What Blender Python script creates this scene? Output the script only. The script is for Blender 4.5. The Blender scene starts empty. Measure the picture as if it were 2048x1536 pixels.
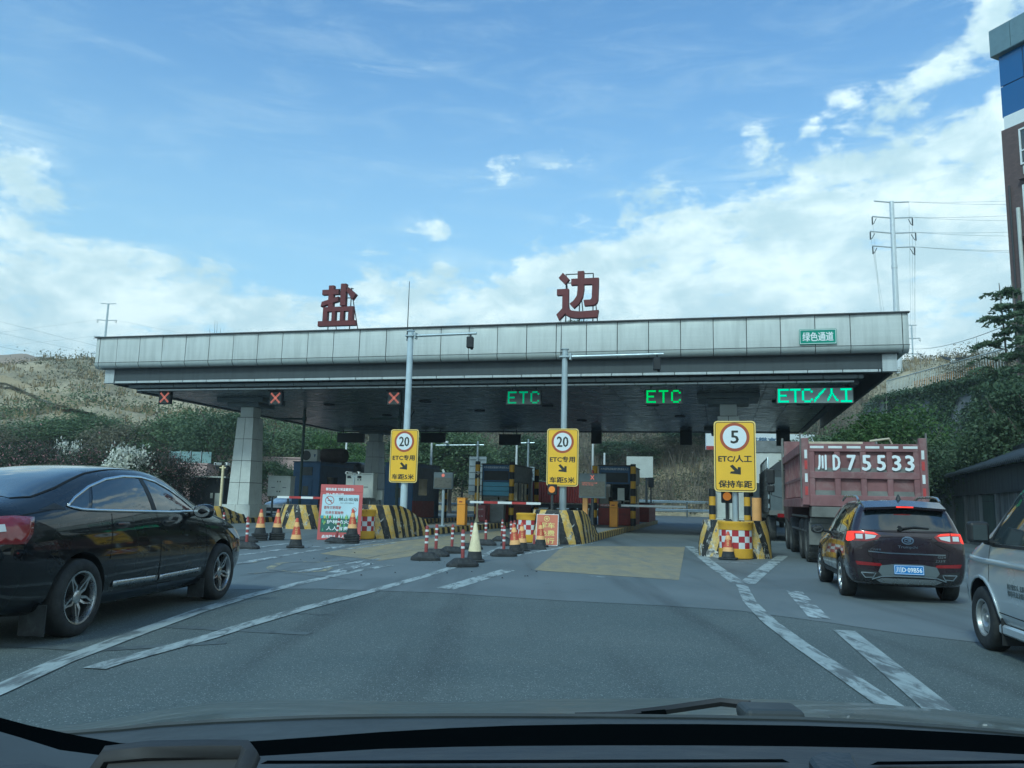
import bpy, bmesh, math, random
from mathutils import Vector, Matrix
from mathutils.bvhtree import BVHTree
from mathutils import noise as mn
SC = bpy.context.scene
COL = SC.collection
R = math.radians
PI = math.pi
rnd = random.Random(7)

# ------------------------------------------------------------------ camera
F_PX, EYE = 1620.0, 1.30
PITCH, ROLL = math.atan(234/F_PX), math.atan(0.024)
_r0, _f, _u0 = Vector((1,0,0)), Vector((0,math.cos(PITCH),math.sin(PITCH))), Vector((0,-math.sin(PITCH),math.cos(PITCH)))
CR = _r0*math.cos(ROLL)+_u0*math.sin(ROLL)
CU = -_r0*math.sin(ROLL)+_u0*math.cos(ROLL)
cam = bpy.data.cameras.new('camera'); cam.sensor_width = 36; cam.lens = 36*F_PX/2048
cam.clip_start, cam.clip_end = 0.05, 12000
camo = bpy.data.objects.new('camera', cam); COL.objects.link(camo)
camo.matrix_world = Matrix(((CR.x,CU.x,-_f.x,0),(CR.y,CU.y,-_f.y,0),(CR.z,CU.z,-_f.z,EYE),(0,0,0,1)))
SC.camera = camo

def ray(px,py): return (_f+CR*((px-1024)/F_PX)-CU*((py-768)/F_PX))
def G(px,py,z=0.0):                       # ground point seen at a photo pixel
    d=ray(px,py); t=(z-EYE)/d.z; return Vector((d.x*t,d.y*t,z))
def PD(px,py,y):                          # point on a pixel's ray at a given distance
    d=ray(px,py); t=y/d.y; return Vector((d.x*t,y,EYE+d.z*t))
LANE = R(14.5)
AC = Vector((math.cos(LANE),-math.sin(LANE),0)); AL = Vector((math.sin(LANE),math.cos(LANE),0))
def L(u,v,z=0.0): return AC*u+AL*v+Vector((0,0,z))

# ------------------------------------------------------------------ world, sun, exposure
SUN_EL, SUN_AZ = R(44), R(208)            # azimuth clockwise from +Y: behind and to one side of the camera
sdir = Vector((math.sin(SUN_AZ)*math.cos(SUN_EL), math.cos(SUN_AZ)*math.cos(SUN_EL), math.sin(SUN_EL)))
sun = bpy.data.lights.new('sun','SUN'); sun.energy=1.5; sun.angle=R(10); sun.color=(1,.95,.87)
suno = bpy.data.objects.new('sun', sun); COL.objects.link(suno)
suno.rotation_euler = sdir.to_track_quat('Z','Y').to_euler()
VS = SC.view_settings
VS.view_transform='Standard'; VS.look='None'; VS.gamma=1; VS.use_curve_mapping=False; VS.exposure=0.42
VS.use_white_balance=True; VS.white_balance_temperature=5500; VS.white_balance_tint=-17   # camera set a little cool, as seen through a tinted windscreen
SC.cycles.max_bounces=6; SC.cycles.transparent_max_bounces=6
SC.cycles.use_denoising=True
world = bpy.data.worlds.new('World'); SC.world=world; world.use_nodes=True

class NT:                                  # tiny node-tree helper
    def __init__(s,nt): s.t=nt; s.t.nodes.clear()
    def n(s,ty,**kw):
        n=s.t.nodes.new(ty)
        for k,v in kw.items(): setattr(n,k,v)
        return n
    def l(s,a,b): s.t.links.new(a,b)
    def put(s,sock,v):
        if hasattr(v,'is_linked') or isinstance(v,bpy.types.NodeSocket): s.l(v,sock)
        else: sock.default_value=v
    def m(s,op,a,b=None,c=None,clamp=False):
        n=s.n('ShaderNodeMath',operation=op,use_clamp=clamp)
        for i,v in enumerate((a,b,c)):
            if v is not None: s.put(n.inputs[i],v)
        return n.outputs[0]
    def mix(s,f,a,b,blend='MIX'):
        n=s.n('ShaderNodeMix',data_type='RGBA',blend_type=blend)
        s.put(n.inputs[0],f)
        for i,v in ((6,a),(7,b)):
            if not isinstance(v,bpy.types.NodeSocket) and len(v)==3: v=(*v,1)
            s.put(n.inputs[i],v)
        return n.outputs[2]
    def noise(s,vec,scale,detail=4,rough=.55,dist=0):
        n=s.n('ShaderNodeTexNoise'); 
        if vec is not None: s.l(vec,n.inputs['Vector'])
        n.inputs['Scale'].default_value=scale; n.inputs['Detail'].default_value=detail
        n.inputs['Roughness'].default_value=rough; n.inputs['Distortion'].default_value=dist
        return n.outputs['Fac']
    def ramp(s,v,a,b,lo=0.,hi=1.,smooth=True):
        n=s.n('ShaderNodeMapRange',clamp=True,interpolation_type='SMOOTHSTEP' if smooth else 'LINEAR')
        s.put(n.inputs[0],v)
        for i,x in enumerate((a,b,lo,hi)): n.inputs[i+1].default_value=x
        return n.outputs[0]
    def mapping(s,vec,scale=(1,1,1),rot=(0,0,0),loc=(0,0,0)):
        n=s.n('ShaderNodeMapping'); s.l(vec,n.inputs[0])
        n.inputs['Scale'].default_value=scale; n.inputs['Rotation'].default_value=rot; n.inputs['Location'].default_value=loc
        return n.outputs[0]

def build_world():
    N=NT(world.node_tree)
    out=N.n('ShaderNodeOutputWorld'); bg=N.n('ShaderNodeBackground'); N.l(bg.outputs[0],out.inputs[0])
    bg.inputs[1].default_value=0.125
    sky=N.n('ShaderNodeTexSky',sky_type='NISHITA',sun_disc=False,sun_elevation=SUN_EL,sun_rotation=SUN_AZ)
    sky.air_density=1.0; sky.dust_density=0.4; sky.ozone_density=1.6
    tc=N.n('ShaderNodeTexCoord'); sx=N.n('ShaderNodeSeparateXYZ'); N.l(tc.outputs['Generated'],sx.inputs[0])
    x,y,z=sx.outputs
    az=N.m('MULTIPLY',N.m('ARCTAN2',x,y),57.2958); el=N.m('MULTIPLY',N.m('ARCSINE',z),57.2958)
    cb=N.n('ShaderNodeCombineXYZ'); N.l(az,cb.inputs[0]); N.l(el,cb.inputs[1])
    v=cb.outputs[0]
    # warp so that cloud edges curl
    wn=N.n('ShaderNodeTexNoise'); N.l(v,wn.inputs['Vector']); wn.inputs['Scale'].default_value=.16; wn.inputs['Detail'].default_value=3
    sub=N.n('ShaderNodeVectorMath',operation='MULTIPLY_ADD'); N.l(wn.outputs['Color'],sub.inputs[0]); sub.inputs[1].default_value=(7,5,0); N.l(v,sub.inputs[2])
    wv=N.n('ShaderNodeVectorMath',operation='SUBTRACT'); N.l(sub.outputs[0],wv.inputs[0]); wv.inputs[1].default_value=(3.5,2.5,0)
    s2=N.n('ShaderNodeSeparateXYZ'); N.l(wv.outputs[0],s2.inputs[0]); a,e=s2.outputs[0],s2.outputs[1]
    # large bank: upper edge line rising to one side
    def edge(a0,e0,slope,soft):
        d=N.m('SUBTRACT',N.m('ADD',N.m('MULTIPLY',N.m('SUBTRACT',a,a0),slope),e0),e)
        return N.ramp(d,-soft*.35,soft)
    bank=N.m('MULTIPLY',N.m('MULTIPLY',edge(0,18.9,.20,3.6),N.ramp(a,-15,-3)),1.35)
    bankl=N.m('MULTIPLY',edge(-25,17.6,-.12,5.5),N.ramp(a,-4,-13))
    bankl=N.m('MULTIPLY',bankl,.98)
    lowh=N.m('MULTIPLY',N.ramp(e,17,9),1.05)
    mask=N.m('MAXIMUM',N.m('MAXIMUM',bank,bankl),lowh)
    def blob(a0,e0,sa,se,rot=0.,amp=1.):
        c,s=math.cos(R(rot)),math.sin(R(rot))
        da,de=N.m('SUBTRACT',a,a0),N.m('SUBTRACT',e,e0)
        p=N.m('MULTIPLY',N.m('ADD',N.m('MULTIPLY',da,c),N.m('MULTIPLY',de,s)),1/sa)
        q=N.m('MULTIPLY',N.m('SUBTRACT',N.m('MULTIPLY',de,c),N.m('MULTIPLY',da,s)),1/se)
        r=N.m('ADD',N.m('MULTIPLY',p,p),N.m('MULTIPLY',q,q))
        return N.m('MULTIPLY',N.m('EXPONENT',N.m('MULTIPLY',r,-1.)),amp)
    for b in BLOBS: mask=N.m('MAXIMUM',mask,blob(*b))
    for b in HOLES: mask=N.m('SUBTRACT',mask,blob(*b),clamp=True)
    mv=N.mapping(v,(1,1.7,1))
    fb=N.noise(mv,.30,9,.62,.25)
    streak=N.noise(N.mapping(v,(.35,1.6,1),(0,0,R(-24))),.32,8,.66,.6)
    nz=N.m('ADD',N.m('MULTIPLY',fb,.62),N.m('MULTIPLY',streak,.38))
    dens=N.m('ADD',mask,N.m('MULTIPLY',N.m('SUBTRACT',nz,.5),3.4))
    dens=N.ramp(dens,.33,.93)
    dens=N.m('MULTIPLY',dens,N.ramp(mask,.02,.22))
    veil=N.m('MULTIPLY',N.ramp(streak,.42,.8),N.ramp(mask,-.1,.5,.16,.6))
    dens=N.m('MAXIMUM',dens,veil)
    shade=N.ramp(N.noise(mv,.17,5,.6,.2),.36,.68)
    cc=N.mix(shade,(4.6,4.9,5.4),(7.4,6.9,7.0))
    skyc=N.mix(1.0,sky.outputs[0],SKYTINT,'MULTIPLY')
    # pale air close to the horizon
    skyc=N.mix(N.ramp(el,34,4,.04,.72),skyc,(4.0,4.9,5.4))
    col=N.mix(N.m('MULTIPLY',dens,.97),skyc,cc)
    N.l(col,bg.inputs[0])
def azel(px,py):
    d=ray(px,py); return math.degrees(math.atan2(d.x,d.y)), math.degrees(math.atan2(d.z,math.hypot(d.x,d.y)))
def B(px,py,wpx,hpx,rot=0,amp=1.): 
    k=57.3/F_PX
    return (*azel(px,py),wpx*k,hpx*k,rot,amp)
SKYTINT=(1.02,1.12,1.32)
BLOBS=[B(60,345,150,55,-18,1.0),B(1000,352,75,26,-8,.72),B(1115,328,60,26,15,.68),B(870,455,60,36,-20,.72),B(752,498,70,22,0,.66),B(1290,400,80,60,30,.7),B(1180,440,90,40,10,.6),
       B(1715,205,50,30,10,.85),B(1850,150,110,44,24,.95),B(1990,60,120,70,20,1.0),B(1500,290,90,85,50,.62),B(1745,270,60,25,-20,.6),B(1830,225,45,25,-10,.6),
       B(1640,270,50,28,20,.6),B(60,470,170,60,-15,1.0),B(1420,625,110,30,5,1.0),B(720,600,150,70,25,.9),B(1150,560,200,60,15,.9),B(430,520,90,20,-5,.7),B(750,130,120,25,15,.34),B(560,570,80,40,-20,.6)]
HOLES=[B(300,430,150,45,-5,.5),B(965,535,75,50,25,.75),B(640,470,90,40,10,.4)]
build_world()

# ------------------------------------------------------------------ mesh + object helpers
class MB:
    def __init__(s): s.v=[];s.f=[];s.m=[];s.uv={}
    def add(s,vs,fs,mi=0,M=None):
        b=len(s.v)
        s.v+=[tuple(M@Vector(p)) if M else tuple(p) for p in vs]
        s.f+=[tuple(i+b for i in f) for f in fs]; s.m+=([mi]*len(fs) if isinstance(mi,int) else list(mi))
        return s
    def box(s,c,sz,M=None,mi=0,rz=0,taper=1.0):
        x,y,z=(k/2 for k in sz)
        vs=[(sx*x*(taper if sz_>0 else 1),sy*y*(taper if sz_>0 else 1),sz_*z) for sz_ in(-1,1) for sy in(-1,1) for sx in(-1,1)]
        T=Matrix.Translation(c)@Matrix.Rotation(rz,4,'Z')
        if M: T=M@T
        return s.add(vs,[(0,2,3,1),(4,5,7,6),(0,1,5,4),(2,6,7,3),(0,4,6,2),(1,3,7,5)],mi,T)
    def tube(s,pts,r,n=8,mi=0,M=None,caps=True,r1=None):
        pts=[Vector(p) for p in pts]; rings=[]; vs=[]
        for i,p in enumerate(pts):
            t=(pts[min(i+1,len(pts)-1)]-pts[max(i-1,0)]).normalized()
            a=t.orthogonal().normalized() if i==0 else (a-t*a.dot(t)).normalized()
            b=t.cross(a); rr=r if r1 is None else r+(r1-r)*i/max(1,len(pts)-1)
            vs+=[tuple(p+(a*math.cos(2*PI*k/n)+b*math.sin(2*PI*k/n))*rr) for k in range(n)]
        fs=[(i*n+k,i*n+(k+1)%n,(i+1)*n+(k+1)%n,(i+1)*n+k) for i in range(len(pts)-1) for k in range(n)]
        if caps: fs+=[tuple(range(n-1,-1,-1)),tuple(range((len(pts)-1)*n,len(pts)*n))]
        return s.add(vs,fs,mi,M)
    def cyl(s,p0,p1,r,r1=None,n=12,mi=0,M=None): return s.tube([p0,p1],r,n,mi,M,True,r if r1 is None else r1)
    def lathe(s,prof,n=24,mi=0,M=None,close=True):
        vs=[(r*math.cos(2*PI*k/n),r*math.sin(2*PI*k/n),z) for r,z in prof for k in range(n)]
        fs=[(i*n+k,i*n+(k+1)%n,(i+1)*n+(k+1)%n,(i+1)*n+k) for i in range(len(prof)-1) for k in range(n)]
        if close:
            if prof[0][0]>1e-4: fs.append(tuple(range(n-1,-1,-1)))
            if prof[-1][0]>1e-4: fs.append(tuple(range((len(prof)-1)*n,len(prof)*n)))
        mm=mi
        if isinstance(mi,(list,tuple)): mm=[q for q in mi for _ in range(n)]+[mi[-1]]*(len(fs)-n*(len(prof)-1))
        return s.add(vs,fs,mm,M)
    def prism(s,poly,d0,d1,mi=0,M=None):      # polygon in local XZ, extruded along local Y from d0 to d1 (d0 = front, faces -Y)
        n=len(poly); vs=[(x,d0,z) for x,z in poly]+[(x,d1,z) for x,z in poly]
        ar=sum(poly[i][0]*poly[(i+1)%n][1]-poly[(i+1)%n][0]*poly[i][1] for i in range(n))
        fs=[tuple(range(n)),tuple(range(2*n-1,n-1,-1))]+[(i,n+i,n+(i+1)%n,(i+1)%n) for i in range(n)]
        if ar<0: fs=[tuple(reversed(f)) for f in fs]
        return s.add(vs,fs,mi,M)
    def build(s,name,mats,parent=None,smooth=None,bevel=0,seg=1):
        me=bpy.data.meshes.new(name); me.from_pydata(s.v,[],s.f)
        if not isinstance(mats,(list,tuple)): mats=[mats]
        for m in mats: me.materials.append(m)
        if len(mats)>1: me.polygons.foreach_set('material_index',s.m)
        if smooth is not None:
            me.polygons.foreach_set('use_smooth',[True]*len(me.polygons)); me.set_sharp_from_angle(angle=R(smooth))
        me.update()
        return link(name,me,parent,bevel,seg)
def link(name,me,parent=None,bevel=0,seg=1):
    o=bpy.data.objects.new(name,me); COL.objects.link(o)
    if parent is not None: o.parent=parent
    if bevel:
        b=o.modifiers.new('bevel','BEVEL'); b.width=bevel; b.segments=seg; b.limit_method='ANGLE'; b.angle_limit=R(35)
    return o
def tag(o,label=None,cat=None,group=None,kind=None):
    if label:o['label']=label
    if cat:o['category']=cat
    if group:o['group']=group
    if kind:o['kind']=kind
    return o
def thing(name,label,cat,loc=(0,0,0),rz=0,group=None):
    o=bpy.data.objects.new(name,None); COL.objects.link(o); o.empty_display_size=.2
    o.location=loc; o.rotation_euler=(0,0,rz); return tag(o,label,cat,group)
def kids(o): return [c for c in bpy.data.objects if c.parent==o]
def copy_tree(o,loc,rz,label=None,sc=None):
    def rec(a,p):
        c=a.copy(); COL.objects.link(c)
        if p: c.parent=p
        for ch in CH.get(a.name,()): rec(ch,c)
        return c
    CH={}
    for q in bpy.data.objects:
        if q.parent: CH.setdefault(q.parent.name,[]).append(q)
    c=rec(o,None); c.location=loc; c.rotation_euler=(0,0,rz)
    if label:c['label']=label
    if sc:c.scale=(sc,)*3 if isinstance(sc,(int,float)) else sc
    return c
def circle(r,n=28,cx=0,cz=0): return [(cx+r*math.cos(2*PI*k/n),cz+r*math.sin(2*PI*k/n)) for k in range(n)]
def rrect(w,h,r,n=5,cx=0,cz=0):
    o=[]
    for i,(sx,sz) in enumerate(((1,1),(-1,1),(-1,-1),(1,-1))):
        for k in range(n):
            t=PI/2*(i+k/(n-1)); o.append((cx+sx*(w/2-r)+r*math.cos(t),cz+sz*(h/2-r)+r*math.sin(t)))
    return o
def ring_xz(b,po,pi_,d0,d1,mi=0,M=None):       # frame between two outlines with equally many points
    n=len(po); vs=[(x,d0,z) for x,z in po]+[(x,d0,z) for x,z in pi_]+[(x,d1,z) for x,z in po]+[(x,d1,z) for x,z in pi_]
    fs=[]
    for i in range(n):
        j=(i+1)%n; fs+=[(i,j,n+j,n+i),(i,2*n+i,2*n+j,j),(n+i,n+j,3*n+j,3*n+i)]
    b.add(vs,fs,mi,M)
_TX={}
def text_geo(s,bold=0.0,res=2):
    k=(s,bold,res)
    if k not in _TX:
        c=bpy.data.curves.new('lettering','FONT'); c.body=s; c.resolution_u=res; c.offset=bold; c.fill_mode='FRONT'; c.align_x='CENTER'
        o=bpy.data.objects.new('lettering',c); COL.objects.link(o)
        dg=bpy.context.evaluated_depsgraph_get(); me=bpy.data.meshes.new_from_object(o.evaluated_get(dg))
        vs=[v.co.copy() for v in me.vertices]; fs=[tuple(p.vertices) for p in me.polygons]
        bpy.data.objects.remove(o); bpy.data.curves.remove(c); bpy.data.meshes.remove(me)
        x0,x1=min(v.x for v in vs),max(v.x for v in vs); y0,y1=min(v.y for v in vs),max(v.y for v in vs)
        _TX[k]=([( (v.x-(x0+x1)/2)/max(1e-6,x1-x0),(v.y-(y0+y1)/2)/max(1e-6,y1-y0)) for v in vs],fs)
    return _TX[k]
def text(b,s,cx,cz,w,h,d,mi=0,M=None,bold=0.0,res=2,slant=0.0,thick=0.0):
    if bold:                                    # heavier strokes: the same outline laid down a few times, slightly shifted
        k=bold*h*1.3
        for i,(dx,dz) in enumerate(((k,0),(-k,0),(0,k*.7),(0,-k*.7))): text(b,s,cx+dx,cz+dz,w-2*k,h-1.4*k,d-.0004*i,mi,M,0,res,slant)
        return b
    vs,fs=text_geo(s,bold,res)
    P=[(cx+x*w+z*h*slant,d,cz+z*h) for x,z in vs]
    b.add(P,[tuple(f) for f in fs],mi,M)
    if thick:                                   # walls and back
        n=len(P); cnt={}
        for f in fs:
            for i in range(len(f)):
                e=(f[i],f[(i+1)%len(f)]); cnt[e]=1
        Q=P+[(x,d+thick,z) for x,_,z in P]
        wf=[(a,a+n,c+n,c) for (a,c) in cnt if (c,a) not in cnt]
        b.add(Q,wf+[tuple(i+n for i in reversed(f)) for f in fs],mi,M)
    return b

# ------------------------------------------------------------------ materials
def pbsdf(N,m):
    out=N.n('ShaderNodeOutputMaterial'); p=N.n('ShaderNodeBsdfPrincipled'); N.l(p.outputs[0],out.inputs[0]); return p
def newmat(name):
    m=bpy.data.materials.new(name); m.use_nodes=True; return m,NT(m.node_tree)
def mat(name,col,rough=.6,metal=0,var=.25,scale=3.,bump=0,bscale=40,coat=0,dirt=None,dirtamt=.35,spec=.5,stretch=(1,1,1)):
    m,N=newmat(name); p=pbsdf(N,m)
    tc=N.n('ShaderNodeTexCoord').outputs['Object']; v=N.mapping(tc,stretch)
    nz=N.noise(v,scale,5,.6)
    f=N.ramp(nz,.3,.7,1-var,1+var,False)
    cm=N.n('ShaderNodeVectorMath',operation='SCALE'); cm.inputs[0].default_value=col[:3]; N.l(f,cm.inputs['Scale'])
    c=cm.outputs[0]
    if dirt: c=N.mix(N.ramp(N.noise(v,scale*1.7,6,.65,.4),.45,.75,0,dirtamt),c,dirt)
    N.l(c,p.inputs['Base Color'])
    N.put(p.inputs['Roughness'],N.ramp(N.noise(v,scale*2.3,4,.6),.3,.7,max(0.02,rough-.08),min(1,rough+.08)))
    p.inputs['Metallic'].default_value=metal; p.inputs['Specular IOR Level'].default_value=spec
    if coat: p.inputs['Coat Weight'].default_value=coat; p.inputs['Coat Roughness'].default_value=.03
    if bump:
        bn=N.n('ShaderNodeBump'); bn.inputs['Strength'].default_value=bump; bn.inputs['Distance'].default_value=.01
        N.l(N.noise(tc,bscale,4,.6),bn.inputs['Height']); N.l(bn.outputs[0],p.inputs['Normal'])
    return m
def emit(name,col,st,base=(.02,.02,.02)):
    m,N=newmat(name); p=pbsdf(N,m); p.inputs['Base Color'].default_value=(*base,1)
    p.inputs['Emission Color'].default_value=(*col,1); p.inputs['Emission Strength'].default_value=st; p.inputs['Roughness'].default_value=.5; return m
def leafmat(name,c1,c2,c3=None,trans=.25):
    m,N=newmat(name); out=N.n('ShaderNodeOutputMaterial')
    g=N.n('ShaderNodeNewGeometry').outputs['Random Per Island']
    c=N.mix(g,c1,c2)
    if c3: c=N.mix(N.ramp(g,.86,.9),c,c3)
    d=N.n('ShaderNodeBsdfPrincipled'); d.inputs['Roughness'].default_value=.55; d.inputs['Specular IOR Level'].default_value=.3; N.l(c,d.inputs['Base Color'])
    t=N.n('ShaderNodeBsdfTranslucent'); N.l(c,t.inputs[0])
    mx=N.n('ShaderNodeMixShader'); mx.inputs[0].default_value=trans; N.l(d.outputs[0],mx.inputs[1]); N.l(t.outputs[0],mx.inputs[2]); N.l(mx.outputs[0],out.inputs[0])
    return m

def ground_mat(name,c,c2,speck=0.,rough=.85,stain=(.02,.022,.024),stainamt=.5,spec=.4,dirx=True):
    m,N=newmat(name); p=pbsdf(N,m); tc=N.n('ShaderNodeTexCoord').outputs['Object']
    big=N.ramp(N.noise(tc,.35,6,.62,.3),.32,.7)
    col=N.mix(big,c,c2)
    lv=N.mapping(tc,(1.3,.09,1),(0,0,LANE))
    tracks=N.ramp(N.noise(lv,.9,4,.55),.5,.72,0,stainamt)
    col=N.mix(tracks,col,stain)
    spots=N.ramp(N.noise(tc,2.1,6,.7,.6),.6,.78,0,stainamt)
    col=N.mix(spots,col,stain)
    if speck:
        vo=N.n('ShaderNodeTexVoronoi'); N.l(tc,vo.inputs['Vector']); vo.inputs['Scale'].default_value=105
        sr=N.n('ShaderNodeSeparateColor'); N.l(vo.outputs['Color'],sr.inputs[0])
        k=N.m('MULTIPLY',N.ramp(sr.outputs[0],.80,.97),N.ramp(vo.outputs['Distance'],.62,.2))
        col=N.mix(N.m('MULTIPLY',k,speck),col,(.40,.44,.45))
        col=N.mix(N.m('MULTIPLY',N.ramp(sr.outputs[1],.6,.95),.35),col,(.012,.014,.016))
    N.l(col,p.inputs['Base Color'])
    N.put(p.inputs['Roughness'],N.ramp(big,0,1,rough-.1,rough)); p.inputs['Specular IOR Level'].default_value=spec
    bn=N.n('ShaderNodeBump'); bn.inputs['Strength'].default_value=.45; bn.inputs['Distance'].default_value=.006
    N.l(N.noise(tc,120 if speck else 60,4,.7),bn.inputs['Height']); N.l(bn.outputs[0],p.inputs['Normal'])
    return m
def paint_mat(name,c,under,wear=.5,stretch=(1,1,1),scale=6.,soft=.0):
    m,N=newmat(name); p=pbsdf(N,m); tc=N.n('ShaderNodeTexCoord').outputs['Object']
    n1=N.noise(N.mapping(tc,(1.0,.22,1),(0,0,LANE)),scale*1.4,7,.72,.5); n2=N.noise(tc,1.1,3,.5)
    k=N.m('ADD',N.m('MULTIPLY',n1,.72),N.m('MULTIPLY',n2,.28))
    f=N.ramp(k,wear-.055-soft,wear+.075+soft,1,0)
    tone=N.mix(N.ramp(N.noise(tc,3.3,5,.6),.3,.7,0,.5),c,tuple(x*.62 for x in c))
    N.l(N.mix(f,under,tone),p.inputs['Base Color']); p.inputs['Roughness'].default_value=.75
    return m
def stripe_mat(name,period,slant,chip=.5,mirror=False):
    """yellow and black painted bands running along the UV; chips show the pale undercoat"""
    m,N=newmat(name); p=pbsdf(N,m); uv=N.n('ShaderNodeUVMap').outputs[0]; s=N.n('ShaderNodeSeparateXYZ'); N.l(uv,s.inputs[0])
    tc=N.n('ShaderNodeTexCoord').outputs['Object']
    u=s.outputs[0]
    if mirror: u=N.m('ABSOLUTE',u)
    w=N.m('MULTIPLY',N.m('SUBTRACT',N.noise(tc,5,5,.6),.5),.10)
    q=N.m('ADD',N.m('ADD',u,N.m('MULTIPLY',s.outputs[1],slant)),w)
    fr=N.m('FRACT',N.m('DIVIDE',q,period))
    st=N.ramp(fr,.49,.51)
    yel=N.mix(N.ramp(N.noise(tc,3.5,6,.65),.36,.66),(.60,.38,.06),(.68,.55,.27))
    blk=N.mix(N.ramp(N.noise(tc,5,6,.65),.45,.75),(.012,.014,.016),(.05,.052,.052))
    c=N.mix(st,yel,blk)
    ch=N.ramp(N.noise(tc,3.0,8,.72,.7),chip,chip+.02)
    c=N.mix(ch,c,N.mix(N.ramp(N.noise(tc,9,4,.6),.4,.6),(.66,.66,.60),(.16,.16,.155)))
    grime=N.m('MULTIPLY',N.ramp(N.noise(tc,7,6,.7,.4),.46,.68),.5)
    c=N.mix(grime,c,(.07,.068,.06))
    N.l(c,p.inputs['Base Color']); p.inputs['Roughness'].default_value=.62
    bn=N.n('ShaderNodeBump'); bn.inputs['Strength'].default_value=.5; bn.inputs['Distance'].default_value=.02; N.l(N.noise(tc,14,6,.65),bn.inputs['Height']); N.l(bn.outputs[0],p.inputs['Normal'])
    return m
def streak_mat(name,c,c2,rough=.4,metal=.0,amt=.6,vs=(2.5,2.5,.25)):
    """panel with vertical rain streaks and faint horizontal brushing"""
    m,N=newmat(name); p=pbsdf(N,m); g=N.n('ShaderNodeNewGeometry').outputs['Position']
    a=N.ramp(N.noise(N.mapping(g,vs),1.6,6,.65),.38,.72,0,amt)
    h=N.noise(N.mapping(g,(.25,.25,14)),1.5,3,.6)
    c0=N.mix(N.ramp(h,.35,.65,0,.18),c,tuple(k*.7 for k in c))
    N.l(N.mix(a,c0,c2),p.inputs['Base Color']); N.put(p.inputs['Roughness'],N.ramp(a,0,1,rough,rough+.25)); p.inputs['Metallic'].default_value=metal
    bn=N.n('ShaderNodeBump'); bn.inputs['Strength'].default_value=.12; bn.inputs['Distance'].default_value=.01; N.l(h,bn.inputs['Height']); N.l(bn.outputs[0],p.inputs['Normal'])
    return m
def glassy(name,c,rough=.03,spec=1.0,metal=0.):
    m,N=newmat(name); p=pbsdf(N,m); p.inputs['Base Color'].default_value=(*c,1); p.inputs['Roughness'].default_value=rough; p.inputs['Specular IOR Level'].default_value=spec; p.inputs['Metallic'].default_value=metal
    p.inputs['Coat Weight'].default_value=.5; p.inputs['Coat Roughness'].default_value=.02
    return m
class _M: pass
K=_M()
K.asphalt=ground_mat('asphalt',(.082,.106,.104),(.116,.140,.136),.95,.78,(.035,.042,.043),.5)
K.apron=ground_mat('apron concrete',(.125,.15,.155),(.165,.19,.195),0,.7,(.05,.057,.06),.55)
K.farroad=ground_mat('far road',(.11,.125,.13),(.14,.155,.16),0,.75,(.06,.065,.07),.4)
K.white=paint_mat('white road paint',(.38,.435,.43),(.12,.138,.14),.515)
K.whitew=paint_mat('worn white road paint',(.46,.52,.52),(.13,.15,.155),.475)
K.yellowp=paint_mat('worn yellow anti-skid paint',(.34,.29,.17),(.17,.18,.165),.535,scale=2.0,soft=.12)
K.yelloww=paint_mat('old yellow letters',(.36,.33,.2),(.13,.15,.155),.46)
K.fascia=streak_mat('fascia sheet',(.60,.645,.63),(.40,.44,.43),.36,.22,.55)
K.lip=streak_mat('fascia lip sheet',(.52,.58,.57),(.36,.40,.40),.35,.15,.4)
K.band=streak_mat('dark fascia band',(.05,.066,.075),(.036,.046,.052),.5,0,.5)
K.strip=streak_mat('trim strip',(.50,.55,.56),(.28,.31,.32),.35,.2,.4)
K.booth_in=0
K.stone=mat('pale stone cladding',(.52,.56,.54),.55,0,.08,2.5,.08,90,dirt=(.33,.36,.35),dirtamt=.25)
K.joint=mat('joint shadow',(.05,.055,.06),.8)
K.conc=mat('island concrete',(.22,.235,.235),.85,0,.2,2,.2,40,dirt=(.10,.10,.10),dirtamt=.5)
K.kerb=stripe_mat('striped kerb paint',.62,.35,.66)
K.nosed=stripe_mat('scraped striped barrier paint',.56,.30,.53,True)
K.nose=stripe_mat('striped barrier paint',.56,.30,.565,True)
K.galv=mat('galvanised pole',(.42,.49,.52),.38,.55,.12,3,stretch=(1,1,.2))
K.polew=mat('pale blue-grey pole paint',(.50,.60,.66),.4,.1,.1,3)
K.signy=mat('yellow sign sheeting',(.82,.50,.035),.45,0,.05,2)
K.signe=mat('pale yellow sign edge',(.85,.66,.22),.5,0,.05,2)
K.signk=mat('sign black',(.022,.024,.02),.5,0,.1)
K.signw=mat('sign white',(.74,.80,.82),.45,0,.04)
K.signr=mat('sign red-brown ring',(.36,.085,.035),.5,0,.06)
K.red=mat('faded red paint',(.34,.055,.05),.6,0,.2,4,dirt=(.3,.16,.14),dirtamt=.4)
K.letter=mat('rooftop letter red',(.115,.020,.023),.55,0,.2,2.5,stretch=(1,1,.3))
K.green=mat('sign green',(.02,.25,.17),.5,0,.06)
K.black=mat('black rubber',(.022,.025,.027),.75,0,.3,8,.15,60,dirt=(.09,.095,.095),dirtamt=.4)
K.dark=mat('dark metal',(.035,.042,.047),.5,0,.2)
K.boxdark=mat('display housing',(.012,.016,.02),.55,0,.2)
K.grey=mat('grey sheet metal',(.10,.125,.135),.5,.1,.15,3)
K.cab=mat('pale cabinet paint',(.56,.60,.56),.5,0,.06,2,dirt=(.35,.36,.33),dirtamt=.25)
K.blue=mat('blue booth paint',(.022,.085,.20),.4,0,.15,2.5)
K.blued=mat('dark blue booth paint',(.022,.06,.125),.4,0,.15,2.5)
K.lblue=mat('light blue sheet',(.12,.36,.52),.35,0,.15,3,stretch=(.3,.3,3))
K.booths=mat('booth side sheet',(.06,.075,.088),.42,.2,.2,2)
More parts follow.
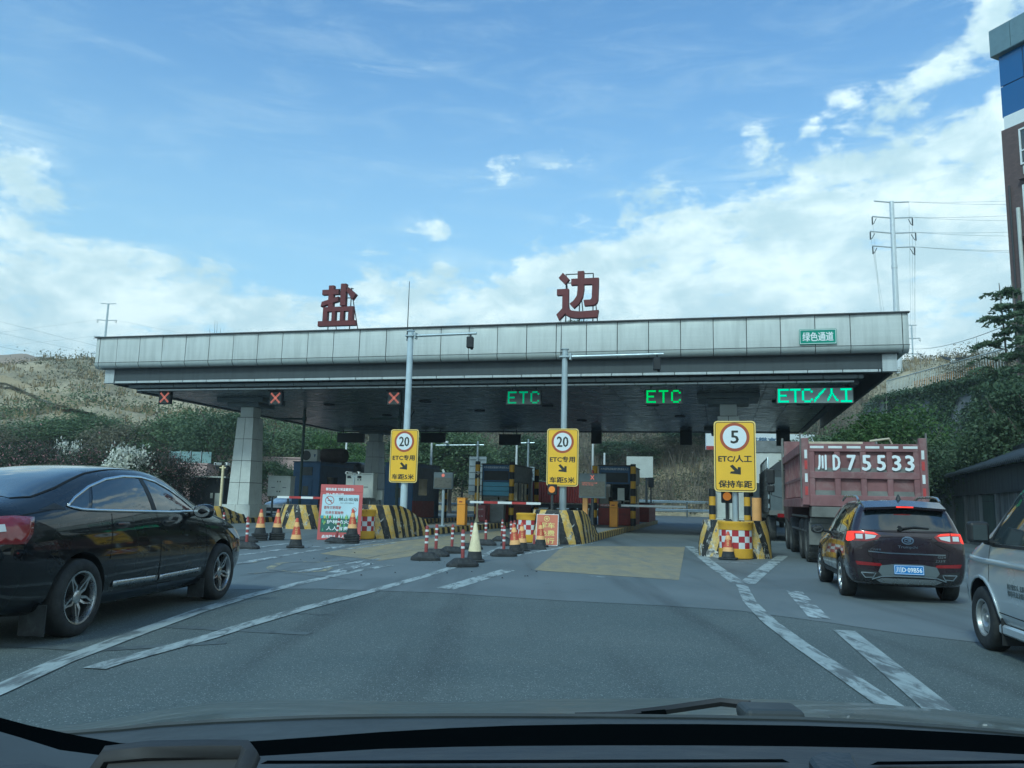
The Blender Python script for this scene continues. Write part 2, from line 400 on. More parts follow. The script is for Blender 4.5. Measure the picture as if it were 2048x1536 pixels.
K.redb=mat('red booth base',(.24,.035,.03),.55,0,.25,3,dirt=(.10,.05,.05),dirtamt=.4)
K.orange=mat('orange barrier cabinet',(.76,.33,.035),.42,0,.06,2,dirt=(.5,.26,.08),dirtamt=.35)
K.orangep=mat('pale orange post',(.75,.40,.14),.5,0,.1,3)
K.boomw=mat('boom white',(.78,.82,.82),.4,0,.04)
K.boomr=mat('boom red',(.42,.05,.05),.45,0,.1)
K.coner=mat('cone red sheeting',(.50,.075,.04),.5,0,.15,6,dirt=(.3,.10,.07),dirtamt=.3)
K.coney=mat('cone amber sheeting',(.80,.46,.18),.45,0,.1,6,dirt=(.6,.38,.18),dirtamt=.3)
K.conep=mat('old pale yellow cone',(.74,.66,.42),.6,0,.12,7,dirt=(.35,.29,.16),dirtamt=.4)
K.postr=mat('delineator red',(.27,.055,.055),.6,0,.2,6,dirt=(.17,.07,.065),dirtamt=.4)
K.postw=mat('delineator white band',(.66,.70,.70),.5,0,.08,6)
K.drumy=mat('drum yellow',(.66,.38,.03),.5,0,.1,3,dirt=(.42,.28,.08),dirtamt=.4)
K.drumr=mat('drum red sheeting',(.36,.03,.04),.4,0,.1,4)
K.drumw=mat('drum white sheeting',(.68,.72,.72),.4,0,.06,4)
K.tyre=mat('tyre rubber',(.018,.02,.021),.8,0,.3,5,.2,50,dirt=(.055,.057,.055),dirtamt=.5)
K.tyred=mat('dusty tyre',(.05,.052,.05),.9,0,.3,4,.2,50,dirt=(.13,.13,.12),dirtamt=.6)
K.alloy=mat('alloy rim',(.46,.48,.49),.28,.9,.08)
K.steel=mat('steel rim',(.40,.42,.42),.45,.7,.12,5,dirt=(.2,.2,.19),dirtamt=.4)
K.blackcar=mat('black car paint',(.003,.004,.006),.3,0,.02,1,coat=1.0,spec=.1)
K.marooncar=mat('dark maroon car paint',(.020,.010,.015),.25,.3,.02,1,coat=1.0,spec=.5)
K.silvercar=mat('silver van paint',(.45,.50,.52),.34,.25,.03,1,coat=.7,dirt=(.34,.37,.38),dirtamt=.3)
K.glass=glassy('dark car glass',(.008,.013,.016))
K.glassg=glassy('grey window glass',(.045,.06,.065),.05,.6)
K.chrome=glassy('chrome',(.62,.66,.68),.12,.5,1.)
K.plastic=mat('black trim plastic',(.018,.02,.022),.55,0,.15)
K.gap=mat('panel gap',(.002,.002,.003),.9,0,0)
K.tail=mat('tail lamp red',(.20,.010,.014),.15,0,.15,8,coat=.8)
K.tailon=emit('lit brake lamp',(1,.035,.02),.95,(.3,.01,.01))
K.tailw=glassy('clear lamp',(.60,.62,.62),.1,.6)
K.plateb=mat('blue plate',(.03,.17,.46),.4,0,.04)
K.platey=mat('dusty yellow plate',(.34,.27,.14),.6,0,.2,6)
K.truckr=mat('dump box red',(.20,.098,.102),.75,0,.22,1.6,.08,30,dirt=(.27,.19,.185),dirtamt=.95)
K.truckg=mat('dusty grey chassis',(.14,.145,.135),.85,0,.25,2.5,dirt=(.22,.21,.19),dirtamt=.5)
K.tarp=mat('pale tarpaulin',(.50,.45,.33),.8,0,.15,3)
K.ledr=emit('red led',(1,.24,.18),.5)
K.ledg=emit('green led',(.06,1,.16),.72)
K.ledg2=emit('dim green led',(.06,.85,.34),.42)
K.ledc=emit('cyan green led',(.03,1,.50),.75)
K.amber=emit('amber beacon',(1,.26,.03),.22,(.5,.2,.03))
K.ledface=mat('led board face',(.04,.05,.05),.5,0,.1)
K.ledglare=glassy('shiny led board face',(.16,.20,.20),.25,.6)
K.pink=mat('pink render',(.50,.37,.34),.8,0,.1,1.5,dirt=(.4,.3,.28),dirtamt=.3)
K.iron=mat('black iron',(.012,.014,.016),.5,0,.2)
K.bark=mat('bark',(.10,.085,.07),.9,0,.3,4,.3,20)
K.barkg=mat('grey bark',(.17,.16,.145),.9,0,.3,4,.2,20)

# ------------------------------------------------------------------ terrain
def lerp_tab(tab,x):
    if x<=tab[0][0]: return tab[0][1]
    for (a,b),(c,d) in zip(tab,tab[1:]):
        if x<=c:
            t=(x-a)/(c-a); t=t*t*(3-2*t); return b+(d-b)*t
    return tab[-1][1]
def sstep(a,b,x): t=max(0,min(1,(x-a)/(b-a))); return t*t*(3-2*t)
CREST=[(-180,1),(-110,3),(-70,8),(-45,9)]+[azel(*p) for p in ((-150,745),(0,735),(60,734),(110,722),(190,716),(330,704),(480,700),(640,705),(900,700),(1150,690),(1400,690),(1750,712),(1880,712),(2000,725),(2150,725))]+[(45,9),(70,8),(110,3),(180,1)]
BASE=[(-180,240),(-100,120),(-60,80),(-32,84),(-20,92),(-8,98),(10,99),(18,92),(26,95),(32,75),(60,70),(100,120),(180,240)]
RIDGE=[(-180,330),(-60,190),(-32,195),(-15,185),(0,170),(20,165),(32,150),(60,150),(180,330)]
def terrain(x,y):
    a=math.degrees(math.atan2(x,y)); r=math.hypot(x,y); r0,r1=lerp_tab(BASE,a),lerp_tab(RIDGE,a)
    if r<r0-4: return -.25
    s=(r-r0)/(r1-r0); zc=r1*math.tan(R(lerp_tab(CREST,a)))+EYE
    p=Vector((x,y,0))
    n=mn.fractal(p*.035,1,2.1,5)*3.4+(1-abs(mn.noise(p*.05)))*2.2-1.4
    n2=mn.fractal(p*.16,1,2.1,4)*.7
    t=max(0,s)
    prof=(.22*sstep(0,.16,t)+.78*sstep(.0,1.05,t)**.85) if t<1.02 else 1-(t-1.02)*.10
    return max(-.25,-.25+zc*prof+(n*min(1,t*3.5)*(1-.55*sstep(.75,1.0,t)*(t<1.3))+n2*min(1,t*6)))
def hill_mat():
    m,N=newmat('dry hillside'); p=pbsdf(N,m); g=N.n('ShaderNodeNewGeometry').outputs['Position']
    a=N.noise(g,.035,7,.62,.4); b=N.noise(N.mapping(g,(1,1,.6)),.22,7,.68,.5); c=N.noise(g,1.1,5,.7)
    col=N.mix(N.ramp(b,.36,.62),(.24,.215,.15),(.44,.385,.26))
    col=N.mix(N.ramp(a,.50,.66,0,.75),col,(.50,.43,.30))
    col=N.mix(N.ramp(N.noise(g,.07,6,.65,.8),.54,.66,0,.6),col,(.16,.165,.105))
    col=N.mix(N.ramp(c,.48,.72,0,.4),col,(.13,.125,.09))
    N.l(col,p.inputs['Base Color']); p.inputs['Roughness'].default_value=.95; p.inputs['Specular IOR Level'].default_value=.1
    bn=N.n('ShaderNodeBump'); bn.inputs['Strength'].default_value=.9; bn.inputs['Distance'].default_value=.6; N.l(b,bn.inputs['Height']); N.l(bn.outputs[0],p.inputs['Normal'])
    return m
def polar_sheet(a0,a1,na,rs,name,m):
    vs=[];fs=[]
    for i in range(na+1):
        a=R(a0+(a1-a0)*i/na)
        for r in rs: x,y=r*math.sin(a),r*math.cos(a); vs.append((x,y,terrain(x,y)))
    n=len(rs)
    fs=[(i*n+j,i*n+j+1,(i+1)*n+j+1,(i+1)*n+j) for i in range(na) for j in range(n-1)]
    b=MB(); b.add(vs,fs); return tag(b.build(name,m,smooth=80),kind='structure')
K.hill=hill_mat()
polar_sheet(-62,62,300,[66+2.2*i for i in range(68)]+[230,260,310,400],'hillside',K.hill)
polar_sheet(62,298,60,[100,140,180,230,300,400],'hillside_behind',K.hill)
K.dirt=ground_mat('dusty ground',(.12,.115,.095),(.17,.16,.13),0,.95,(.07,.07,.06),.5)
b=MB(); b.add([(x,y,-.06) for x,y in ((-690,-690),(690,-690),(690,690),(-690,690))],[(0,1,2,3)]); tag(b.build('ground',K.dirt),kind='structure')
# far bare hill on the skyline
b=MB(); vs=[];fs=[]; a0=azel(-420,700)[0]; a1=azel(330,700)[0]; n=60; m_=14
for i in range(n+1):
    a=R(a0+(a1-a0)*i/n); px=-420+750*i/n
    e=lerp_tab([(-420,690),(-150,712),(-40,706),(10,703),(45,712),(80,722),(140,735),(330,760)],px)
    top=620*math.tan(R(azel(px,e)[1]))+EYE
    for j in range(m_+1):
        t=j/m_; r=470+150*t; p=Vector((r*math.sin(a),r*math.cos(a),0)); vs.append((p.x,p.y,top*sstep(0,1.0,t)*.999+mn.fractal(p*.02,1,2,5)*5*t*(1-t)*3))
b.add(vs,[(i*(m_+1)+j,i*(m_+1)+j+1,(i+1)*(m_+1)+j+1,(i+1)*(m_+1)+j) for i in range(n) for j in range(m_)])
tag(b.build('far_hill',mat('bare orange hill',(.34,.235,.15),.95,0,.2,.02,dirt=(.22,.17,.11),dirtamt=.5),smooth=80),kind='structure')
def hit_terrain(px,py):
    d=ray(px,py); t=60
    while t<320:
        p=Vector((0,0,EYE))+d*t
        if p.z<terrain(p.x,p.y): return p
        t+=.8
    return None
# pale road cut across the hill with its low kerb wall
K.track=mat('pale hill road',(.33,.34,.32),.9,0,.15,.5); K.trackside=mat('cut earth',(.33,.27,.165),.95,0,.2,.4)
ctrl=[(-40,772),(10,778),(40,790),(75,808),(110,823),(150,834),(190,842)]
pts=[hit_terrain(*c) for c in ctrl]; pts=[p for p in pts if p]
b=MB(); b2=MB()
for q,(p0,p1) in enumerate(zip(pts,pts[1:])):
    for k in range(6):
        A=p0.lerp(p1,k/6); Bq=p0.lerp(p1,(k+1)/6); o=Vector((A.x,A.y,0)).normalized()
        for bb,off0,off1,up0,up1 in ((b,-1.2,1.6,.75,.75),(b2,1.6,4.5,.72,2.4)):
            bb.add([(*(P_+o*f).xy,P_.z+u) for P_,f,u in ((A,off0,up0),(Bq,off0,up0),(Bq,off1,up1),(A,off1,up1))],[(0,1,2,3)])
tag(b.build('hill_road',K.track),kind='structure'); tag(b2.build('hill_road_cutting',K.trackside),kind='structure')

# ------------------------------------------------------------------ road surfaces
def sheet(name,poly,z,m,sub=0):
    b=MB(); b.add([(p[0],p[1],z) for p in poly],[tuple(range(len(poly)))]); return tag(b.build(name,m),kind='structure')
def wide(a,b_,n,amp): return [(a+(b_-a)*i/n) for i in range(n+1)]
sheet('road',[(-60,-40),(70,-40),(70,60),(-60,60)],0.0,K.asphalt)
edge=[G(-200,1168),G(300,1180),G(640,1178),G(880,1186),G(1130,1202),G(1330,1212),G(1480,1222),G(1660,1246),G(1803,1268),G(2048,1296),G(2400,1330)]
poly=[(-75,21)]+[]
apr=[(p.x,p.y) for p in edge]; apr=[(-75,apr[0][1]+6)]+apr+[(34,7.5),tuple(L(16,60).xy),tuple(L(-62,60).xy)]
b=MB(); b.add([(x,y,.004) for x,y in apr],[tuple(range(len(apr)))])
o=b.build('toll_apron',K.apron); tag(o,kind='structure')
sheet('far_road',[tuple(L(u,v).xy) for u,v in ((-70,55),(24,55),(40,96),(-80,104))],.008,K.farroad)
# joints in the apron
b=MB()
def line_pts(pts,n=10):
    out=[]
    for p,q in zip(pts,pts[1:]): out+=[p.lerp(q,k/n) for k in range(n)]
    return out+[pts[-1]]
def ribbon(b,pts,w,z,w1=None,jit=0):
    P=[Vector((p.x,p.y,0)) for p in pts]; vs=[]
    for i,p in enumerate(P):
        t=(P[min(i+1,len(P)-1)]-P[max(i-1,0)]).normalized(); nrm=Vector((-t.y,t.x,0)); ww=w if w1 is None else w+(w1-w)*i/(len(P)-1)
        j=rnd.uniform(-jit,jit)
        vs+=[tuple(p+nrm*(ww/2+j))[:2]+(z,),tuple(p-nrm*(ww/2-j))[:2]+(z,)]
    b.add(vs,[(2*i,2*i+1,2*i+3,2*i+2) for i in range(len(P)-1)])
for pl in ([(480,1152),(640,1136),(760,1112),(880,1093),(960,1080)],[(560,1146),(700,1160)]):
    ribbon(b,line_pts([G(*p) for p in pl],8),.014,.0125,jit=.02)
tag(b.build('pavement_crack',K.gap),kind='structure')
# painted markings
def marking(name,pxs,w,m,w1=None,z=.008,n=10):
    b=MB(); ribbon(b,line_pts([G(*p) for p in pxs],n),w,z,w1); return tag(b.build(name,m),kind='structure')
marking('lane_marking',[(-150,1446),(0,1380),(120,1325),(280,1265),(400,1222),(500,1192),(600,1167),(700,1145),(780,1131)],.18,K.white)
marking('lane_marking',[(188,1339),(225,1327),(415,1276),(490,1252),(600,1220),(750,1181),(850,1153),(900,1137),(957,1117),(1005,1094)],.18,K.white,z=.0085)
marking('lane_marking',[(1030,1112),(1110,1098),(1192,1085)],.18,K.whitew)
marking('lane_dash',[(888,1179),(1018,1140)],.30,K.white)
marking('lane_dash',[(668,1146),(740,1127)],.24,K.whitew,z=.0092)
marking('lane_dash',[(590,1146),(668,1132),(760,1118)],.16,K.whitew)
marking('lane_marking',[(1378,1093),(1430,1134),(1482,1170)],.26,K.white)
marking('lane_marking',[(1566,1112),(1530,1138),(1494,1168)],.28,K.white,z=.0088)
marking('lane_marking',[(1412,1124),(1470,1126),(1532,1128)],.14,K.white,z=.0096)
marking('lane_marking',[(1482,1168),(1500,1205),(1540,1245),(1600,1290),(1700,1358),(1800,1427),(1900,1500)],.18,K.white,z=.0084)
marking('lane_dash',[(1588,1183),(1640,1238)],.24,K.whitew)
marking('lane_marking',[(1688,1262),(1780,1338),(1890,1430),(1990,1520)],.22,K.white)
for q,pl in enumerate(([(470,1112),(560,1100),(640,1093)],[(478,1101),(570,1088),(620,1083)],[(500,1123),(600,1106),(690,1091)],[(620,1103),(700,1092),(770,1080)],[(745,1084),(800,1080),(860,1073)],[(850,1078),(890,1072)],[(690,1100),(790,1086)],[(455,1132),(560,1114)])):
    marking('hatch_stripe',pl,.15,K.whitew,z=.0082+.0003*q)
for q,pl in enumerate(([(548,1142),(540,1136),(560,1127),(600,1124),(640,1125)],[(560,1142),(600,1146),(650,1142),(660,1136)],[(650,1124),(695,1121)],[(490,1128),(520,1122)],[(500,1148),(540,1144)])):
    marking('worn_road_letter',pl,.14,K.yelloww,z=.0083+.0003*q)
marking('oil_mark',[(1170,1152),(1220,1156)],.08,K.whitew)
def patch(pxs,name='anti_skid_patch',z=.0075):
    P=[G(*p) for p in pxs]; b=MB(); b.add([(p.x,p.y,z) for p in P],[tuple(range(len(P)))]); return tag(b.build(name,K.yellowp),kind='structure')
patch([(1068,1141),(1128,1092),(1370,1094),(1358,1161)])
patch([(640,1108),(720,1092),(880,1074),(1000,1062),(1020,1074),(960,1092),(870,1106),(760,1122)])
K.patchm=ground_mat('repair asphalt',(.058,.070,.073),(.075,.088,.091),.6,.82,stainamt=.2); K.seal=mat('crack seal',(.03,.035,.038),.6)
for q,pl in enumerate(([(560,1226),(660,1231)],)):
    b=MB(); P=line_pts([G(*p) for p in pl],14); P=[p+Vector((rnd.gauss(0,.012),rnd.gauss(0,.02),0)) for p in P]; ribbon(b,P,.012 if q!=0 else .02,.0033+.0002*q); tag(b.build('pavement_crack',K.seal),kind='structure')
pass
# dark tyre trails on the near asphalt and small chips of debris
K.trail=paint_mat('rubber trail',(.078,.094,.097),(.10,.122,.125),.45)
for q,pl in enumerate(([(330,1253),(500,1262),(620,1268)],[(0,1290),(200,1300),(450,1285)])):
    marking('tyre_trail',pl,.16,K.trail,z=.004+.0004*q)
b=MB()
for k in range(34):
    c=rnd.choice(((880,1135),(700,1110),(960,1120),(850,1128),(1020,1150))); p=G(c[0]+rnd.gauss(0,60),c[1]+rnd.gauss(0,12))
    s=rnd.uniform(.008,.026); b.box((p.x,p.y,.012+s*.3),(s,s*1.4,s*.6),rz=rnd.uniform(0,3),taper=.6)
tag(b.build('debris',K.black),'dark crumbs of rubber and grit strewn between the delineators',kind='stuff')

# ------------------------------------------------------------------ toll canopy
def lthing(name,label,cat,u,v,z=0,group=None,turn=0): return thing(name,label,cat,L(u,v,z),-LANE+turn,group)
UC,VC=-10.6,41.9
can=lthing('toll_canopy','wide grey metal toll canopy on stone-clad columns spanning all the lanes','canopy',UC,VC)
VF,VB=30.7-VC,53.1-VC; HW=17.15; PW=1.2
xs=[-HW,-HW+.22,-HW+.22+.78*PW]
while xs[-1]+PW<HW-.9: xs.append(xs[-1]+PW)
xs+=[HW-.22,HW]
Z0,Z1,ZL,ZB=8.27,7.12,6.86,6.32
def pillow(b,cx,cy,cz,w,h,n=6):
    vs=[];jx,jz=rnd.uniform(-.012,.012),rnd.uniform(-.012,.012)
    for i in range(n+1):
        for j in range(n+1):
            x,z=-1+2*i/n,-1+2*j/n; vs.append((cx+x*w/2,cy-.03*(1-x*x)**.5*(1-z*z)**.5+jx*x+jz*z*.6,cz+z*h/2))
    m=n+1; b.add(vs,[(i*m+j,(i+1)*m+j,(i+1)*m+j+1,i*m+j+1) for i in range(n) for j in range(n)])
    b.add([(cx+sx*w/2,cy+.004+(.0 if k==0 else .03),cz+sz*h/2) for k in(0,1) for sx,sz in((-1,-1),(1,-1),(1,1),(-1,1))],[(0,4,5,1),(1,5,6,2),(2,6,7,3),(3,7,4,0)])
for s,(yf,sg) in (('f',(VF,1)),):
    for a,c in zip(xs,xs[1:]):
        g=.014; b=MB(); w=c-a-2*g
        pillow(b,(a+c)/2,yf+.03,(Z0+Z1)/2,w,Z0-Z1-.02); b.build('fascia_panel',K.fascia,can,smooth=30)
        b=MB(); pr=[(yf+.005,Z1-.012)]+[(yf+.30-.30*math.cos(t*PI/2/5)+.003,Z1-.012-(Z1-ZL)*math.sin(t*PI/2/5)) for t in range(1,6)]
        n=len(pr); vs=[(a+g,y,z) for y,z in pr]+[(c-g,y,z) for y,z in pr]+[(a+g,yf+.32,Z1-.02),(c-g,yf+.32,Z1-.02)]
        b.add(vs,[(i,i+1,n+i+1,n+i) for i in range(n-1)]+[tuple(range(n))[::-1]+(2*n,)][0:1]+[(0,n,2*n+1,2*n)])
        b.build('fascia_lip',K.lip,can,smooth=50)
b=MB(); b.box((0,VF+.16,(Z0+ZL)/2+.04),(2*HW-.03,.18,Z0-ZL-.12)); b.box((0,VF+.02,Z0+.012),(2*HW+.06,.18,.05)); b.box((0,VF+.028,Z1-.012),(2*HW+.01,.045,.022)); b.build('fascia_backing',K.joint,can)
for sx in(-1,1):
    b=MB(); b.box((sx*(HW-.05),(VF+VB)/2+.16,(Z0+Z1)/2),(.1,VB-VF-.34,Z0-Z1)); b.box((sx*(HW-.16),(VF+VB)/2+.16,(Z1+ZL)/2-.01),(.2,VB-VF-.4,Z1-ZL-.02)); b.build('side_fascia',K.lip,can,bevel=.02)
b=MB(); b.box((0,VB-.05,(Z0+ZL)/2),(2*HW-.22,.1,Z0-ZL)); b.build('rear_fascia',K.lip,can)
b=MB(); b.box((0,(VF+VB)/2,Z0-.22),(2*HW-.24,VB-VF-.4,.1)); b.build('roof_deck',K.grey,can)
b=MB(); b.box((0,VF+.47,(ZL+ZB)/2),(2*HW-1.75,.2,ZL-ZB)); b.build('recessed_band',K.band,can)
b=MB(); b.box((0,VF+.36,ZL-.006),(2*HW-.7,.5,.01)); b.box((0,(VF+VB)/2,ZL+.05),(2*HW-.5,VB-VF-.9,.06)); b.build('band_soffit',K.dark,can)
for sx in(-1,1):
    b=MB(); b.box((sx*(HW-.62),VF+.45,(ZL+ZB)/2-.06),(.5,.24,ZL-ZB+.10)); b.build('band_end_panel',K.strip,can,bevel=.01)
    b=MB(); b.box((sx*(HW-.50),(VF+VB)/2+.35,(ZL+ZB)/2-.06),(.12,VB-VF-1.0,ZL-ZB+.12)); b.build('side_band',K.band,can)
# stepped trim strips under the band
for (vo,za,zb,ins,mm) in ((.36,ZB-.015,ZB-.115,.9,K.strip),(.62,ZB-.165,ZB-.30,1.45,K.grey),(.82,ZB-.345,ZB-.41,1.75,K.strip)):
    x=-HW+ins; e=HW-ins; first=True
    while x<e-.05:
        w=min(PW,e-x); b=MB(); b.box((x+w/2,VF+vo+.06,(za+zb)/2),(w-.024,.12,za-zb)); b.build('trim_strip',mm,can,bevel=.008); x+=w
    b=MB(); b.box((0,VF+vo+.30,(za+zb)/2+.02),(2*(HW-ins)+.02,.34,za-zb+.02)); b.build('trim_backing',K.dark,can)
ZS=5.90
def soffit_mat():
    m,N=newmat('linear metal soffit'); p=pbsdf(N,m); tc=N.n('ShaderNodeTexCoord').outputs['Object']
    s=N.n('ShaderNodeSeparateXYZ'); N.l(tc,s.inputs[0])
    fr=N.m('FRACT',N.m('MULTIPLY',s.outputs[1],5.0)); gv=N.m('MULTIPLY',N.ramp(fr,0,.07),N.ramp(fr,1,.93))
    c=N.mix(N.ramp(N.noise(N.mapping(tc,(.5,2,1)),1.2,5,.6),.3,.7),(.105,.128,.140),(.16,.19,.205))
    N.l(N.mix(gv,(.015,.018,.02),c),p.inputs['Base Color']); p.inputs['Metallic'].default_value=.5
    N.l(N.ramp(N.noise(N.mapping(tc,(.7,3,1)),2,4,.6),.3,.7,.2,.42),p.inputs['Roughness'])
    h=N.m('ADD',gv,N.m('MULTIPLY',N.noise(N.mapping(tc,(1.2,5,1)),1.6,3,.6),1.2))
    bn=N.n('ShaderNodeBump'); bn.inputs['Strength'].default_value=.5; bn.inputs['Distance'].default_value=.03; N.l(h,bn.inputs['Height']); N.l(bn.outputs[0],p.inputs['Normal'])
    return m
K.soffit=soffit_mat()
S0,S1=VF+1.05,VB-.8
x=-HW+1.9
while x<HW-1.9:
    w=min(PW,HW-1.9-x); b=MB(); b.box((x+w/2,(S0+S1)/2,ZS+.03),(w-.03,S1-S0,.06)); b.build('soffit_panel',K.soffit,can); x+=w
b=MB(); b.box((0,(S0+S1)/2,ZS+.12),(2*HW-3.5,S1-S0+.3,.08)); b.box((0,S1+.1,ZS+.25),(2*HW-3.4,.25,.6)); b.box((-HW+1.72,(S0+S1)/2,ZS+.25),(.3,S1-S0,.6)); b.box((HW-1.72,(S0+S1)/2,ZS+.25),(.3,S1-S0,.6)); b.build('soffit_edge',K.dark,can)
for (u,v) in ((-24,-5),(-19,-5),(-18,0),(-13.5,-6),(-12,-2),(-8,-4),(-3,-4),(-2,1),(2.5,-5),(3.6,-4),(-7.5,3)):
    b=MB(); b.cyl((u-UC,v,ZS-.06),(u-UC,v,ZS+.01),.28,n=16); b.build('ceiling_lamp',K.boxdark,can,smooth=40)
_PAN={}
def column(u,v):
    col=MB(); x,y=u-UC,v-VC; w0,w1,h0,h1=.58,.43,.82,5.0
    col.box((x,y,.45),(1.44,1.44,.7)); 
    col.add([(x+sx*(w0-.03),y+sy*(w0-.03),h0) for sx,sy in((-1,-1),(1,-1),(1,1),(-1,1))]+[(x+sx*(w1-.03),y+sy*(w1-.03),h1) for sx,sy in((-1,-1),(1,-1),(1,1),(-1,1))],[(0,1,5,4),(1,2,6,5),(2,3,7,6),(3,0,4,7),(4,5,6,7)])
    col.box((x,y,5.25),(.64,.64,.6)); c=col.build('column',K.joint,can)
    c2=MB(); c2.box((x,y,ZS-.1),(2.5,2.1,.22)); c2.box((x,y,ZS-.3),(1.7,1.5,.2)); c2.build('column_capital',K.grey,c,bevel=.03)
    n2=MB(); n2.box((x,y,5.27),(.68,.68,.5)); n2.build('column_neck',K.stone,c)
    rows=4; W=lambda z:w0+(w1-w0)*(z-h0)/(h1-h0)
    for face in range(4):
        M=Matrix.Translation((x,y,0))@Matrix.Rotation(PI/2*face,4,'Z')
        for k in range(rows):
            za,zb=h0+(h1-h0)*k/rows+.012,h0+(h1-h0)*(k+1)/rows-.012
            for s in(-1,1):
                key=('p',k,s,face)
                b=MB(); g=.012; P=[]
                for dd in (0,.04):
                    for z in (za,zb):
                        for xx in (s*g, s*(W(z)-(.0 if face%2==0 else .003))): P.append((xx,-(W(z))+dd-.0,z))
                F=[(0,1,3,2),(4,6,7,5),(0,4,5,1),(2,3,7,6),(1,5,7,3),(0,2,6,4)]
                if s<0: F=[tuple(reversed(f)) for f in F]
                b.add(P,F,0,M); b.build('stone_panel',K.stone,c)
        for s in(-1,1):
            b=MB(); wp=.73 if face%2==0 else .728; b.box((s*(wp/2+.004),-.755+.02,.51),(wp-.014,.05,.60),M); b.build('plinth_slab',K.stone,c)
    cap=MB(); cap.box((x,y,.815),(1.5,1.5,.02)); cap.build('plinth_cap',K.stone,c)
for u,v in ((-22.2,35.0),(.35,35.0),(-22.2,50.0),(.35,50.0)): column(u,v)
for (u,v) in ((-21.6,39.2),(-16.1,39.2)):
    b=MB(); b.cyl((u-UC,v-VC,.22),(u-UC,v-VC,ZS),.075,n=10); b.cyl((u-UC,v-VC,ZS-.5),(u-UC-1.6,v-VC-.2,ZS-.5),.05,n=8); b.cyl((u-UC,v-VC,ZS-.62),(u-UC,v-VC,ZS-.38),.12,n=10); b.build('downpipe',mat('dark green pipe',(.05,.085,.08),.5),can,smooth=40)
# inside-face camera mount under the soffit
b=MB(); x,y=-16-UC,40-VC; b.tube([(x-.3,y,ZS),(x-.1,y,ZS-.35),(x+.2,y,ZS-.3),(x+.35,y,ZS)],.03,6); b.box((x+.1,y-.1,ZS-.4),(.16,.4,.16)); b.build('ceiling_camera',K.boxdark,can)

# roof characters (stroke outlines in a 1 x 1 square, x right, z up)
def roof_char(name,label,px,strokes,w,h,frame):
    d=ray(px,620); u0=None
    for k in range(4000):
        t=20+k*.01; p=d*t; vv=p.x*math.sin(LANE)+p.y*math.cos(LANE)
        if vv>=31.6: u0=p.x*math.cos(LANE)-p.y*math.sin(LANE); break
    t=lthing(name,label,'rooftop sign',u0,31.6,8.10)
    b=MB()
    for q,s in enumerate(strokes): b.prism([((x-.5)*w,.58+z*h) for x,z in s],-.10-.003*(q%5),.10+.003*(q%5))
    b.build('character',K.letter,t,bevel=.008)
    f=MB()
    for x,z0,z1 in frame['v']: f.cyl(((x-.5)*w,.13,0),((x-.5)*w,.13,.58+z1*h),.025,n=6); f.cyl(((x-.5)*w+.12,1.0,0),((x-.5)*w,.14,.58+z1*h*.92),.022,n=6)
    for z,xa,xb in frame['h']: f.cyl(((xa-.5)*w,.135,.58+z*h),((xb-.5)*w,.135,.58+z*h),.022,n=6)
    f.build('support_frame',K.dark,t)
r_=lambda x0,x1,z0,z1:[(x0,z0),(x1,z0),(x1,z1),(x0,z1)]
YAN=[r_(.245,.385,.44,.97),r_(.075,.52,.745,.87),[(.05,.46),(.52,.58),(.52,.70),(.075,.58)],r_(.57,.715,.47,1.0),[(.715,.83),(.89,.60),(.99,.73),(.77,.91)],
     r_(.12,.925,.335,.45),r_(.12,.245,.11,.336),r_(.36,.46,.11,.336),r_(.585,.685,.11,.336),r_(.805,.925,.11,.336),r_(0,1,-.01,.115)]
BIAN=[[(.04,.87),(.14,.98),(.30,.83),(.20,.72)],r_(.005,.285,.49,.625),r_(.135,.285,.16,.492),[(.0,.075),(.065,-.055),(.29,.165),(.135,.205)],
      [(.21,.20),(.22,.06),(.34,.0),(.50,-.02),(.96,-.015),(.99,.145),(.55,.125),(.36,.15),(.27,.22)],
      r_(.34,.985,.70,.84),[(.49,1.0),(.64,1.0),(.645,.60),(.615,.43),(.53,.29),(.41,.195),(.305,.30),(.405,.37),(.475,.47),(.49,.60)],
      [(.835,.702),(.985,.702),(.975,.36),(.945,.29),(.87,.245),(.66,.24),(.635,.37),(.80,.375),(.825,.41)]]
roof_char('rooftop_character','dark red rooftop character 盐 on a thin steel frame above the canopy edge',676,YAN,1.78,1.86,{'v':[(.22,0,.9),(.80,0,.92)],'h':[(.90,.2,.85),(.68,.2,.8)]})
roof_char('rooftop_character','dark red rooftop character 边 on a thin steel frame near the middle pole',1156,BIAN,1.74,1.92,{'v':[(.20,0,.95),(.52,0,.9),(.84,0,.97)],'h':[(.97,.18,.84),(.78,.18,.84)]})
# green sign on the fascia
def at_v(px,py,v):
    d=ray(px,py); t=(v-0)/(d.x*math.sin(LANE)+d.y*math.cos(LANE)); p=Vector((0,0,EYE))+d*t
    return p.x*math.cos(LANE)-p.y*math.sin(LANE),p.z
u,z=at_v(1635.5,673.5,30.68)
t=lthing('lane_sign','small green lane sign with white characters fixed to the canopy fascia','sign',u,30.66,z)
b=MB(); b.prism(rrect(1.28,.56,.04),-.02,.02); b.build('plate',K.green,t)
b=MB(); ring_xz(b,rrect(1.24,.52,.03),rrect(1.205,.485,.025),-.024,-.02); text(b,'绿色通道',0,0,1.06,.34,-.025,bold=.018); b.build('lettering',K.signw,t)

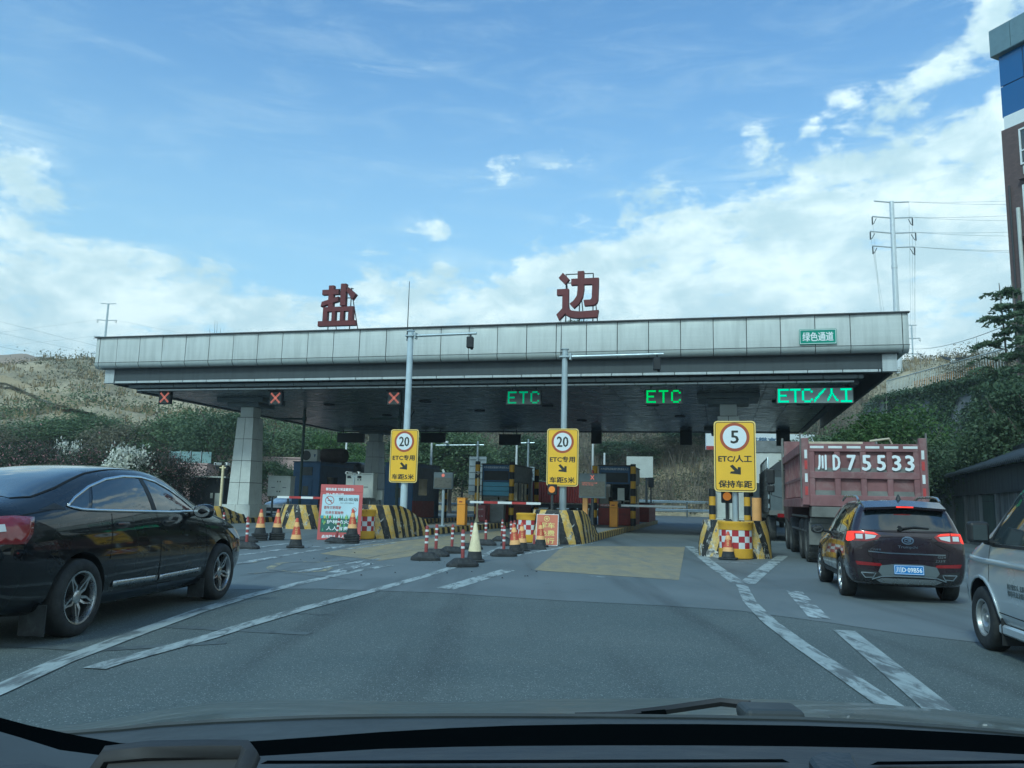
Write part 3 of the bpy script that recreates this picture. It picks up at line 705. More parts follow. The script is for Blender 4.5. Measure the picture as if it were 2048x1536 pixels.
# ------------------------------------------------------------------ lane signals
def led_word(parent,gs,gap,w,h,r,m):
    cols=sum(max(map(len,g)) for g in gs)+gap*(len(gs)-1); cw=w/cols; x=-w/2
    for g in gs:
        gw=max(map(len,g))*cw; b=MB(); led_dots(b,g,gw,h,r,Matrix.Translation((x+gw/2,-.007,0))); b.build('led_letter',m,parent); x+=gw+gap*cw
def led_dots(b,glyph,w,h,r,M=None,mi=0):
    rows=len(glyph); cols=max(len(g) for g in glyph)
    for j,g in enumerate(glyph):
        for i,ch in enumerate(g):
            if ch!=' ' and ch!='.':
                cx=-w/2+(i+.5)*w/cols; cz=h/2-(j+.5)*h/rows
                b.prism([(cx-r,cz-r),(cx+r,cz-r),(cx+r,cz+r),(cx-r,cz+r)],-.013,0,mi,M)
LE=["#####","#....","#....","####.","#....","#....","#####"]; LT=["#####","..#..","..#..","..#..","..#..","..#..","..#.."]; LC=[".###.","#...#","#....","#....","#....","#...#",".###."]
def scale2(g): return [''.join(c*2 for c in r) for r in g for _ in (0,1)]
def cat_g(gs,gap=3): return [('.'*gap).join(r) for r in zip(*gs)]
def thick_g(g):
    big=scale2(g); return big
ETC=cat_g([thick_g(LE),thick_g(LT),thick_g(LC)])
for px,py,lab in ((329,795,'square lane signal showing a red cross, at the outer end of the canopy'),(551,796,'square lane signal showing a red cross, beside the stone column'),(788,796,'square lane signal showing a red cross, next to the tall lamp-grey pole')):
    u,z=at_v(px,py,31.9); t=lthing('lane_signal',lab,'lane signal',u,31.9,z,'red cross lane signals under the canopy')
    b=MB(); b.box((0,.09,0),(.62,.16,.60)); b.box((0,-.02,.31),(.66,.2,.03)); b.build('housing',K.boxdark,t)
    b=MB(); b.box((0,.0,0),(.54,.014,.52)); b.build('face',K.ledface,t)
    b=MB()
    for s in(-1,1):
        for k in range(11):
            for o in(-.022,.022):
                q=-.2+.04*k; b.prism(circle(.021,6,q+o*.7,s*q-o*.7*s),-.02,-.007)
    b.build('cross',K.ledr,t)
    b=MB(); b.cyl((0,.1,.30),(0,.1,ZS-z+.05),.03,n=6); b.build('hanger',K.dark,t)
for px,py,lab,mm,w in ((1047,795,'dim green ETC board hanging between the two tall poles',K.ledg2,1.46),(1327,793,'bright green ETC board hanging beside the sign with a 5',K.ledg,1.46)):
    u,z=at_v(px,py,31.9); t=lthing('lane_board',lab,'LED board',u,31.9,z,'green ETC boards under the canopy')
    b=MB(); b.box((0,.08,0),(w,.15,.60)); b.build('housing',K.boxdark,t)
    b=MB(); b.box((0,0,0),(w-.06,.012,.55)); b.build('face',K.ledface,t)
    led_word(t,[thick_g(LE),thick_g(LT),thick_g(LC)],3,w-.14,.50,.0135,mm)
    b=MB(); [b.cyl((sx*.5,.1,.30),(sx*.5,.1,ZS-z+.05),.03,n=6) for sx in(-1,1)]; b.build('hanger',K.dark,t)
u,z=at_v(1629,791,31.9); t=lthing('lane_board','wide shiny LED board reading ETC/人工 in blue-green dots','LED board',u,31.9,z)
b=MB(); b.box((0,.08,0),(2.74,.15,.60)); b.build('housing',K.boxdark,t)
b=MB(); b.box((0,0,0),(2.68,.012,.56)); b.build('face',K.ledglare,t)
REN=["...##.....","...##.....","...##.....","...##.....","...##.....","...###....","..##.#....","..##.##...",".##...##..",".##...##..","##.....##.","##.....###","#.......##","..........."]
GONG=["##########","##########","....##....","....##....","....##....","....##....","....##....","....##....","....##....","....##....","....##....","....##....","##########","##########"]
SL=[".........##","........##.",".......##..","......###..",".....###...","....###....","....##.....","...##......","..###......",".###.......",".##........","##.........","##.........","#.........."]
pad=lambda g:[r.ljust(max(map(len,g)),'.') for r in g]
led_word(t,[scale2(LE),scale2(LT),scale2(LC),pad(SL),pad(REN),pad(GONG)],1,2.60,.52,.016,K.ledc)
b=MB(); [b.cyl((sx*1.1,.1,.30),(sx*1.1,.1,ZS-z+.05),.03,n=6) for sx in(-1,1)]; b.build('hanger',K.dark,t)
# backs of the signals facing the other way, at the far edge of the canopy
for px,py,w,h,lab in ((702,876,2.0,.62,'long black display back hanging behind the bare stone column at the rear edge'),(866,876,1.75,.62,'long black display back hanging behind the first tall pole'),(1020,880,1.45,.66,'black display back hanging over the striped guard posts'),(1193,868,.66,1.25,'narrow black signal back hanging above the second blue-topped booth'),(1372,869,.72,1.3,'narrow black signal back hanging over the open lane'),(1566,872,.78,1.2,'narrow black signal back hanging above the dump truck')):
    u,z=at_v(px,py,51.4); t=lthing('display_back',lab,'LED board',u,51.4,z,'display backs at the rear of the canopy')
    b=MB(); b.box((0,0,0),(w,.2,h)); b.box((0,0,h/2+.02),(w+.06,.26,.04)); b.build('housing',K.boxdark,t,bevel=.01)
    b=MB(); [b.cyl((s*w*.3,0,h/2),(s*w*.3,0,ZS-z+.1),.035,n=6) for s in(-1,1)]; b.build('hanger',K.dark,t)

# ------------------------------------------------------------------ islands
def uvmesh(name,vs,fs,uvs,m,parent,smooth=40):
    me=bpy.data.meshes.new(name); me.from_pydata([tuple(v) for v in vs],[],fs); me.materials.append(m)
    ul=me.uv_layers.new(name='UVMap'); me.polygons.foreach_set('use_smooth',[True]*len(fs)); me.set_sharp_from_angle(angle=R(smooth))
    for p in me.polygons:
        for li,vi in zip(p.loop_indices,p.vertices): ul.data[li].uv=uvs[vi]
    return link(name,me,parent)
def barrier(parent,w,ln,h0,h1,y0,ease=1.2,m=None):
    P=[]; nb=10
    for k in range(nb+1): P.append((-w,ln-(ln-.9)*k/nb))
    for k in range(1,13): t=PI*k/13; P.append((-w*math.cos(t),.9-.9*math.sin(t)))
    for k in range(nb+1): P.append((w,.9+(ln-.9)*k/nb))
    s=[0]
    for a,c in zip(P,P[1:]): s.append(s[-1]+math.dist(a,c))
    mid=s[-1]/2; vs=[];uv=[]; n=len(P); rows=5
    for j in range(rows+1):
        for i,(x,y) in enumerate(P):
            h=h0+(h1-h0)*sstep(ease,ln,y); t=j/rows; ins=.02+.13*t*t
            nz=mn.noise(Vector((x*2+h0*7,y*2,t*2+w)))*.035
            z=h*t if j<rows else h*.97
            f=1-(ins+nz)/max(.5,math.hypot(x,y-.9) if y<.9 else w)
            xx=x*f; yy=(.9+(y-.9)*f) if y<.9 else y
            vs.append((xx,y0+yy,z)); uv.append((s[i]-mid,z))
    fs=[(j*n+i,j*n+i+1,(j+1)*n+i+1,(j+1)*n+i) for j in range(rows) for i in range(n-1)]
    top=rows*n
    for i in range((n-1)//2): fs.append((top+i,top+i+1,top+n-2-i,top+n-1-i))
    fs.append(tuple([0+j*n for j in range(rows+1)]+[n-1+j*n for j in range(rows,-1,-1)]))
    return uvmesh('nose_barrier',vs,fs,uv,m or K.nose,parent,60)
def island(u,v0,v1,label,nl,h0,h1,w=.90,ease=1.2,m=None):
    t=lthing('toll_island',label,'traffic island',u,v0,0,'toll islands'); ln=v1-v0
    P=[(-w,ln),(-w,1.2)]+[(-w*math.cos(PI*k/10),1.2-1.0*math.sin(PI*k/10)) for k in range(1,10)]+[(w,1.2)]+[(w,1.2+(ln-1.2)*k/6) for k in range(1,7)]+[(-w,ln)]
    H=.24; vs=[];uv=[];s=0;fs=[]
    for i,(x,y) in enumerate(P):
        if i: s+=math.dist(P[i-1],P[i])
        f=.94
        for zz,k in ((0,1),(H-.03,1),(H,.985),(H,.84)): vs.append((x*k,1.2+(y-1.2)*k if y<1.2 else y,zz)); uv.append((s,zz))
    for i in range(len(P)-1):
        for j in range(3): fs.append((4*i+j,4*i+4+j,4*i+5+j,4*i+1+j))
    uvmesh('kerb',vs,fs,uv,K.kerb,t,30)
    b=MB(); Q=[(x*.845,(1.2+(y-1.2)*.845 if y<1.2 else y-.01)) for x,y in P[:-1]]; b.add([(x,y,H-.012) for x,y in Q],[tuple(range(len(Q)))[::-1] if False else tuple(range(len(Q)))]); b.build('paved_top',K.conc,t)
    bar=barrier(t,w+.03,nl,h0,h1,-.03,ease,m); return t
island(-22.2,31.2,57,'toll island under the stone column, ending in a low curved striped barrier',2.6,.80,.42,ease=.6)
island(-16.45,29.3,57,'toll island with a badly chipped striped barrier standing behind the no-smoking board',3.2,.98,.62)
island(-11.2,24.3,57,'toll island whose peeling striped barrier stands by the first tall pole',3.9,1.10,.60)
island(-5.1,25.1,57,'toll island with striped barrier behind the orange folding board',3.8,1.08,.50)
island(.35,21.5,57,'toll island with dark scraped barrier behind the big checkered drum',3.6,.97,.72,.92,1.2,K.nosed)

# ------------------------------------------------------------------ vehicles
def eval_mesh(o):
    dg=bpy.context.evaluated_depsgraph_get(); dg.update(); return bpy.data.meshes.new_from_object(o.evaluated_get(dg))
def loft_body(st,paint,cuts=(),levels=2):
    """closed body skin from cross sections; st rows: x, (y,z)*6, zbottom, ztop"""
    vs=[];fs=[];K_=0
    for row in st:
        x=row[0]; h=row[1:]
        ring=[(x,0,h[1])]+[(x,h[2*i],h[2*i+1]) for i in range(6)]+[(x,0,h[12])]
        loop=ring+[(x,-p[1],p[2]) for p in ring[-2:0:-1]]
        K_=len(loop); vs+=loop
    n=len(st)
    for i in range(n-1):
        for j in range(K_): fs.append((i*K_+j,(i+1)*K_+j,(i+1)*K_+(j+1)%K_,i*K_+(j+1)%K_))
    for e,rev in ((0,False),(n-1,True)):
        o=e*K_
        for j in range(7):
            a,b_,c,d=o+j,o+j+1,o+(K_-j-1)%K_,o+(K_-j)%K_
            q=[a,b_,c,d] if j else [a,b_,c]
            q=[v for k,v in enumerate(q) if v not in q[:k]]
            fs.append(tuple(q if not rev else q[::-1]))
    me=bpy.data.meshes.new('body'); me.from_pydata(vs,[],fs); me.materials.append(paint)
    o=bpy.data.objects.new('body',me); COL.objects.link(o)
    s=o.modifiers.new('s','SUBSURF'); s.levels=s.render_levels=levels
    sm=eval_mesh(o); bvh=BVHTree.FromPolygons([v.co.copy() for v in sm.vertices],[tuple(p.vertices) for p in sm.polygons])
    o.modifiers.clear(); o.data=sm
    tmp=[]
    for k,(cx,cz,r,y0,y1) in enumerate(cuts):
        b=MB(); b.cyl((cx,y0,cz),(cx,y1,cz),r,n=36); c=b.build('cutter',[K.plastic]); tmp.append(c)
        m=o.modifiers.new('b','BOOLEAN'); m.operation='DIFFERENCE'; m.object=c; m.solver='EXACT'; m.material_mode='TRANSFER'
    if cuts:
        fm=eval_mesh(o); o.modifiers.clear(); o.data=fm
        for c in tmp: bpy.data.objects.remove(c)
    o.data.polygons.foreach_set('use_smooth',[True]*len(o.data.polygons)); o.data.set_sharp_from_angle(angle=R(38)); o.data.name='body'
    return o,bvh
DIRS={'L':(Vector((0,-1,0)),lambda a,b_:Vector((a,4,b_))),'R':(Vector((0,1,0)),lambda a,b_:Vector((a,-4,b_))),'B':(Vector((1,0,0)),lambda a,b_:Vector((-6,a,b_))),'F':(Vector((-1,0,0)),lambda a,b_:Vector((9,a,b_))),'T':(Vector((0,0,-1)),lambda a,b_:Vector((a,b_,5)))}
ZMAP=lambda z:z
def proj(bvh,view,a,b_,off):
    if view!='T': b_=ZMAP(b_)
    d,fn=DIRS[view]; o=fn(a,b_); h=bvh.ray_cast(o,d)
    if h[0] is None:
        h=bvh.find_nearest(o+d*3.3)
        return h[0]-d*off
    return h[0]-d*off
def decal(bvh,poly,view,off,name,m,parent,maxl=.09,thick=0.):
    bm=bmesh.new(); f=bm.faces.new([bm.verts.new((p[0],p[1],0)) for p in poly]); bmesh.ops.triangulate(bm,faces=bm.faces[:])
    for _ in range(5):
        es=[e for e in bm.edges if e.calc_length()>maxl]
        if not es: break
        bmesh.ops.subdivide_edges(bm,edges=es,cuts=1); bmesh.ops.triangulate(bm,faces=bm.faces[:])
    bm.normal_update()
    flip=(view in 'LT')!=(view=='T') ; vs=[tuple(proj(bvh,view,v.co.x,v.co.y,off)) for v in bm.verts]
    bm.verts.index_update(); fs=[tuple(v.index for v in f.verts) for f in bm.faces]; bm.free()
    d=DIRS[view][0]
    def nrm(f): a,b_,c=(Vector(vs[i]) for i in f[:3]); return (b_-a).cross(c-a)
    tot=sum((nrm(f) for f in fs),Vector())
    if tot.dot(d)>0: fs=[f[::-1] for f in fs]
    b=MB(); b.add(vs,fs)
    o=b.build(name,m,parent,smooth=60)
    if thick:
        s=o.modifiers.new('solid','SOLIDIFY'); s.thickness=thick; s.offset=-1
    return o
def strip_on(bvh,pts,view,off,w,name,m,parent,closed=False,step=.06,height=0):
    P=[]; q=pts+[pts[0]] if closed else pts
    for (a,b_),(c,d) in zip(q,q[1:]):
        n=max(1,int(math.dist((a,b_),(c,d))/step)); P+=[(a+(c-a)*k/n,b_+(d-b_)*k/n) for k in range(n)]
    if not closed: P.append(q[-1])
    vs=[];N_=len(P)
    for i,p in enumerate(P):
        a=P[(i-1)%N_ if closed else max(0,i-1)]; c=P[(i+1)%N_ if closed else min(N_-1,i+1)]
        t=Vector((c[0]-a[0],c[1]-a[1])).normalized(); n=Vector((-t.y,t.x))*w/2
        vs+=[tuple(proj(bvh,view,p[0]+n.x,p[1]+n.y,off)),tuple(proj(bvh,view,p[0]-n.x,p[1]-n.y,off))]
    fs=[(2*i,2*i+1,(2*i+3)%(2*N_),(2*i+2)%(2*N_)) for i in range(N_ if closed else N_-1)]
    d=DIRS[view][0]; a,b_,c=(Vector(vs[i]) for i in fs[0][:3])
    if (b_-a).cross(c-a).dot(d)>0: fs=[f[::-1] for f in fs]
    b=MB(); b.add(vs,fs); o=b.build(name,m,parent,smooth=60)
    if height: s=o.modifiers.new('solid','SOLIDIFY'); s.thickness=height; s.offset=0
    return o
def text_on(bvh,s,cx,cz,w,h,view,off,name,m,parent,bold=0,mirror=False,slant=0):
    vs,fs=text_geo(s,bold,2); sg=-1 if view in('B','L') else 1
    P=[tuple(proj(bvh,view,cx+sg*(x*w+z*h*slant),cz+z*h,off)) for x,z in vs]
    b=MB(); b.add(P,fs); o=b.build(name,m,parent); o.modifiers.new('solid','SOLIDIFY').thickness=.004; return o
def wheel(parent,loc,r,w,side,style='y',rim=K.alloy,tyre=None,rr=.70):
    M=Matrix.Translation(loc)@Matrix.Rotation(-PI/2*side,4,'X'); ri=r*rr
    e=bpy.data.objects.new('wheel',None); COL.objects.link(e); e.parent=parent; e.empty_display_size=.1
    b=MB(); h=w/2
    b.lathe([(ri-.005,-h*.9),(ri+.01,-h),(r*.90,-h*1.02),(r*.97,-h*.86),(r,-h*.6),(r,h*.6),(r*.97,h*.86),(r*.90,h*1.02),(r*.80,h*1.04),(ri+.01,h),(ri-.005,h*.9)],40,0,M,False); b.build('tyre',tyre or K.tyre,e,smooth=40)
    b=MB(); b.lathe([(ri-.004,h*.93),(ri-.004,h*.96),(ri-.02,h*.93),(ri-.035,h*.55),(ri-.04,-h*.3),(.0001,-h*.32)],40,(0,0,0,1,1),M,False)
    if style=='y':
        for k in range(5):
            Mk=M@Matrix.Rotation(2*PI*k/5+.3,4,'Z')
            for sg in(-1,1):
                pts=[(.035,sg*.012),(ri*.42,sg*.040),(ri*.66,sg*.105),(ri-.012,sg*.150)]
                wd=(.030,.026,.026,.034); top=(h*.60,h*.80,h*.84,h*.92)
                vs=[];fs=[]
                for (px_,py_),ww,tz in zip(pts,wd,top): vs+=[(px_,py_-ww/2,tz),(px_,py_+ww/2,tz),(px_,py_+ww/2,tz-.035),(px_,py_-ww/2,tz-.035)]
                for i in range(3): fs+=[(4*i+j,4*i+4+j,4*i+4+(j+1)%4,4*i+(j+1)%4) for j in range(4)]
                b.add(vs,[f[::-1] for f in fs],0,Mk)
        b.lathe([(.06,h*.2),(.06,h*.66),(.045,h*.74),(.0001,h*.74)],16,0,M)
    elif style=='steel':
        b.lathe([(ri-.02,h*.5),(ri*.80,h*.30),(ri*.74,h*.62),(ri*.50,h*.70),(ri*.36,h*.42),(ri*.26,h*.42),(ri*.22,h*.70),(.0001,h*.72)],32,0,M,False)
        for k in range(14):
            Mk=M@Matrix.Rotation(2*PI*k/14,4,'Z'); b.box((ri*.84,0,h*.44),(.035,.028,.02),Mk,1)
    else:
        b.lathe([(ri-.02,h*.2),(ri*.6,-h*.1),(ri*.45,h*.2),(ri*.3,h*.5),(.0001,h*.5)],24,0,M,False)
    b.build('rim',[rim,K.plastic],e,smooth=40)
    return e
def mirror_pod(parent,x,y,z,s,m,glassm=None,sz=(.13,.24,.17)):
    b=MB(); T=Matrix.Translation((x,y,z))
    prof=[(0.0001,-.5),(.30,-.47),(.44,-.30),(.5,0),(.46,.3),(.32,.46),(.0001,.5)]
    b.lathe(prof,16,0,T@Matrix.Diagonal((sz[0],sz[1],sz[2],1))@Matrix.Rotation(PI/2,4,'X'),False); o=b.build('mirror',m,parent,smooth=60)
    b=MB(); b.tube([(x,y-s*sz[1]*.3,z-.02),(x+.03,y-s*(sz[1]*.5+.12),z-.05)],.03,8); b.build('mirror_arm',K.plastic,o,smooth=40)
    b=MB(); b.prism([(py_,pz) for py_,pz in circle(1,18)],-.004,.004,0,Matrix.Translation((x-sz[0]*.42,y,z))@Matrix.Rotation(-PI/2,4,'Z')@Matrix.Diagonal((sz[1]*.40,1,sz[2]*.40,1))); b.build('mirror_glass',glassm or K.chrome,o)
    return o
def van_mirror(parent,x,y,z,s):
    b=MB(); b.box((x,y,z),(.12,.19,.21)); o=b.build('mirror',K.plastic,parent,bevel=.035,seg=3)
    b=MB(); b.box((x-.062,y,z-.005),(.006,.135,.15)); b.build('mirror_glass',K.glassg,o,bevel=.002)
    b=MB(); b.tube([(x+.01,y-s*.06,z-.09),(x+.02,y-s*.20,z-.12)],.03,8); b.build('mirror_arm',K.plastic,o,smooth=40)
HEAD=lambda a:PI/2-a

# ---- black sedan
rw,fw=G(148,1273),G(436,1199)
d=(fw-rw); sc=d.length/2.85; hd=math.atan2(d.x,d.y)
fwd=d.normalized(); left=Vector((-fwd.y,fwd.x,0))
car=thing('black_sedan','glossy black fastback sedan with chrome window line and five-spoke wheels','car',rw+left*.90*sc,HEAD(hd)); car.scale=(sc,)*3
S=[(-1.12,.55,.46,.62,.52,.72,.66,.70,.90,.55,1.00,.30,1.02,1.02),
(-1.05,.66,.34,.76,.42,.83,.66,.79,.95,.62,1.06,.36,1.08,1.09),
(-.85,.72,.25,.84,.33,.90,.66,.85,.985,.67,1.10,.42,1.125,1.135),
(-.45,.74,.21,.87,.28,.925,.64,.872,.99,.70,1.155,.46,1.19,1.20),
(0.0,.76,.20,.88,.27,.93,.62,.875,.985,.665,1.29,.48,1.33,1.345),
(.55,.78,.18,.885,.25,.93,.62,.878,.98,.645,1.395,.50,1.45,1.465),
(1.1,.78,.18,.885,.25,.93,.62,.88,.975,.65,1.43,.5,1.485,1.50),
(1.6,.78,.18,.885,.25,.93,.61,.88,.965,.645,1.415,.5,1.47,1.49),
(2.05,.78,.18,.885,.25,.93,.60,.88,.95,.64,1.31,.48,1.37,1.39),
(2.5,.77,.18,.88,.25,.925,.59,.875,.93,.66,1.10,.46,1.15,1.17),
(2.85,.76,.19,.88,.26,.925,.58,.87,.90,.70,.985,.45,1.01,1.03),
(3.3,.74,.20,.86,.28,.91,.56,.85,.84,.68,.915,.4,.935,.945),
(3.62,.66,.22,.78,.30,.85,.54,.79,.76,.60,.83,.35,.85,.86),
(3.80,.45,.30,.55,.36,.64,.50,.58,.66,.42,.71,.22,.72,.72)]
AR=.405
ZMAP=lambda z:z+.09*max(0,min(1,(z-.35)/.6))
S=[tuple([r[0]]+[ (v+.09*max(0,min(1,(v-.35)/.6))) if i%2==1 or i==12 else v for i,v in enumerate(r[1:])]) for r in S]
body,bv=loft_body(S,K.blackcar,[(0,.345,AR,.58,1.2),(0,.345,AR,-1.2,-.58),(2.85,.345,AR,.58,1.2),(2.85,.345,AR,-1.2,-.58)]); body.parent=car
for s in 'RL':
    sg=-1 if s=='R' else 1
    dlo=[(-.13,1.075),(.02,1.15),(.30,1.255),(.62,1.335),(.95,1.375),(1.28,1.375),(1.55,1.335),(1.80,1.255),(2.02,1.155),(2.22,1.045),(2.24,1.005),(1.6,1.005),(.9,1.02),(.28,1.035),(.05,1.045)]
    decal(bv,[(.20,1.038),(.90,1.02),(1.245,1.012),(1.215,1.355),(.95,1.372),(.62,1.332),(.36,1.268)],s,.004,'rear_window',K.glass,car)
    decal(bv,[(1.345,1.01),(1.6,1.005),(2.22,1.005),(2.20,1.045),(2.02,1.150),(1.80,1.250),(1.55,1.330),(1.30,1.362)],s,.004,'front_window',K.glass,car)
    decal(bv,[(-.11,1.076),(.02,1.146),(.30,1.25),(.15,1.043),(.05,1.047)],s,.004,'quarter_window',K.glass,car)
    decal(bv,[(1.255,1.013),(1.335,1.013),(1.292,1.365),(1.225,1.362)],s,.005,'door_pillar',K.plastic,car)
    strip_on(bv,dlo,s,.009,.022,'window_trim',K.chrome,car,True,height=.008)
    for ln in ([(.50,1.0),(.46,.80),(.43,.62)],[(1.32,1.0),(1.36,.80),(1.36,.32)],[(2.30,1.0),(2.42,.86),(2.43,.55),(2.40,.32)],[(.43,.335),(2.40,.335)],[(-.62,.80),(-.30,.62)],[(-.88,.98),(-.30,1.05),(-.20,1.06)],[(2.43,.86),(2.9,.84),(3.4,.77)]):
        strip_on(bv,ln,s,.0025,.009,'panel_seam',K.gap,car)
    strip_on(bv,[(.52,.405),(1.0,.40),(1.335,.395)],s,.012,.05,'sill_trim',K.alloy,car,height=.012); strip_on(bv,[(1.385,.395),(1.9,.40),(2.30,.405)],s,.012,.045,'sill_trim',K.alloy,car,height=.012)
    for hx in (.72,1.62):
        decal(bv,[(hx-.10+.1*math.cos(t*PI/8)*1.25,.895+.032*math.sin(t*PI/8)) for t in range(16)],s,.003,'handle_recess',K.plastic,car,.05)
        b=MB(); p=proj(bv,s,hx-.1,.905,.03); b.box(p,(.21,.022,.028)); b.build('door_handle',K.blackcar,car,bevel=.008,seg=2)
    decal(bv,[(-1.06,.99),(-.80,1.0),(-.60,.985),(-.66,.86),(-.74,.79),(-1.10,.80)],s,.010,'tail_lamp',K.tail,car,thick=.012)
    decal(bv,[(-1.02,.93),(-.93,.935),(-.93,.885),(-1.02,.88)],s,.022,'tail_lamp_bar',K.tailw,car,.04)
    decal(bv,[(3.05,.80),(3.35,.80),(3.62,.72),(3.60,.66),(3.3,.69)],s,.008,'headlamp',K.tailw,car)
    mirror_pod(car,2.10,sg*1.00,1.10,sg,K.blackcar)
    [MB().box(c_,z_).build('mud_flap',K.black,car) for c_,z_ in (((-.45,sg*.80,.20),(.012,.24,.26)),((2.40,sg*.82,.19),(.012,.20,.22)))]
    decal(bv,[(-.50,1.045),(-.28,1.10),(-.20,1.075),(-.16,1.045)],s,.003,'pillar_vent',K.plastic,car)
for x in (0,2.85):
    wheel(car,(x,-.815,.345),.345,.235,-1); wheel(car,(x,.815,.345),.345,.235,1)
decal(bv,[(-.62,.60),(-.45,.66),(-.1,.64),(.42,.56),(.42,-.56),(-.1,-.64),(-.45,-.66),(-.62,-.60)],'T',.004,'rear_screen',K.glass,car,.12)
decal(bv,[(1.98,.52),(2.70,.62),(2.70,-.62),(1.98,-.52)],'T',.004,'windscreen',K.glass,car,.12)
strip_on(bv,[(-.62,.60),(-.45,.665),(-.1,.645),(.42,.565),(.9,.55),(1.5,.55),(1.95,.53)],'T',.005,.02,'roof_seam',K.gap,car); strip_on(bv,[(-.62,-.60),(-.45,-.665),(-.1,-.645),(.42,-.565),(.9,-.55),(1.5,-.55),(1.95,-.53)],'T',.005,.02,'roof_seam',K.gap,car)
decal(bv,[(-.22,.58),(.22,.58),(.22,.72),(-.22,.72)],'B',.01,'number_plate',K.plateb,car)
for s,q in (('B',1),):
    decal(bv,[(-.70,.99),(-.40,.95),(-.42,.83),(-.72,.79)],'B',.012,'tail_lamp',K.tail,car); decal(bv,[(.70,.99),(.40,.95),(.42,.83),(.72,.79)],'B',.012,'tail_lamp',K.tail,car)

ZMAP=lambda z:z
# ---- maroon SUV
p=G(1688,1191); hd=R(13.5); fwd=Vector((math.sin(hd),math.cos(hd),0)); left=Vector((-fwd.y,fwd.x,0)); sc=.865
car=thing('maroon_suv','dark maroon SUV with lit brake lamps and silver roof rails waiting behind the dump truck','car',p-left*.86*sc,HEAD(hd)); car.scale=(sc,)*3
S=[(-.95,.52,.44,.62,.50,.74,.70,.70,.98,.60,1.06,.34,1.075,1.08),
(-.89,.68,.31,.80,.39,.88,.70,.84,1.03,.74,1.17,.48,1.20,1.21),
(-.78,.74,.27,.86,.34,.915,.70,.885,1.05,.725,1.36,.54,1.41,1.42),
(-.68,.76,.25,.87,.32,.925,.70,.895,1.06,.69,1.55,.56,1.61,1.625),
(-.50,.76,.25,.88,.32,.93,.70,.90,1.06,.685,1.60,.55,1.655,1.67),
(0,.78,.24,.885,.31,.93,.68,.90,1.055,.68,1.62,.55,1.675,1.69),
(.7,.78,.24,.885,.31,.93,.67,.90,1.04,.68,1.63,.54,1.69,1.705),
(1.3,.78,.24,.885,.31,.93,.66,.895,1.03,.675,1.60,.53,1.665,1.68),
(1.75,.78,.24,.885,.31,.93,.66,.89,1.02,.66,1.48,.5,1.55,1.57),
(2.15,.78,.24,.885,.31,.93,.66,.88,1.0,.68,1.22,.48,1.28,1.30),
(2.5,.77,.24,.88,.31,.925,.65,.87,.98,.72,1.08,.45,1.11,1.13),
(3.05,.74,.25,.86,.32,.91,.62,.855,.91,.68,.99,.4,1.02,1.03),
(3.4,.66,.27,.78,.34,.85,.6,.79,.82,.6,.90,.35,.925,.93),
(3.58,.45,.34,.55,.40,.64,.55,.58,.70,.42,.77,.22,.79,.79)]
body,bv=loft_body(S,K.marooncar,[(0,.35,.405,.58,1.2),(0,.35,.405,-1.2,-.58),(2.65,.35,.405,.58,1.2),(2.65,.35,.405,-1.2,-.58)]); body.parent=car
for x in (0,2.65):
    wheel(car,(x,-.80,.345),.345,.235,-1); wheel(car,(x,.80,.345),.345,.235,1)
for s in 'LR':
    sg=1 if s=='L' else -1
    decal(bv,[(.30,1.10),(1.0,1.085),(1.0,1.52),(.45,1.51),(.25,1.46)],s,.004,'rear_window',K.glass,car); decal(bv,[(1.08,1.085),(2.05,1.07),(2.0,1.14),(1.6,1.42),(1.35,1.51),(1.08,1.52)],s,.004,'front_window',K.glass,car)
    decal(bv,[(-.42,1.16),(.22,1.11),(.18,1.44),(-.25,1.40)],s,.004,'quarter_window',K.glass,car)
    strip_on(bv,[(-.48,1.15),(.3,1.085),(1.0,1.07),(2.1,1.055)],s,.008,.02,'window_trim',K.chrome,car)
    for ln in ([(.36,1.06),(.40,.8),(.42,.65)],[(1.05,1.06),(1.08,.4)],[(2.1,1.04),(2.2,.85),(2.18,.4)],[(.42,.40),(2.2,.40)]): strip_on(bv,ln,s,.0025,.01,'panel_seam',K.gap,car)
    strip_on(bv,[(.42,.36),(2.2,.36)],s,.012,.09,'sill_cladding',K.plastic,car)
    for cx in (0,2.65): strip_on(bv,[(cx+.43*math.cos(t),.35+.43*math.sin(t)) for t in [k*PI/10 for k in range(-1,12)]],s,.008,.055,'arch_cladding',K.plastic,car)
    b=MB(); b.tube([(-.45,sg*.64,1.655),(-.30,sg*.64,1.715),(0.0,sg*.64,1.735),(.9,sg*.635,1.74),(1.15,sg*.63,1.70),(1.25,sg*.63,1.665)],.022,8); b.build('roof_rail',K.alloy,car,smooth=50)
    for hx in (.62,1.3): b=MB(); b.box(proj(bv,s,hx,.98,.03),(.2,.022,.03)); b.build('door_handle',K.marooncar,car,bevel=.008)
    mirror_pod(car,1.92,sg*1.03,1.10,sg,K.plastic,K.glass,(.14,.24,.18))
    # lamps at the corner, wrapping from the rear face to the side
    decal(bv,[(-.88,1.135),(-.74,1.14),(-.60,1.13),(-.62,1.0),(-.75,.975),(-.90,.99)],s,.010,'tail_lamp',K.tailon,car)
decal(bv,[(-.60,1.20),(-.63,1.22),(.63,1.22),(.60,1.20),(.70,1.18),(.62,1.46),(.56,1.505),(-.56,1.505),(-.62,1.46),(-.70,1.18)][2:] if False else [(.72,1.175),(.64,1.44),(.55,1.50),(-.55,1.50),(-.64,1.44),(-.72,1.175)],'B',.006,'rear_screen',K.glass,car)
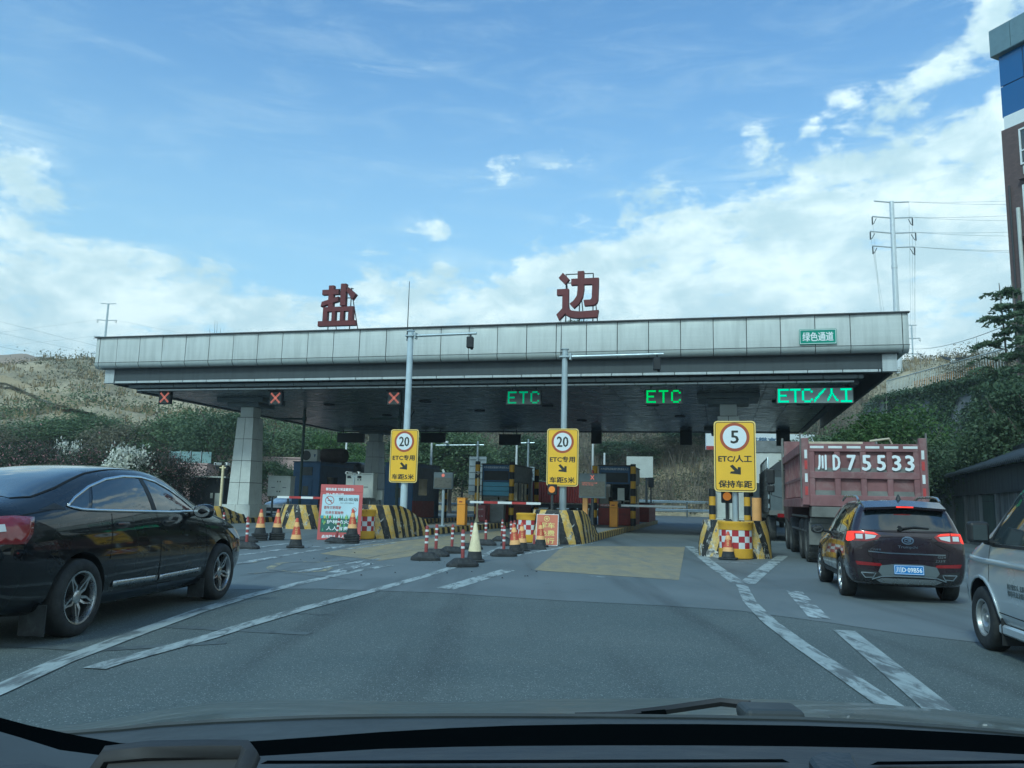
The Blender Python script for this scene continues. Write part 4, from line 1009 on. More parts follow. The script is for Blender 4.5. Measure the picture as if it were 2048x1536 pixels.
# spoiler with third brake lamp
sp=MB(); sp.add([(-.86,y,1.575-abs(y)*.06) for y in(-.62,-.3,0,.3,.62)]+[(-.50,y,1.675-abs(y)*.05) for y in(-.62,-.3,0,.3,.62)]+[(-.84,y,1.535-abs(y)*.06) for y in(-.62,-.3,0,.3,.62)]+[(-.66,y,1.53-abs(y)*.06) for y in(-.62,-.3,0,.3,.62)],
  [(i,i+1,i+6,i+5) for i in range(4)]+[(10+i,11+i,i+1,i) for i in range(4)]+[(15+i,16+i,11+i,10+i) for i in range(4)]+[(0,5,15,10),(4,14,19,9)])
sp.build('spoiler',K.marooncar,car,smooth=30)
b=MB(); b.box((-.858,0,1.556),(.02,.26,.022)); b.build('brake_lamp',K.tailon,car)
b=MB(); b.tube([(-.93,.10,1.205),(-.90,-.12,1.235),(-.895,-.34,1.215)],.014,6); b.cyl((-.95,.10,1.20),(-.88,.10,1.22),.035,n=10); b.build('rear_wiper',K.plastic,car,smooth=40)
b=MB(); b.lathe([(.05,0),(.035,.05),(.012,.10),(.0001,.11)],10,0,Matrix.Translation((-.42,0,1.665))); b.build('roof_antenna',K.plastic,car,smooth=50)
for sg in(1,-1):
    lp=lambda P:[(sg*y,z) for y,z in P]
    decal(bv,lp([(.86,1.14),(.62,1.155),(.46,1.13),(.40,1.08),(.46,1.02),(.62,.985),(.86,.985)]),'B',.010,'tail_lamp',K.tail,car)
    decal(bv,lp([(.86,1.14),(.66,1.148),(.66,1.115),(.80,1.11),(.80,1.02),(.86,1.005)]),'B',.016,'lit_lamp_edge',K.tailon,car,.05); decal(bv,lp([(.64,1.147),(.50,1.132),(.44,1.095),(.64,1.115)]),'B',.016,'lit_lamp_edge',K.tailon,car,.05)
    decal(bv,lp([(.78,1.10),(.68,1.10),(.68,1.025),(.78,1.025)]),'B',.016,'clear_lamp',K.tailw,car); decal(bv,lp([(.64,1.105),(.47,1.085),(.50,1.045),(.64,1.015)]),'B',.016,'clear_lamp',K.tailw,car)
    decal(bv,lp([(.80,.66),(.42,.635),(.40,.605),(.44,.59),(.78,.60)]),'B',.010,'reflector',K.tail,car)
    strip_on(bv,lp([(.72,.48),(.50,.475),(.54,.405),(.66,.40),(.72,.48)]),'B',.014,.018,'exhaust_trim',K.chrome,car); decal(bv,lp([(.71,.475),(.52,.47),(.55,.41),(.65,.405)]),'B',.011,'exhaust_recess',K.plastic,car)
decal(bv,[(.84,.55),(.80,.36),(.55,.30),(-.55,.30),(-.80,.36),(-.84,.55),(-.5,.50),(-.40,.46),(.40,.46),(.5,.50)],'B',.006,'bumper_cladding',K.plastic,car)
decal(bv,[(.42,.60),(.46,.50),(.40,.43),(-.40,.43),(-.46,.50),(-.42,.60),(-.2,.635),(.2,.635)],'B',.009,'plate_recess',K.grey,car)
strip_on(bv,[(.56,.375),(.42,.425),(.2,.44),(-.2,.44),(-.42,.425),(-.56,.375)],'B',.016,.022,'bumper_trim',K.chrome,car)
decal(bv,[(.50,.365),(.4,.40),(-.4,.40),(-.50,.365),(-.4,.31),(.4,.31)],'B',.010,'skid_plate',K.alloy,car)
strip_on(bv,[(.60,.825),(.3,.805),(-.3,.80),(-.56,.80)],'B',.012,.018,'tailgate_trim',K.chrome,car)
strip_on(bv,[(.70,1.16),(.40,.98),(.62,.86),(.60,.76),(.50,.70),(-.50,.70),(-.60,.76),(-.62,.86),(-.40,.98),(-.70,1.16)],'B',.004,.009,'panel_seam',K.gap,car)
strip_on(bv,[(.68,1.165),(.3,1.15),(-.3,1.15),(-.68,1.165)],'B',.006,.012,'panel_seam',K.gap,car)
M=Matrix.Translation((-.965,0,.545))@Matrix.Rotation(-PI/2,4,'Z')@Matrix.Rotation(R(-6),4,'X')
b=MB(); b.prism(rrect(.45,.15,.012),-.006,.006,0,M); pl=b.build('number_plate',K.plateb,car)
b=MB(); text(b,'川D·09B56',0,0,.39,.095,-.0085,0,M,.015); ring_xz(b,rrect(.435,.135,.01),rrect(.425,.125,.008),-.008,-.006,0,M); b.build('lettering',K.signw,pl)
text_on(bv,'Trumpchi',0,.905,.30,.055,'B',.012,'lettering',K.chrome,car,.01)
text_on(bv,'广汽传祺',.49,.855,.16,.035,'B',.012,'lettering',K.chrome,car); text_on(bv,'GS4',-.50,.765,.12,.036,'B',.012,'lettering',K.chrome,car,slant=.2); text_on(bv,'235T',-.48,.70,.15,.036,'B',.012,'lettering',K.chrome,car,slant=.2)
strip_on(bv,[(.085*math.cos(t*PI/12),1.015+.055*math.sin(t*PI/12)) for t in range(24)],'B',.016,.020,'emblem',K.chrome,car,True,step=.02); strip_on(bv,[(-.06,1.038),(.0,1.043),(.045,1.03),(.045,1.002),(0,.99),(-.05,1.0),(-.05,1.015),(.0,1.015)],'B',.016,.016,'emblem',K.chrome,car)

# ---- silver van at the frame's edge
p=G(1978,1299); hd=R(10.5); fwd=Vector((math.sin(hd),math.cos(hd),0)); left=Vector((-fwd.y,fwd.x,0)); sc=.93
car=thing('silver_van','silver-grey minivan with steel wheels and black door mirror beside the tiled wall','van',p-left*.80*sc-fwd*2.70*sc,HEAD(hd)); car.scale=(sc,)*3
S=[(-.85,.60,.40,.70,.48,.78,.72,.76,1.05,.68,1.55,.5,1.66,1.69),
(-.75,.70,.30,.80,.36,.84,.70,.82,1.08,.72,1.70,.56,1.80,1.83),
(.2,.74,.26,.82,.32,.86,.66,.84,1.08,.73,1.75,.58,1.845,1.87),
(1.2,.74,.26,.82,.32,.86,.66,.84,1.08,.73,1.76,.58,1.85,1.88),
(1.75,.74,.26,.82,.32,.86,.66,.84,1.07,.72,1.73,.56,1.82,1.85),
(2.15,.74,.26,.82,.32,.86,.66,.84,1.06,.71,1.56,.54,1.66,1.69),
(2.55,.74,.26,.82,.32,.86,.66,.835,1.05,.74,1.26,.54,1.32,1.34),
(2.78,.74,.26,.82,.32,.86,.66,.83,1.03,.76,1.11,.52,1.14,1.15),
(3.05,.73,.27,.81,.33,.85,.64,.82,.98,.72,1.04,.5,1.06,1.07),
(3.28,.68,.28,.77,.34,.82,.60,.78,.86,.66,.94,.42,.96,.965),
(3.42,.50,.34,.60,.40,.66,.55,.62,.70,.48,.78,.28,.80,.80)]
body,bv=loft_body(S,K.silvercar,[(0,.34,.39,.55,1.2),(0,.34,.39,-1.2,-.55),(2.70,.34,.39,.55,1.2),(2.70,.34,.39,-1.2,-.55)]); body.parent=car
for x in (0,2.70):
    wheel(car,(x,-.745,.32),.32,.20,-1,'steel',K.steel,rr=.60); wheel(car,(x,.745,.32),.32,.20,1,'steel',K.steel,rr=.60)
for s in 'LR':
    sg=1 if s=='L' else -1
    decal(bv,[(1.30,1.10),(2.42,1.09),(2.40,1.16),(2.05,1.52),(1.85,1.66),(1.30,1.68)],s,.004,'front_window',K.glassg,car); decal(bv,[(.1,1.12),(1.18,1.10),(1.18,1.68),(.1,1.68)],s,.004,'rear_window',K.glass,car)
    decal(bv,[(2.36,1.19),(2.60,1.09),(2.52,1.07),(2.40,1.07)],s,.006,'mirror_base',K.plastic,car)
    strip_on(bv,[(1.27,1.08),(2.44,1.07),(2.42,1.17),(2.07,1.54),(1.86,1.69),(1.27,1.705),(1.27,1.08)],s,.006,.03,'window_seal',K.plastic,car)
    for ln in ([(2.46,1.08),(2.45,.80),(2.47,.70)],[(1.22,1.10),(1.22,.36)],[(1.22,.40),(2.30,.42),(2.36,.52)]): strip_on(bv,ln,s,.0025,.010,'panel_seam',K.gap,car)
    strip_on(bv,[(1.2,.90),(2.6,.905),(3.12,.92)],s,.010,.055,'side_crease',K.silvercar,car,height=.02)
    decal(bv,[(3.14,.95),(3.24,.93),(3.30,.84),(3.24,.80),(3.17,.84)],s,.006,'headlamp',K.tailw,car); decal(bv,[(3.02,.83),(3.07,.835),(3.07,.805),(3.02,.80)],s,.012,'side_repeater',K.tailw,car,.03)
    strip_on(bv,[(2.70+.40*math.cos(t),.34+.40*math.sin(t)) for t in [k*PI/10 for k in range(-1,12)]],s,.006,.03,'arch_lip',K.silvercar,car,height=.016)
    b=MB(); b.box(proj(bv,s,1.42,.985,.028),(.18,.022,.035)); b.build('door_handle',K.plastic,car,bevel=.008)
    van_mirror(car,2.36,sg*.96,1.20,sg)
    b=MB(); b.box((2.26,sg*.72,.24),(.012,.22,.26)); b.build('mud_flap',K.plastic,car)
    strip_on(bv,[(2.43,1.115),(2.08,1.50)],s,.008,.02,'pillar_trim',K.plastic,car)
    b=MB(); b.box((1.25,sg*.80,.26),(2.2,.05,.10)); b.build('sill',K.silvercar,car,bevel=.02)
text_on(bv,'核定载客7人 总质量',1.80,.70,.42,.055,'L',.004,'lettering',K.grey,car); text_on(bv,'攀枝花盐边服务',1.80,.635,.42,.055,'L',.004,'lettering',K.grey,car)
decal(bv,[(2.12,.56),(2.76,.66),(2.76,-.66),(2.12,-.56)],'T',.004,'windscreen',K.glass,car,.12)

# ---- dump truck
hd=LANE; 
def vthing(name,label,cat,u,v,z=0,group=None,a=None): return thing(name,label,cat,L(u,v,z),HEAD(LANE if a is None else a),group)
p=G(1612,1129); 
tu=p.x*math.cos(LANE)-p.y*math.sin(LANE); tv=p.x*math.sin(LANE)+p.y*math.cos(LANE)
tr=vthing('dump_truck','dusty red dump truck with 川D75533 stencilled on its tailgate','truck',tu+1.28,tv+1.05); Wb=1.30; ZB0,ZT=1.38,2.80
b=MB(); X0,X1=-1.35,4.75
b.box(((X0+X1)/2+.02,0,ZB0+.06),(X1-X0-.2,2*Wb-.2,.14)); b.box((X0+.12,0,(ZB0+ZT)/2),(.06,2*Wb-.1,ZT-ZB0)); b.box((X1-.05,0,(ZB0+ZT)/2+.25),(.10,2*Wb-.02,ZT-ZB0+.5))
for s in(-1,1): b.box(((X0+X1)/2+.05,s*(Wb-.12),(ZB0+ZT)/2),(X1-X0-.3,.06,ZT-ZB0-.04))
box=b.build('dump_box',K.truckr,tr)
for s in(-1,1):
    b=MB(); b.box(((X0+X1)/2,s*(Wb-.03),ZT-.10),(X1-X0-.30,.17,.22)); b.box(((X0+X1)/2,s*(Wb-.03),ZB0+.05),(X1-X0-.30,.17,.22)); b.box(((X0+X1)/2,s*(Wb-.045),(ZB0+ZT)/2-.08),(X1-X0-.32,.11,.09)); b.build('side_rail',K.truckr,tr,bevel=.015)
    for k in range(13):
        x=X0+.35+k*.42; b=MB(); b.box((x,s*(Wb-.05),(ZB0+ZT)/2),(.09,.12,ZT-ZB0-.36)); b.build('side_rib',K.truckr,tr,bevel=.012)
    b=MB(); b.box((X0+.06,s*(Wb-.04),(ZB0+ZT)/2+.06),(.14,.16,ZT-ZB0+.14)); b.build('corner_post',K.truckr,tr,bevel=.015)
    b=MB(); b.box((X0+.10,s*(Wb+.055),(ZB0+ZT)/2+.20),(.07,.03,ZT-ZB0+.1)); b.build('tailgate_hinge',K.truckg,tr)
    for k,zz in enumerate((2.55,2.30,2.0,1.70)):
        b=MB(); b.box((X0-.018,s*(Wb-.05),zz),(.008,.06,.20)); b.build('reflector_strip',K.postw if k%2==0 else K.boomr,tr)
# tailgate frame and recessed panels
b=MB(); n=4; wi=2*Wb-.24
for z,h in ((ZT-.10,.18),((ZB0+ZT)/2-.02,.16),(ZB0+.10,.26)): b.box((X0+.05,0,z),(.10,wi,h))
for k in range(5): b.box((X0+.055,-wi/2+.06+k*(wi-.12)/4,(ZB0+ZT)/2),(.09,.13,ZT-ZB0-.1))
b.build('tailgate',K.truckr,tr,bevel=.012)
for k in range(4):
    for z in (ZB0+.27,(ZB0+ZT)/2+.08):
        b=MB(); y=-wi/2+.06+(k+.5)*(wi-.12)/4; w=(wi-.12)/4-.13
        b.add([(X0+.015,y-w/2,z-.04),(X0+.015,y+w/2,z-.04),(X0+.09,y+w/2,z+.07),(X0+.09,y-w/2,z+.07)],[(0,3,2,1)]); b.build('panel_ledge',K.truckg,tr)
M=Matrix.Translation((X0-.004,0,2.36))@Matrix.Rotation(-PI/2,4,'Z')
cx=[-.98,-.61,-.24,.13,.48,.83,1.12]
for ch,q in zip('川D75533',(-.97,-.63,-.28,.07,.41,.76,1.06)):
    b=MB(); text(b,ch,q*.92,0,.20 if ch!='D' else .17,.36,0,0,M,.03); b.build('number',K.signw,tr)
for k in range(6):
    b=MB(); b.box((X0-.004,-1.0+k*.4,ZT-.085),(.008,.30,.055)); b.build('reflector_strip',K.postw,tr)
b=MB(); b.box((X0+.6,.58,ZT-.02),(1.0,1.2,.14)); b.box((2.6,.3,ZT-.05),(3.4,1.7,.14)); b.tube([(X0+.3,-.2,ZT+.08),(X0+.3,-.62,ZT+.14),(X0+.35,-.70,ZT-.02)],.03,6); b.build('tarpaulin',K.tarp,tr,bevel=.06,seg=2)
b=MB(); b.box((1.6,0,1.12),(6.4,.9,.28)); b.box((X0+.25,0,1.22),(.5,2.3,.24)); b.box((X0+.5,0,.72),(.06,2.35,.55)); b.box((X0+.42,0,1.02),(.1,2.3,.12)); ch=b.build('chassis',K.truckg,tr,bevel=.01)
for x in (0.0,1.35,4.5,6.2):
    for s in(-1,1):
        wheel(tr,(x,s*1.02,.52),.52,.30,s,'truck',K.truckg,K.tyred,.55)
        if x<2: wheel(tr,(x,s*.68,.52),.52,.28,s,'truck',K.truckg,K.tyred,.55)
for s in(-1,1):
    b=MB()
    for k in range(26):
        for x in (0,):
            t=2*PI*k/26; Mk=Matrix.Translation((x,s*1.02,.52))@Matrix.Rotation(t,4,'Y'); b.box((0,0,.52),(.05,.26,.022),Mk)
    b.build('tread_block',K.tyred,tr)
    b=MB(); b.tube([(X0+1.1,s*1.15,1.1),(3.9,s*1.15,1.1)],.03,6); b.tube([(X0+1.1,s*1.15,.75),(3.9,s*1.15,.75)],.03,6); b.build('side_guard',K.truckg,tr)
b=MB(); b.box((X0+.46,.62,.70),(.02,.56,.24)); pl=b.build('number_plate',K.platey,tr)
M=Matrix.Translation((X0+.447,.62,.70))@Matrix.Rotation(-PI/2,4,'Z'); b=MB(); text(b,'75533',0,-.03,.46,.11,0,0,M); text(b,'川D',0,.075,.16,.05,0,0,M); b.build('lettering',K.signk,pl)
b=MB(); b.box((6.0,0,1.85),(1.9,2.35,2.0)); cab=b.build('cab',mat('dull dark cab red',(.07,.035,.036),.6,0,.2,2),tr,bevel=.12,seg=2)
for s in(-1,1):
    b=MB(); b.box((6.25,s*1.181,2.2),(.95,.01,.75)); b.build('cab_window',K.glass,tr)
    b=MB(); b.tube([(6.95,s*1.18,2.5),(7.1,s*1.52,2.62),(7.1,s*1.54,1.7),(6.95,s*1.18,1.6)],.02,6); b.build('mirror_arm',K.dark,tr); b=MB(); b.box((7.1,s*1.56,2.32),(.10,.26,.5)); b.box((7.1,s*1.56,1.92),(.10,.24,.25)); b.build('mirror',K.plastic,tr,bevel=.04,seg=2)
    b=MB(); b.tube([(4.72,s*1.33,3.4),(4.5,s*1.36,2.4),(4.45,s*1.36,1.2)],.035,6); b.build('tarp_arm',K.truckg,tr)
b=MB(); b.box((4.9,0,3.25),(.3,2.5,.12)); b.box((4.8,1.2,3.0),(.12,.12,.6)); b.box((4.8,-1.2,3.0),(.12,.12,.6)); b.build('headboard',K.truckr,tr)

# ---- stake truck farther along the same lane
tr=vthing('stake_truck','grey stake-bed truck with round black tarpaulin ahead of the dump truck','truck',2.95,34.0)
b=MB(); b.box((2.0,0,1.1),(6.2,2.3,.18)); b.box((3.2,0,.8),(8.2,.9,.25)); b.build('chassis',K.truckg,tr)
for s in(-1,1):
    b=MB()
    for z in (1.35,1.7,2.05,2.4): b.box((2.0,s*1.16,z),(6.1,.05,.16))
    b.build('stake_side',K.galv,tr)
    for k in range(8):
        b=MB(); b.box((-1.0+k*.86,s*1.19,1.95),(.07,.06,1.7)); b.build('stake',K.dark,tr)
    b=MB(); b.tube([(-1.0,s*1.15,2.75),(-.9,s*1.15,3.2),(4.8,s*1.15,3.2),(5.0,s*1.15,2.75)],.035,6); [b.cyl((x,s*1.15,2.7),(x,s*1.15,3.2),.03,n=6) for x in (.6,2.1,3.5)]; b.build('rack_rail',K.galv,tr)
    for x in (0,1.2,6.1): wheel(tr,(x,s*1.0,.48),.48,.28,s,'truck',K.truckg,K.tyred,.55)
    b=MB(); b.tube([(7.0,s*1.15,2.4),(7.05,s*1.5,2.5),(7.05,s*1.5,1.5)],.02,6); b.build('mirror_arm',K.dark,tr); b=MB(); b.box((7.05,s*1.55,2.1),(.1,.24,.62)); b.build('mirror',K.plastic,tr,bevel=.04,seg=2)
b=MB(); b.box((6.1,0,1.75),(1.8,2.3,1.9)); b.build('cab',K.cab,tr,bevel=.12,seg=2)
b=MB(); b.box((-1.05,0,1.8),(.06,2.2,1.3)); b.build('tailboard',K.grey,tr)
b=MB(); b.lathe([(1.12,-2.9),(1.12,2.9)],24,0,Matrix.Translation((2.0,0,2.55))@Matrix.Rotation(PI/2,4,'Y')@Matrix.Diagonal((.62,1,1,1))); b.build('tarpaulin',K.dark,tr,smooth=40)
b=MB(); b.box((-1.1,.7,1.0),(.05,.3,.14)); b.box((-1.1,-.7,1.0),(.05,.3,.14)); b.build('tail_lamp',K.tail,tr)

# ---- container tractor beyond the booths, seen from the front quarter
tr=vthing('container_tractor','grey tractor unit pulling a ribbed red container body beyond the booths','truck',-13.6,60,a=LANE+R(205))
b=MB(); b.box((2.6,0,1.9),(2.0,2.4,2.3)); cabp=b.build('cab',mat('grey cab paint',(.20,.20,.19),.4,.2,.15,2),tr,bevel=.18,seg=2)
b=MB(); b.add([(1.6,-1.15,3.05),(3.2,-1.15,3.05),(1.6,1.15,3.05),(3.2,1.15,3.05),(1.65,-1.05,3.75),(2.35,-1.05,3.7),(1.65,1.05,3.75),(2.35,1.05,3.7)],[(0,1,5,4),(2,6,7,3),(1,3,7,5),(0,4,6,2),(4,5,7,6)]); b.build('roof_deflector',K.grey,tr)
b=MB(); b.box((3.61,0,2.35),(.02,2.1,.85)); b.build('windscreen',K.glass,tr); b=MB(); b.box((3.63,0,1.35),(.06,2.0,.8)); b.build('grille',K.plastic,tr); b=MB(); b.box((3.62,0,.75),(.2,2.4,.4)); b.build('bumper',K.grey,tr,bevel=.05)
for s in(-1,1):
    b=MB(); b.box((3.70,s*.92,.92),(.06,.4,.22)); b.build('headlamp',K.tailw,tr); b=MB(); b.box((2.9,s*1.206,2.3),(.9,.01,.75)); b.build('cab_window',K.glass,tr)
    for x in (2.7,-1.0,-6.5,-7.8): wheel(tr,(x,s*1.0,.5),.5,.3,s,'truck',K.truckg,K.tyred,.55)
    b=MB(); b.box((3.4,s*1.5,2.3),(.1,.22,.6)); b.box((3.4,s*1.33,2.5),(.04,.3,.04)); b.build('mirror',K.plastic,tr)
b=MB(); b.box((-3.6,0,2.0),(9.4,2.4,1.5)); bx=b.build('container',K.redb,tr)
for k in range(28):
    for s in(-1,1): b=MB(); b.box((-8.1+k*.335,s*1.23,2.0),(.14,.06,1.4)); b.build('rib',K.redb,bx)
b=MB(); b.box((-3,0,1.0),(11,.9,.3)); b.build('chassis',K.truckg,tr)
b=MB(); b.box((-3.6,0,2.78),(9.4,2.45,.10)); b.build('tarpaulin',mat('green-grey tarp',(.10,.13,.115),.8),tr,bevel=.04)

# ---- tarped lorry beyond the first blue booth, and a white car beside it
tr=vthing('tarped_lorry','dark lorry with a lumpy black tarpaulin behind the first blue booth','truck',-24.3,50.5,a=LANE+R(180))
b=MB(); b.box((-2.6,0,1.9),(6.5,2.3,1.9)); b.build('cargo_body',K.dark,tr)
b=MB(); b.box((-2.4,0,3.2),(5.6,2.1,.9)); tp=b.build('tarpaulin',K.dark,tr,bevel=.35,seg=3)
b=MB(); b.box((1.9,0,1.7),(1.8,2.3,2.1)); b.build('cab',mat('dull red cab',(.20,.07,.06),.5),tr,bevel=.12,seg=2)
b=MB(); b.box((2.81,0,2.15),(.02,2.0,.8)); b.build('windscreen',K.glassg,tr); b=MB(); b.box((2.83,0,1.2),(.06,2.2,.7)); b.build('grille',K.cab,tr)
for s in(-1,1):
    for x in (2.0,-3.5): wheel(tr,(x,s*.98,.48),.48,.28,s,'truck',K.truckg,K.tyred,.55)
    b=MB(); b.box((2.7,s*1.4,2.2),(.1,.2,.5)); b.build('mirror',K.plastic,tr)
S=[(-.85,.5,.42,.6,.48,.72,.66,.70,.92,.6,1.10,.34,1.13,1.14),(-.7,.7,.28,.8,.35,.88,.66,.86,.98,.7,1.40,.5,1.46,1.48),(0,.76,.22,.86,.3,.92,.64,.88,1.0,.66,1.56,.52,1.62,1.64),(1.2,.76,.22,.86,.3,.92,.64,.88,.99,.66,1.55,.5,1.61,1.63),(2.0,.76,.22,.86,.3,.92,.62,.87,.97,.68,1.20,.46,1.26,1.28),(2.4,.76,.22,.86,.3,.91,.6,.86,.93,.7,1.03,.45,1.06,1.07),(3.1,.7,.24,.82,.32,.88,.58,.82,.84,.66,.92,.4,.94,.95),(3.45,.5,.32,.6,.4,.68,.55,.62,.7,.45,.78,.25,.8,.8)]
car=vthing('white_suv','white SUV waiting in the outer lane behind the pale cabinet','car',-24.3,44.6,a=LANE+R(180))
body,bv=loft_body(S,mat('white car paint',(.66,.70,.70),.25,0,.03,1,coat=1),[(0,.34,.39,.55,1.2),(0,.34,.39,-1.2,-.55),(2.6,.34,.39,.55,1.2),(2.6,.34,.39,-1.2,-.55)],1); body.parent=car
for s in 'LR':
    sg=1 if s=='L' else -1
    wheel(car,(0,sg*.8,.335),.335,.22,sg); wheel(car,(2.6,sg*.8,.335),.335,.22,sg)
    decal(bv,[(-.3,1.06),(1.9,1.04),(1.4,1.42),(-.1,1.44)],s,.005,'side_window',K.glass,car,.15); decal(bv,[(2.9,.80),(3.15,.80),(3.3,.72),(3.0,.70)],s,.008,'headlamp',K.tailw,car)
    mirror_pod(car,1.8,sg*1.02,1.08,sg,K.cab)
    decal(bv,[(sg*.3,.76),(sg*.62,.80),(sg*.62,.72),(sg*.3,.70)],'F',.008,'headlamp',K.tailw,car)
decal(bv,[(1.35,.5),(2.2,.62),(2.2,-.62),(1.35,-.5)],'T',.005,'windscreen',K.glass,car,.15); decal(bv,[(-.5,.62),(.5,.62),(.45,.42),(-.45,.42)],'F',.006,'grille',K.plastic,car)

# ------------------------------------------------------------------ sign poles
def sign_pole(px,u,v,base,label,top,r,mm,z0,num,line1,line2,arm=None,rod=None,w=1.06,h=1.90,off=-.165):
    t=lthing('speed_sign_pole',label,'road sign',u,v,base)
    b=MB(); b.cyl((0,0,-.1),(0,0,top-base),r,r*.82,14)
    if arm: b.cyl((0,0,top-base),(0,0,top-base+.03),r*1.15,n=14)
    b.build('pole',mm,t,smooth=40)
    b=MB(); b.prism(rrect(w,h,.09),off-.012,off+.012,0,Matrix.Translation((0,0,z0-base+h/2))); pl=b.build('sign_plate',K.signe,t)
    M=Matrix.Translation((0,off,z0-base+h/2))
    b=MB(); b.prism(rrect(w-.055,h-.055,.075),-.0155,-.012,0,M); b.build('border_line',K.signk,pl)
    b=MB(); b.prism(rrect(w-.09,h-.09,.06),-.019,-.0157,0,M); b.build('sheeting',K.signy,pl)
    b=MB(); b.prism(circle(w*.355,40,0,h*.27),-.0225,-.0192,0,M); b.build('speed_ring',K.signr,pl)
    b=MB(); b.prism(circle(w*.283,40,0,h*.27),-.026,-.0227,0,M); b.build('speed_disc',K.signw,pl)
    b=MB(); text(b,num,0,h*.27,w*(.20 if len(num)==1 else .37),h*.185,-.0275,0,M,.022); b.build('speed_number',K.signk,pl)
    b=MB(); text(b,line1,0,-h*.035,w*.80,h*.105,-.0205,0,M,.030)
    text(b,line2,0,-h*.392,w*.80,h*.105,-.0205,0,M,.030); b.build('lettering',K.signk,pl)
    s=h*.062; b=MB(); ar=[(-1.15,1.3),(-.55,1.75),(.55,.30),(.62,1.05),(1.25,.95),(1.25,-1.25),(-1.15,-.95),(-.95,-.35),(-.15,-.22)]
    b.prism([(x*s,-h*.20+z*s*.75) for x,z in ar],-.0205,-.0195,0,M); b.build('arrow',K.signk,pl)
    for zz in (.3,h-.3):
        b=MB(); b.box((0,off/2,z0-base+zz),(.3,abs(off)*.9,.05)); b.build('clamp',K.galv,pl)
    if arm:
        za,ln=arm; b=MB(); b.cyl((0,0,za-base),(ln,-.05,za-base+.02),.055,.045,10); b.box((.0,0,za-base),(.34,.30,.05)); b.box((.2,0,za-base),(.06,.22,.22)); b.build('arm',K.galv,t,smooth=40)
        b=MB(); b.box((ln-.22,-.10,za-base-.32),(.24,.22,.40),None,0,.12); b.box((ln-.22,-.06,za-base-.08),(.06,.06,.14)); b.box((ln-.16,-.08,za-base-.55),(.1,.1,.05)); b.build('road_camera',K.boxdark,t,bevel=.02)
    if rod:
        b=MB(); b.cyl((-.14,0,top-base-.35),(-.14,0,rod-base),.022,.012,6); b.box((-.08,0,top-base-.1),(.16,.05,.04)); b.build('lightning_rod',K.dark,t)
    return t
def uv_of(p): return p.x*math.cos(LANE)-p.y*math.sin(LANE), p.x*math.sin(LANE)+p.y*math.cos(LANE)
sign_pole(806,-10.98,27.4,.6,'yellow 20 sign on the tallest pole with raised side arm and lightning rod',7.40,.13,K.polew,1.86,'20','ETC专用','车距5米',(7.22,2.55),9.3)
sign_pole(1127,-5.05,26.6,.6,'yellow 20 sign on the grey pole behind the orange folding board',6.42,.12,K.galv,1.82,'20','ETC专用','车距5米',(6.17,3.30),7.3)
sign_pole(1470,.36,21.35,.6,'yellow 5 sign for ETC/人工 on a short pole in front of the stone column',3.3,.085,K.galv,1.66,'5','ETC/人工','保持车距',w=1.02,h=1.78)

# ------------------------------------------------------------------ delineators, cones, drums
def make_delineator():
    t=thing('delineator_post','x','delineator')
    b=MB(); P=[(-.31,-.10),(-.20,-.17),(.20,-.17),(.31,-.10),(.31,.10),(.20,.17),(-.20,.17),(-.31,.10)]; n=8
    vs=[(x,y,.0) for x,y in P]+[(x,y,.05) for x,y in P]+[(x*.52,y*.55,.16) for x,y in P]
    fs=[(j*n+i,j*n+(i+1)%n,(j+1)*n+(i+1)%n,(j+1)*n+i) for j in range(2) for i in range(n)]+[tuple(range(16,24))]
    b.add(vs,fs); b.build('rubber_base',K.black,t,bevel=.012)
    b=MB(); b.lathe([(.036,.15),(.036,.66),(.030,.70),(.0001,.705)],14); b.build('post',K.postr,t,smooth=40)
    for z in (.36,.48,.60):
        b=MB(); b.lathe([(.0365,z-.022),(.0385,z-.020),(.0385,z+.020),(.0365,z+.022)],14,close=False); b.build('reflective_band',K.postw,t,smooth=40)
    return t
DEL=[(851,1121,5,'delineator nearest the old yellow cone on its outer side, base against its twin'),(871,1113,-15,'delineator set just behind its twin in the outer pair by the yellow cone'),(903,1107,20,'delineator standing directly in front of the orange barrier cabinet'),
 (925,1134,30,'delineator closest to the camera, scuffed post beside the pale yellow cone'),(942,1099,10,'delineator half hidden behind the pale yellow cone'),(971,1091,0,'delineator alone between the yellow cone and the orange board'),(1003,1083,-10,'slim delineator farthest back in the group by the orange board'),
 (1007,1113,15,'delineator on the painted line nearest the tilted cone'),(1022,1092,0,'delineator squeezed behind the tilted cone'),(1029,1087,25,'delineator whose tip shows above the tilted cone beside the drum'),
 (492,1098,0,'delineator nearest the black sedan nose'),(493,1085,20,'delineator just behind the one beside the black sedan'),(671,1087,10,'leaning delineator in front of the no-smoking board'),(741,1075,-5,'delineator at the rear prop of the no-smoking board'),(793,1073,12,'delineator before the peeling barrier under the tall pole'),(444,1072,0,'delineator tip showing over the black sedan bonnet')]
proto=make_delineator(); proto['group']='delineator posts'
for i,(px,py,a,lab) in enumerate(DEL):
    p=G(px,py,.0); p=Vector((p.x,p.y,.013)); s=rnd.uniform(.96,1.04)
    if i==0: o=proto; o.location=p; o.rotation_euler=(0,0,R(a)); o['label']=lab
    else: o=copy_tree(proto,p,R(a),lab)
    o.scale=(s,)*3
    o.rotation_euler[1]=rnd.uniform(-.03,.03) if px!=671 else .10
b=thing('delineator_post','broken delineator stump on a long base beside the second drum','delineator',G(1068,1099),R(5))
q=MB(); q.lathe([(.036,.15),(.036,.38),(.02,.40),(.0001,.37)],12); q.build('post',K.postr,b,smooth=40)
q=MB(); q.box((0,0,.075),(.72,.32,.15),taper=.62); q.build('rubber_base',K.black,b,bevel=.015)

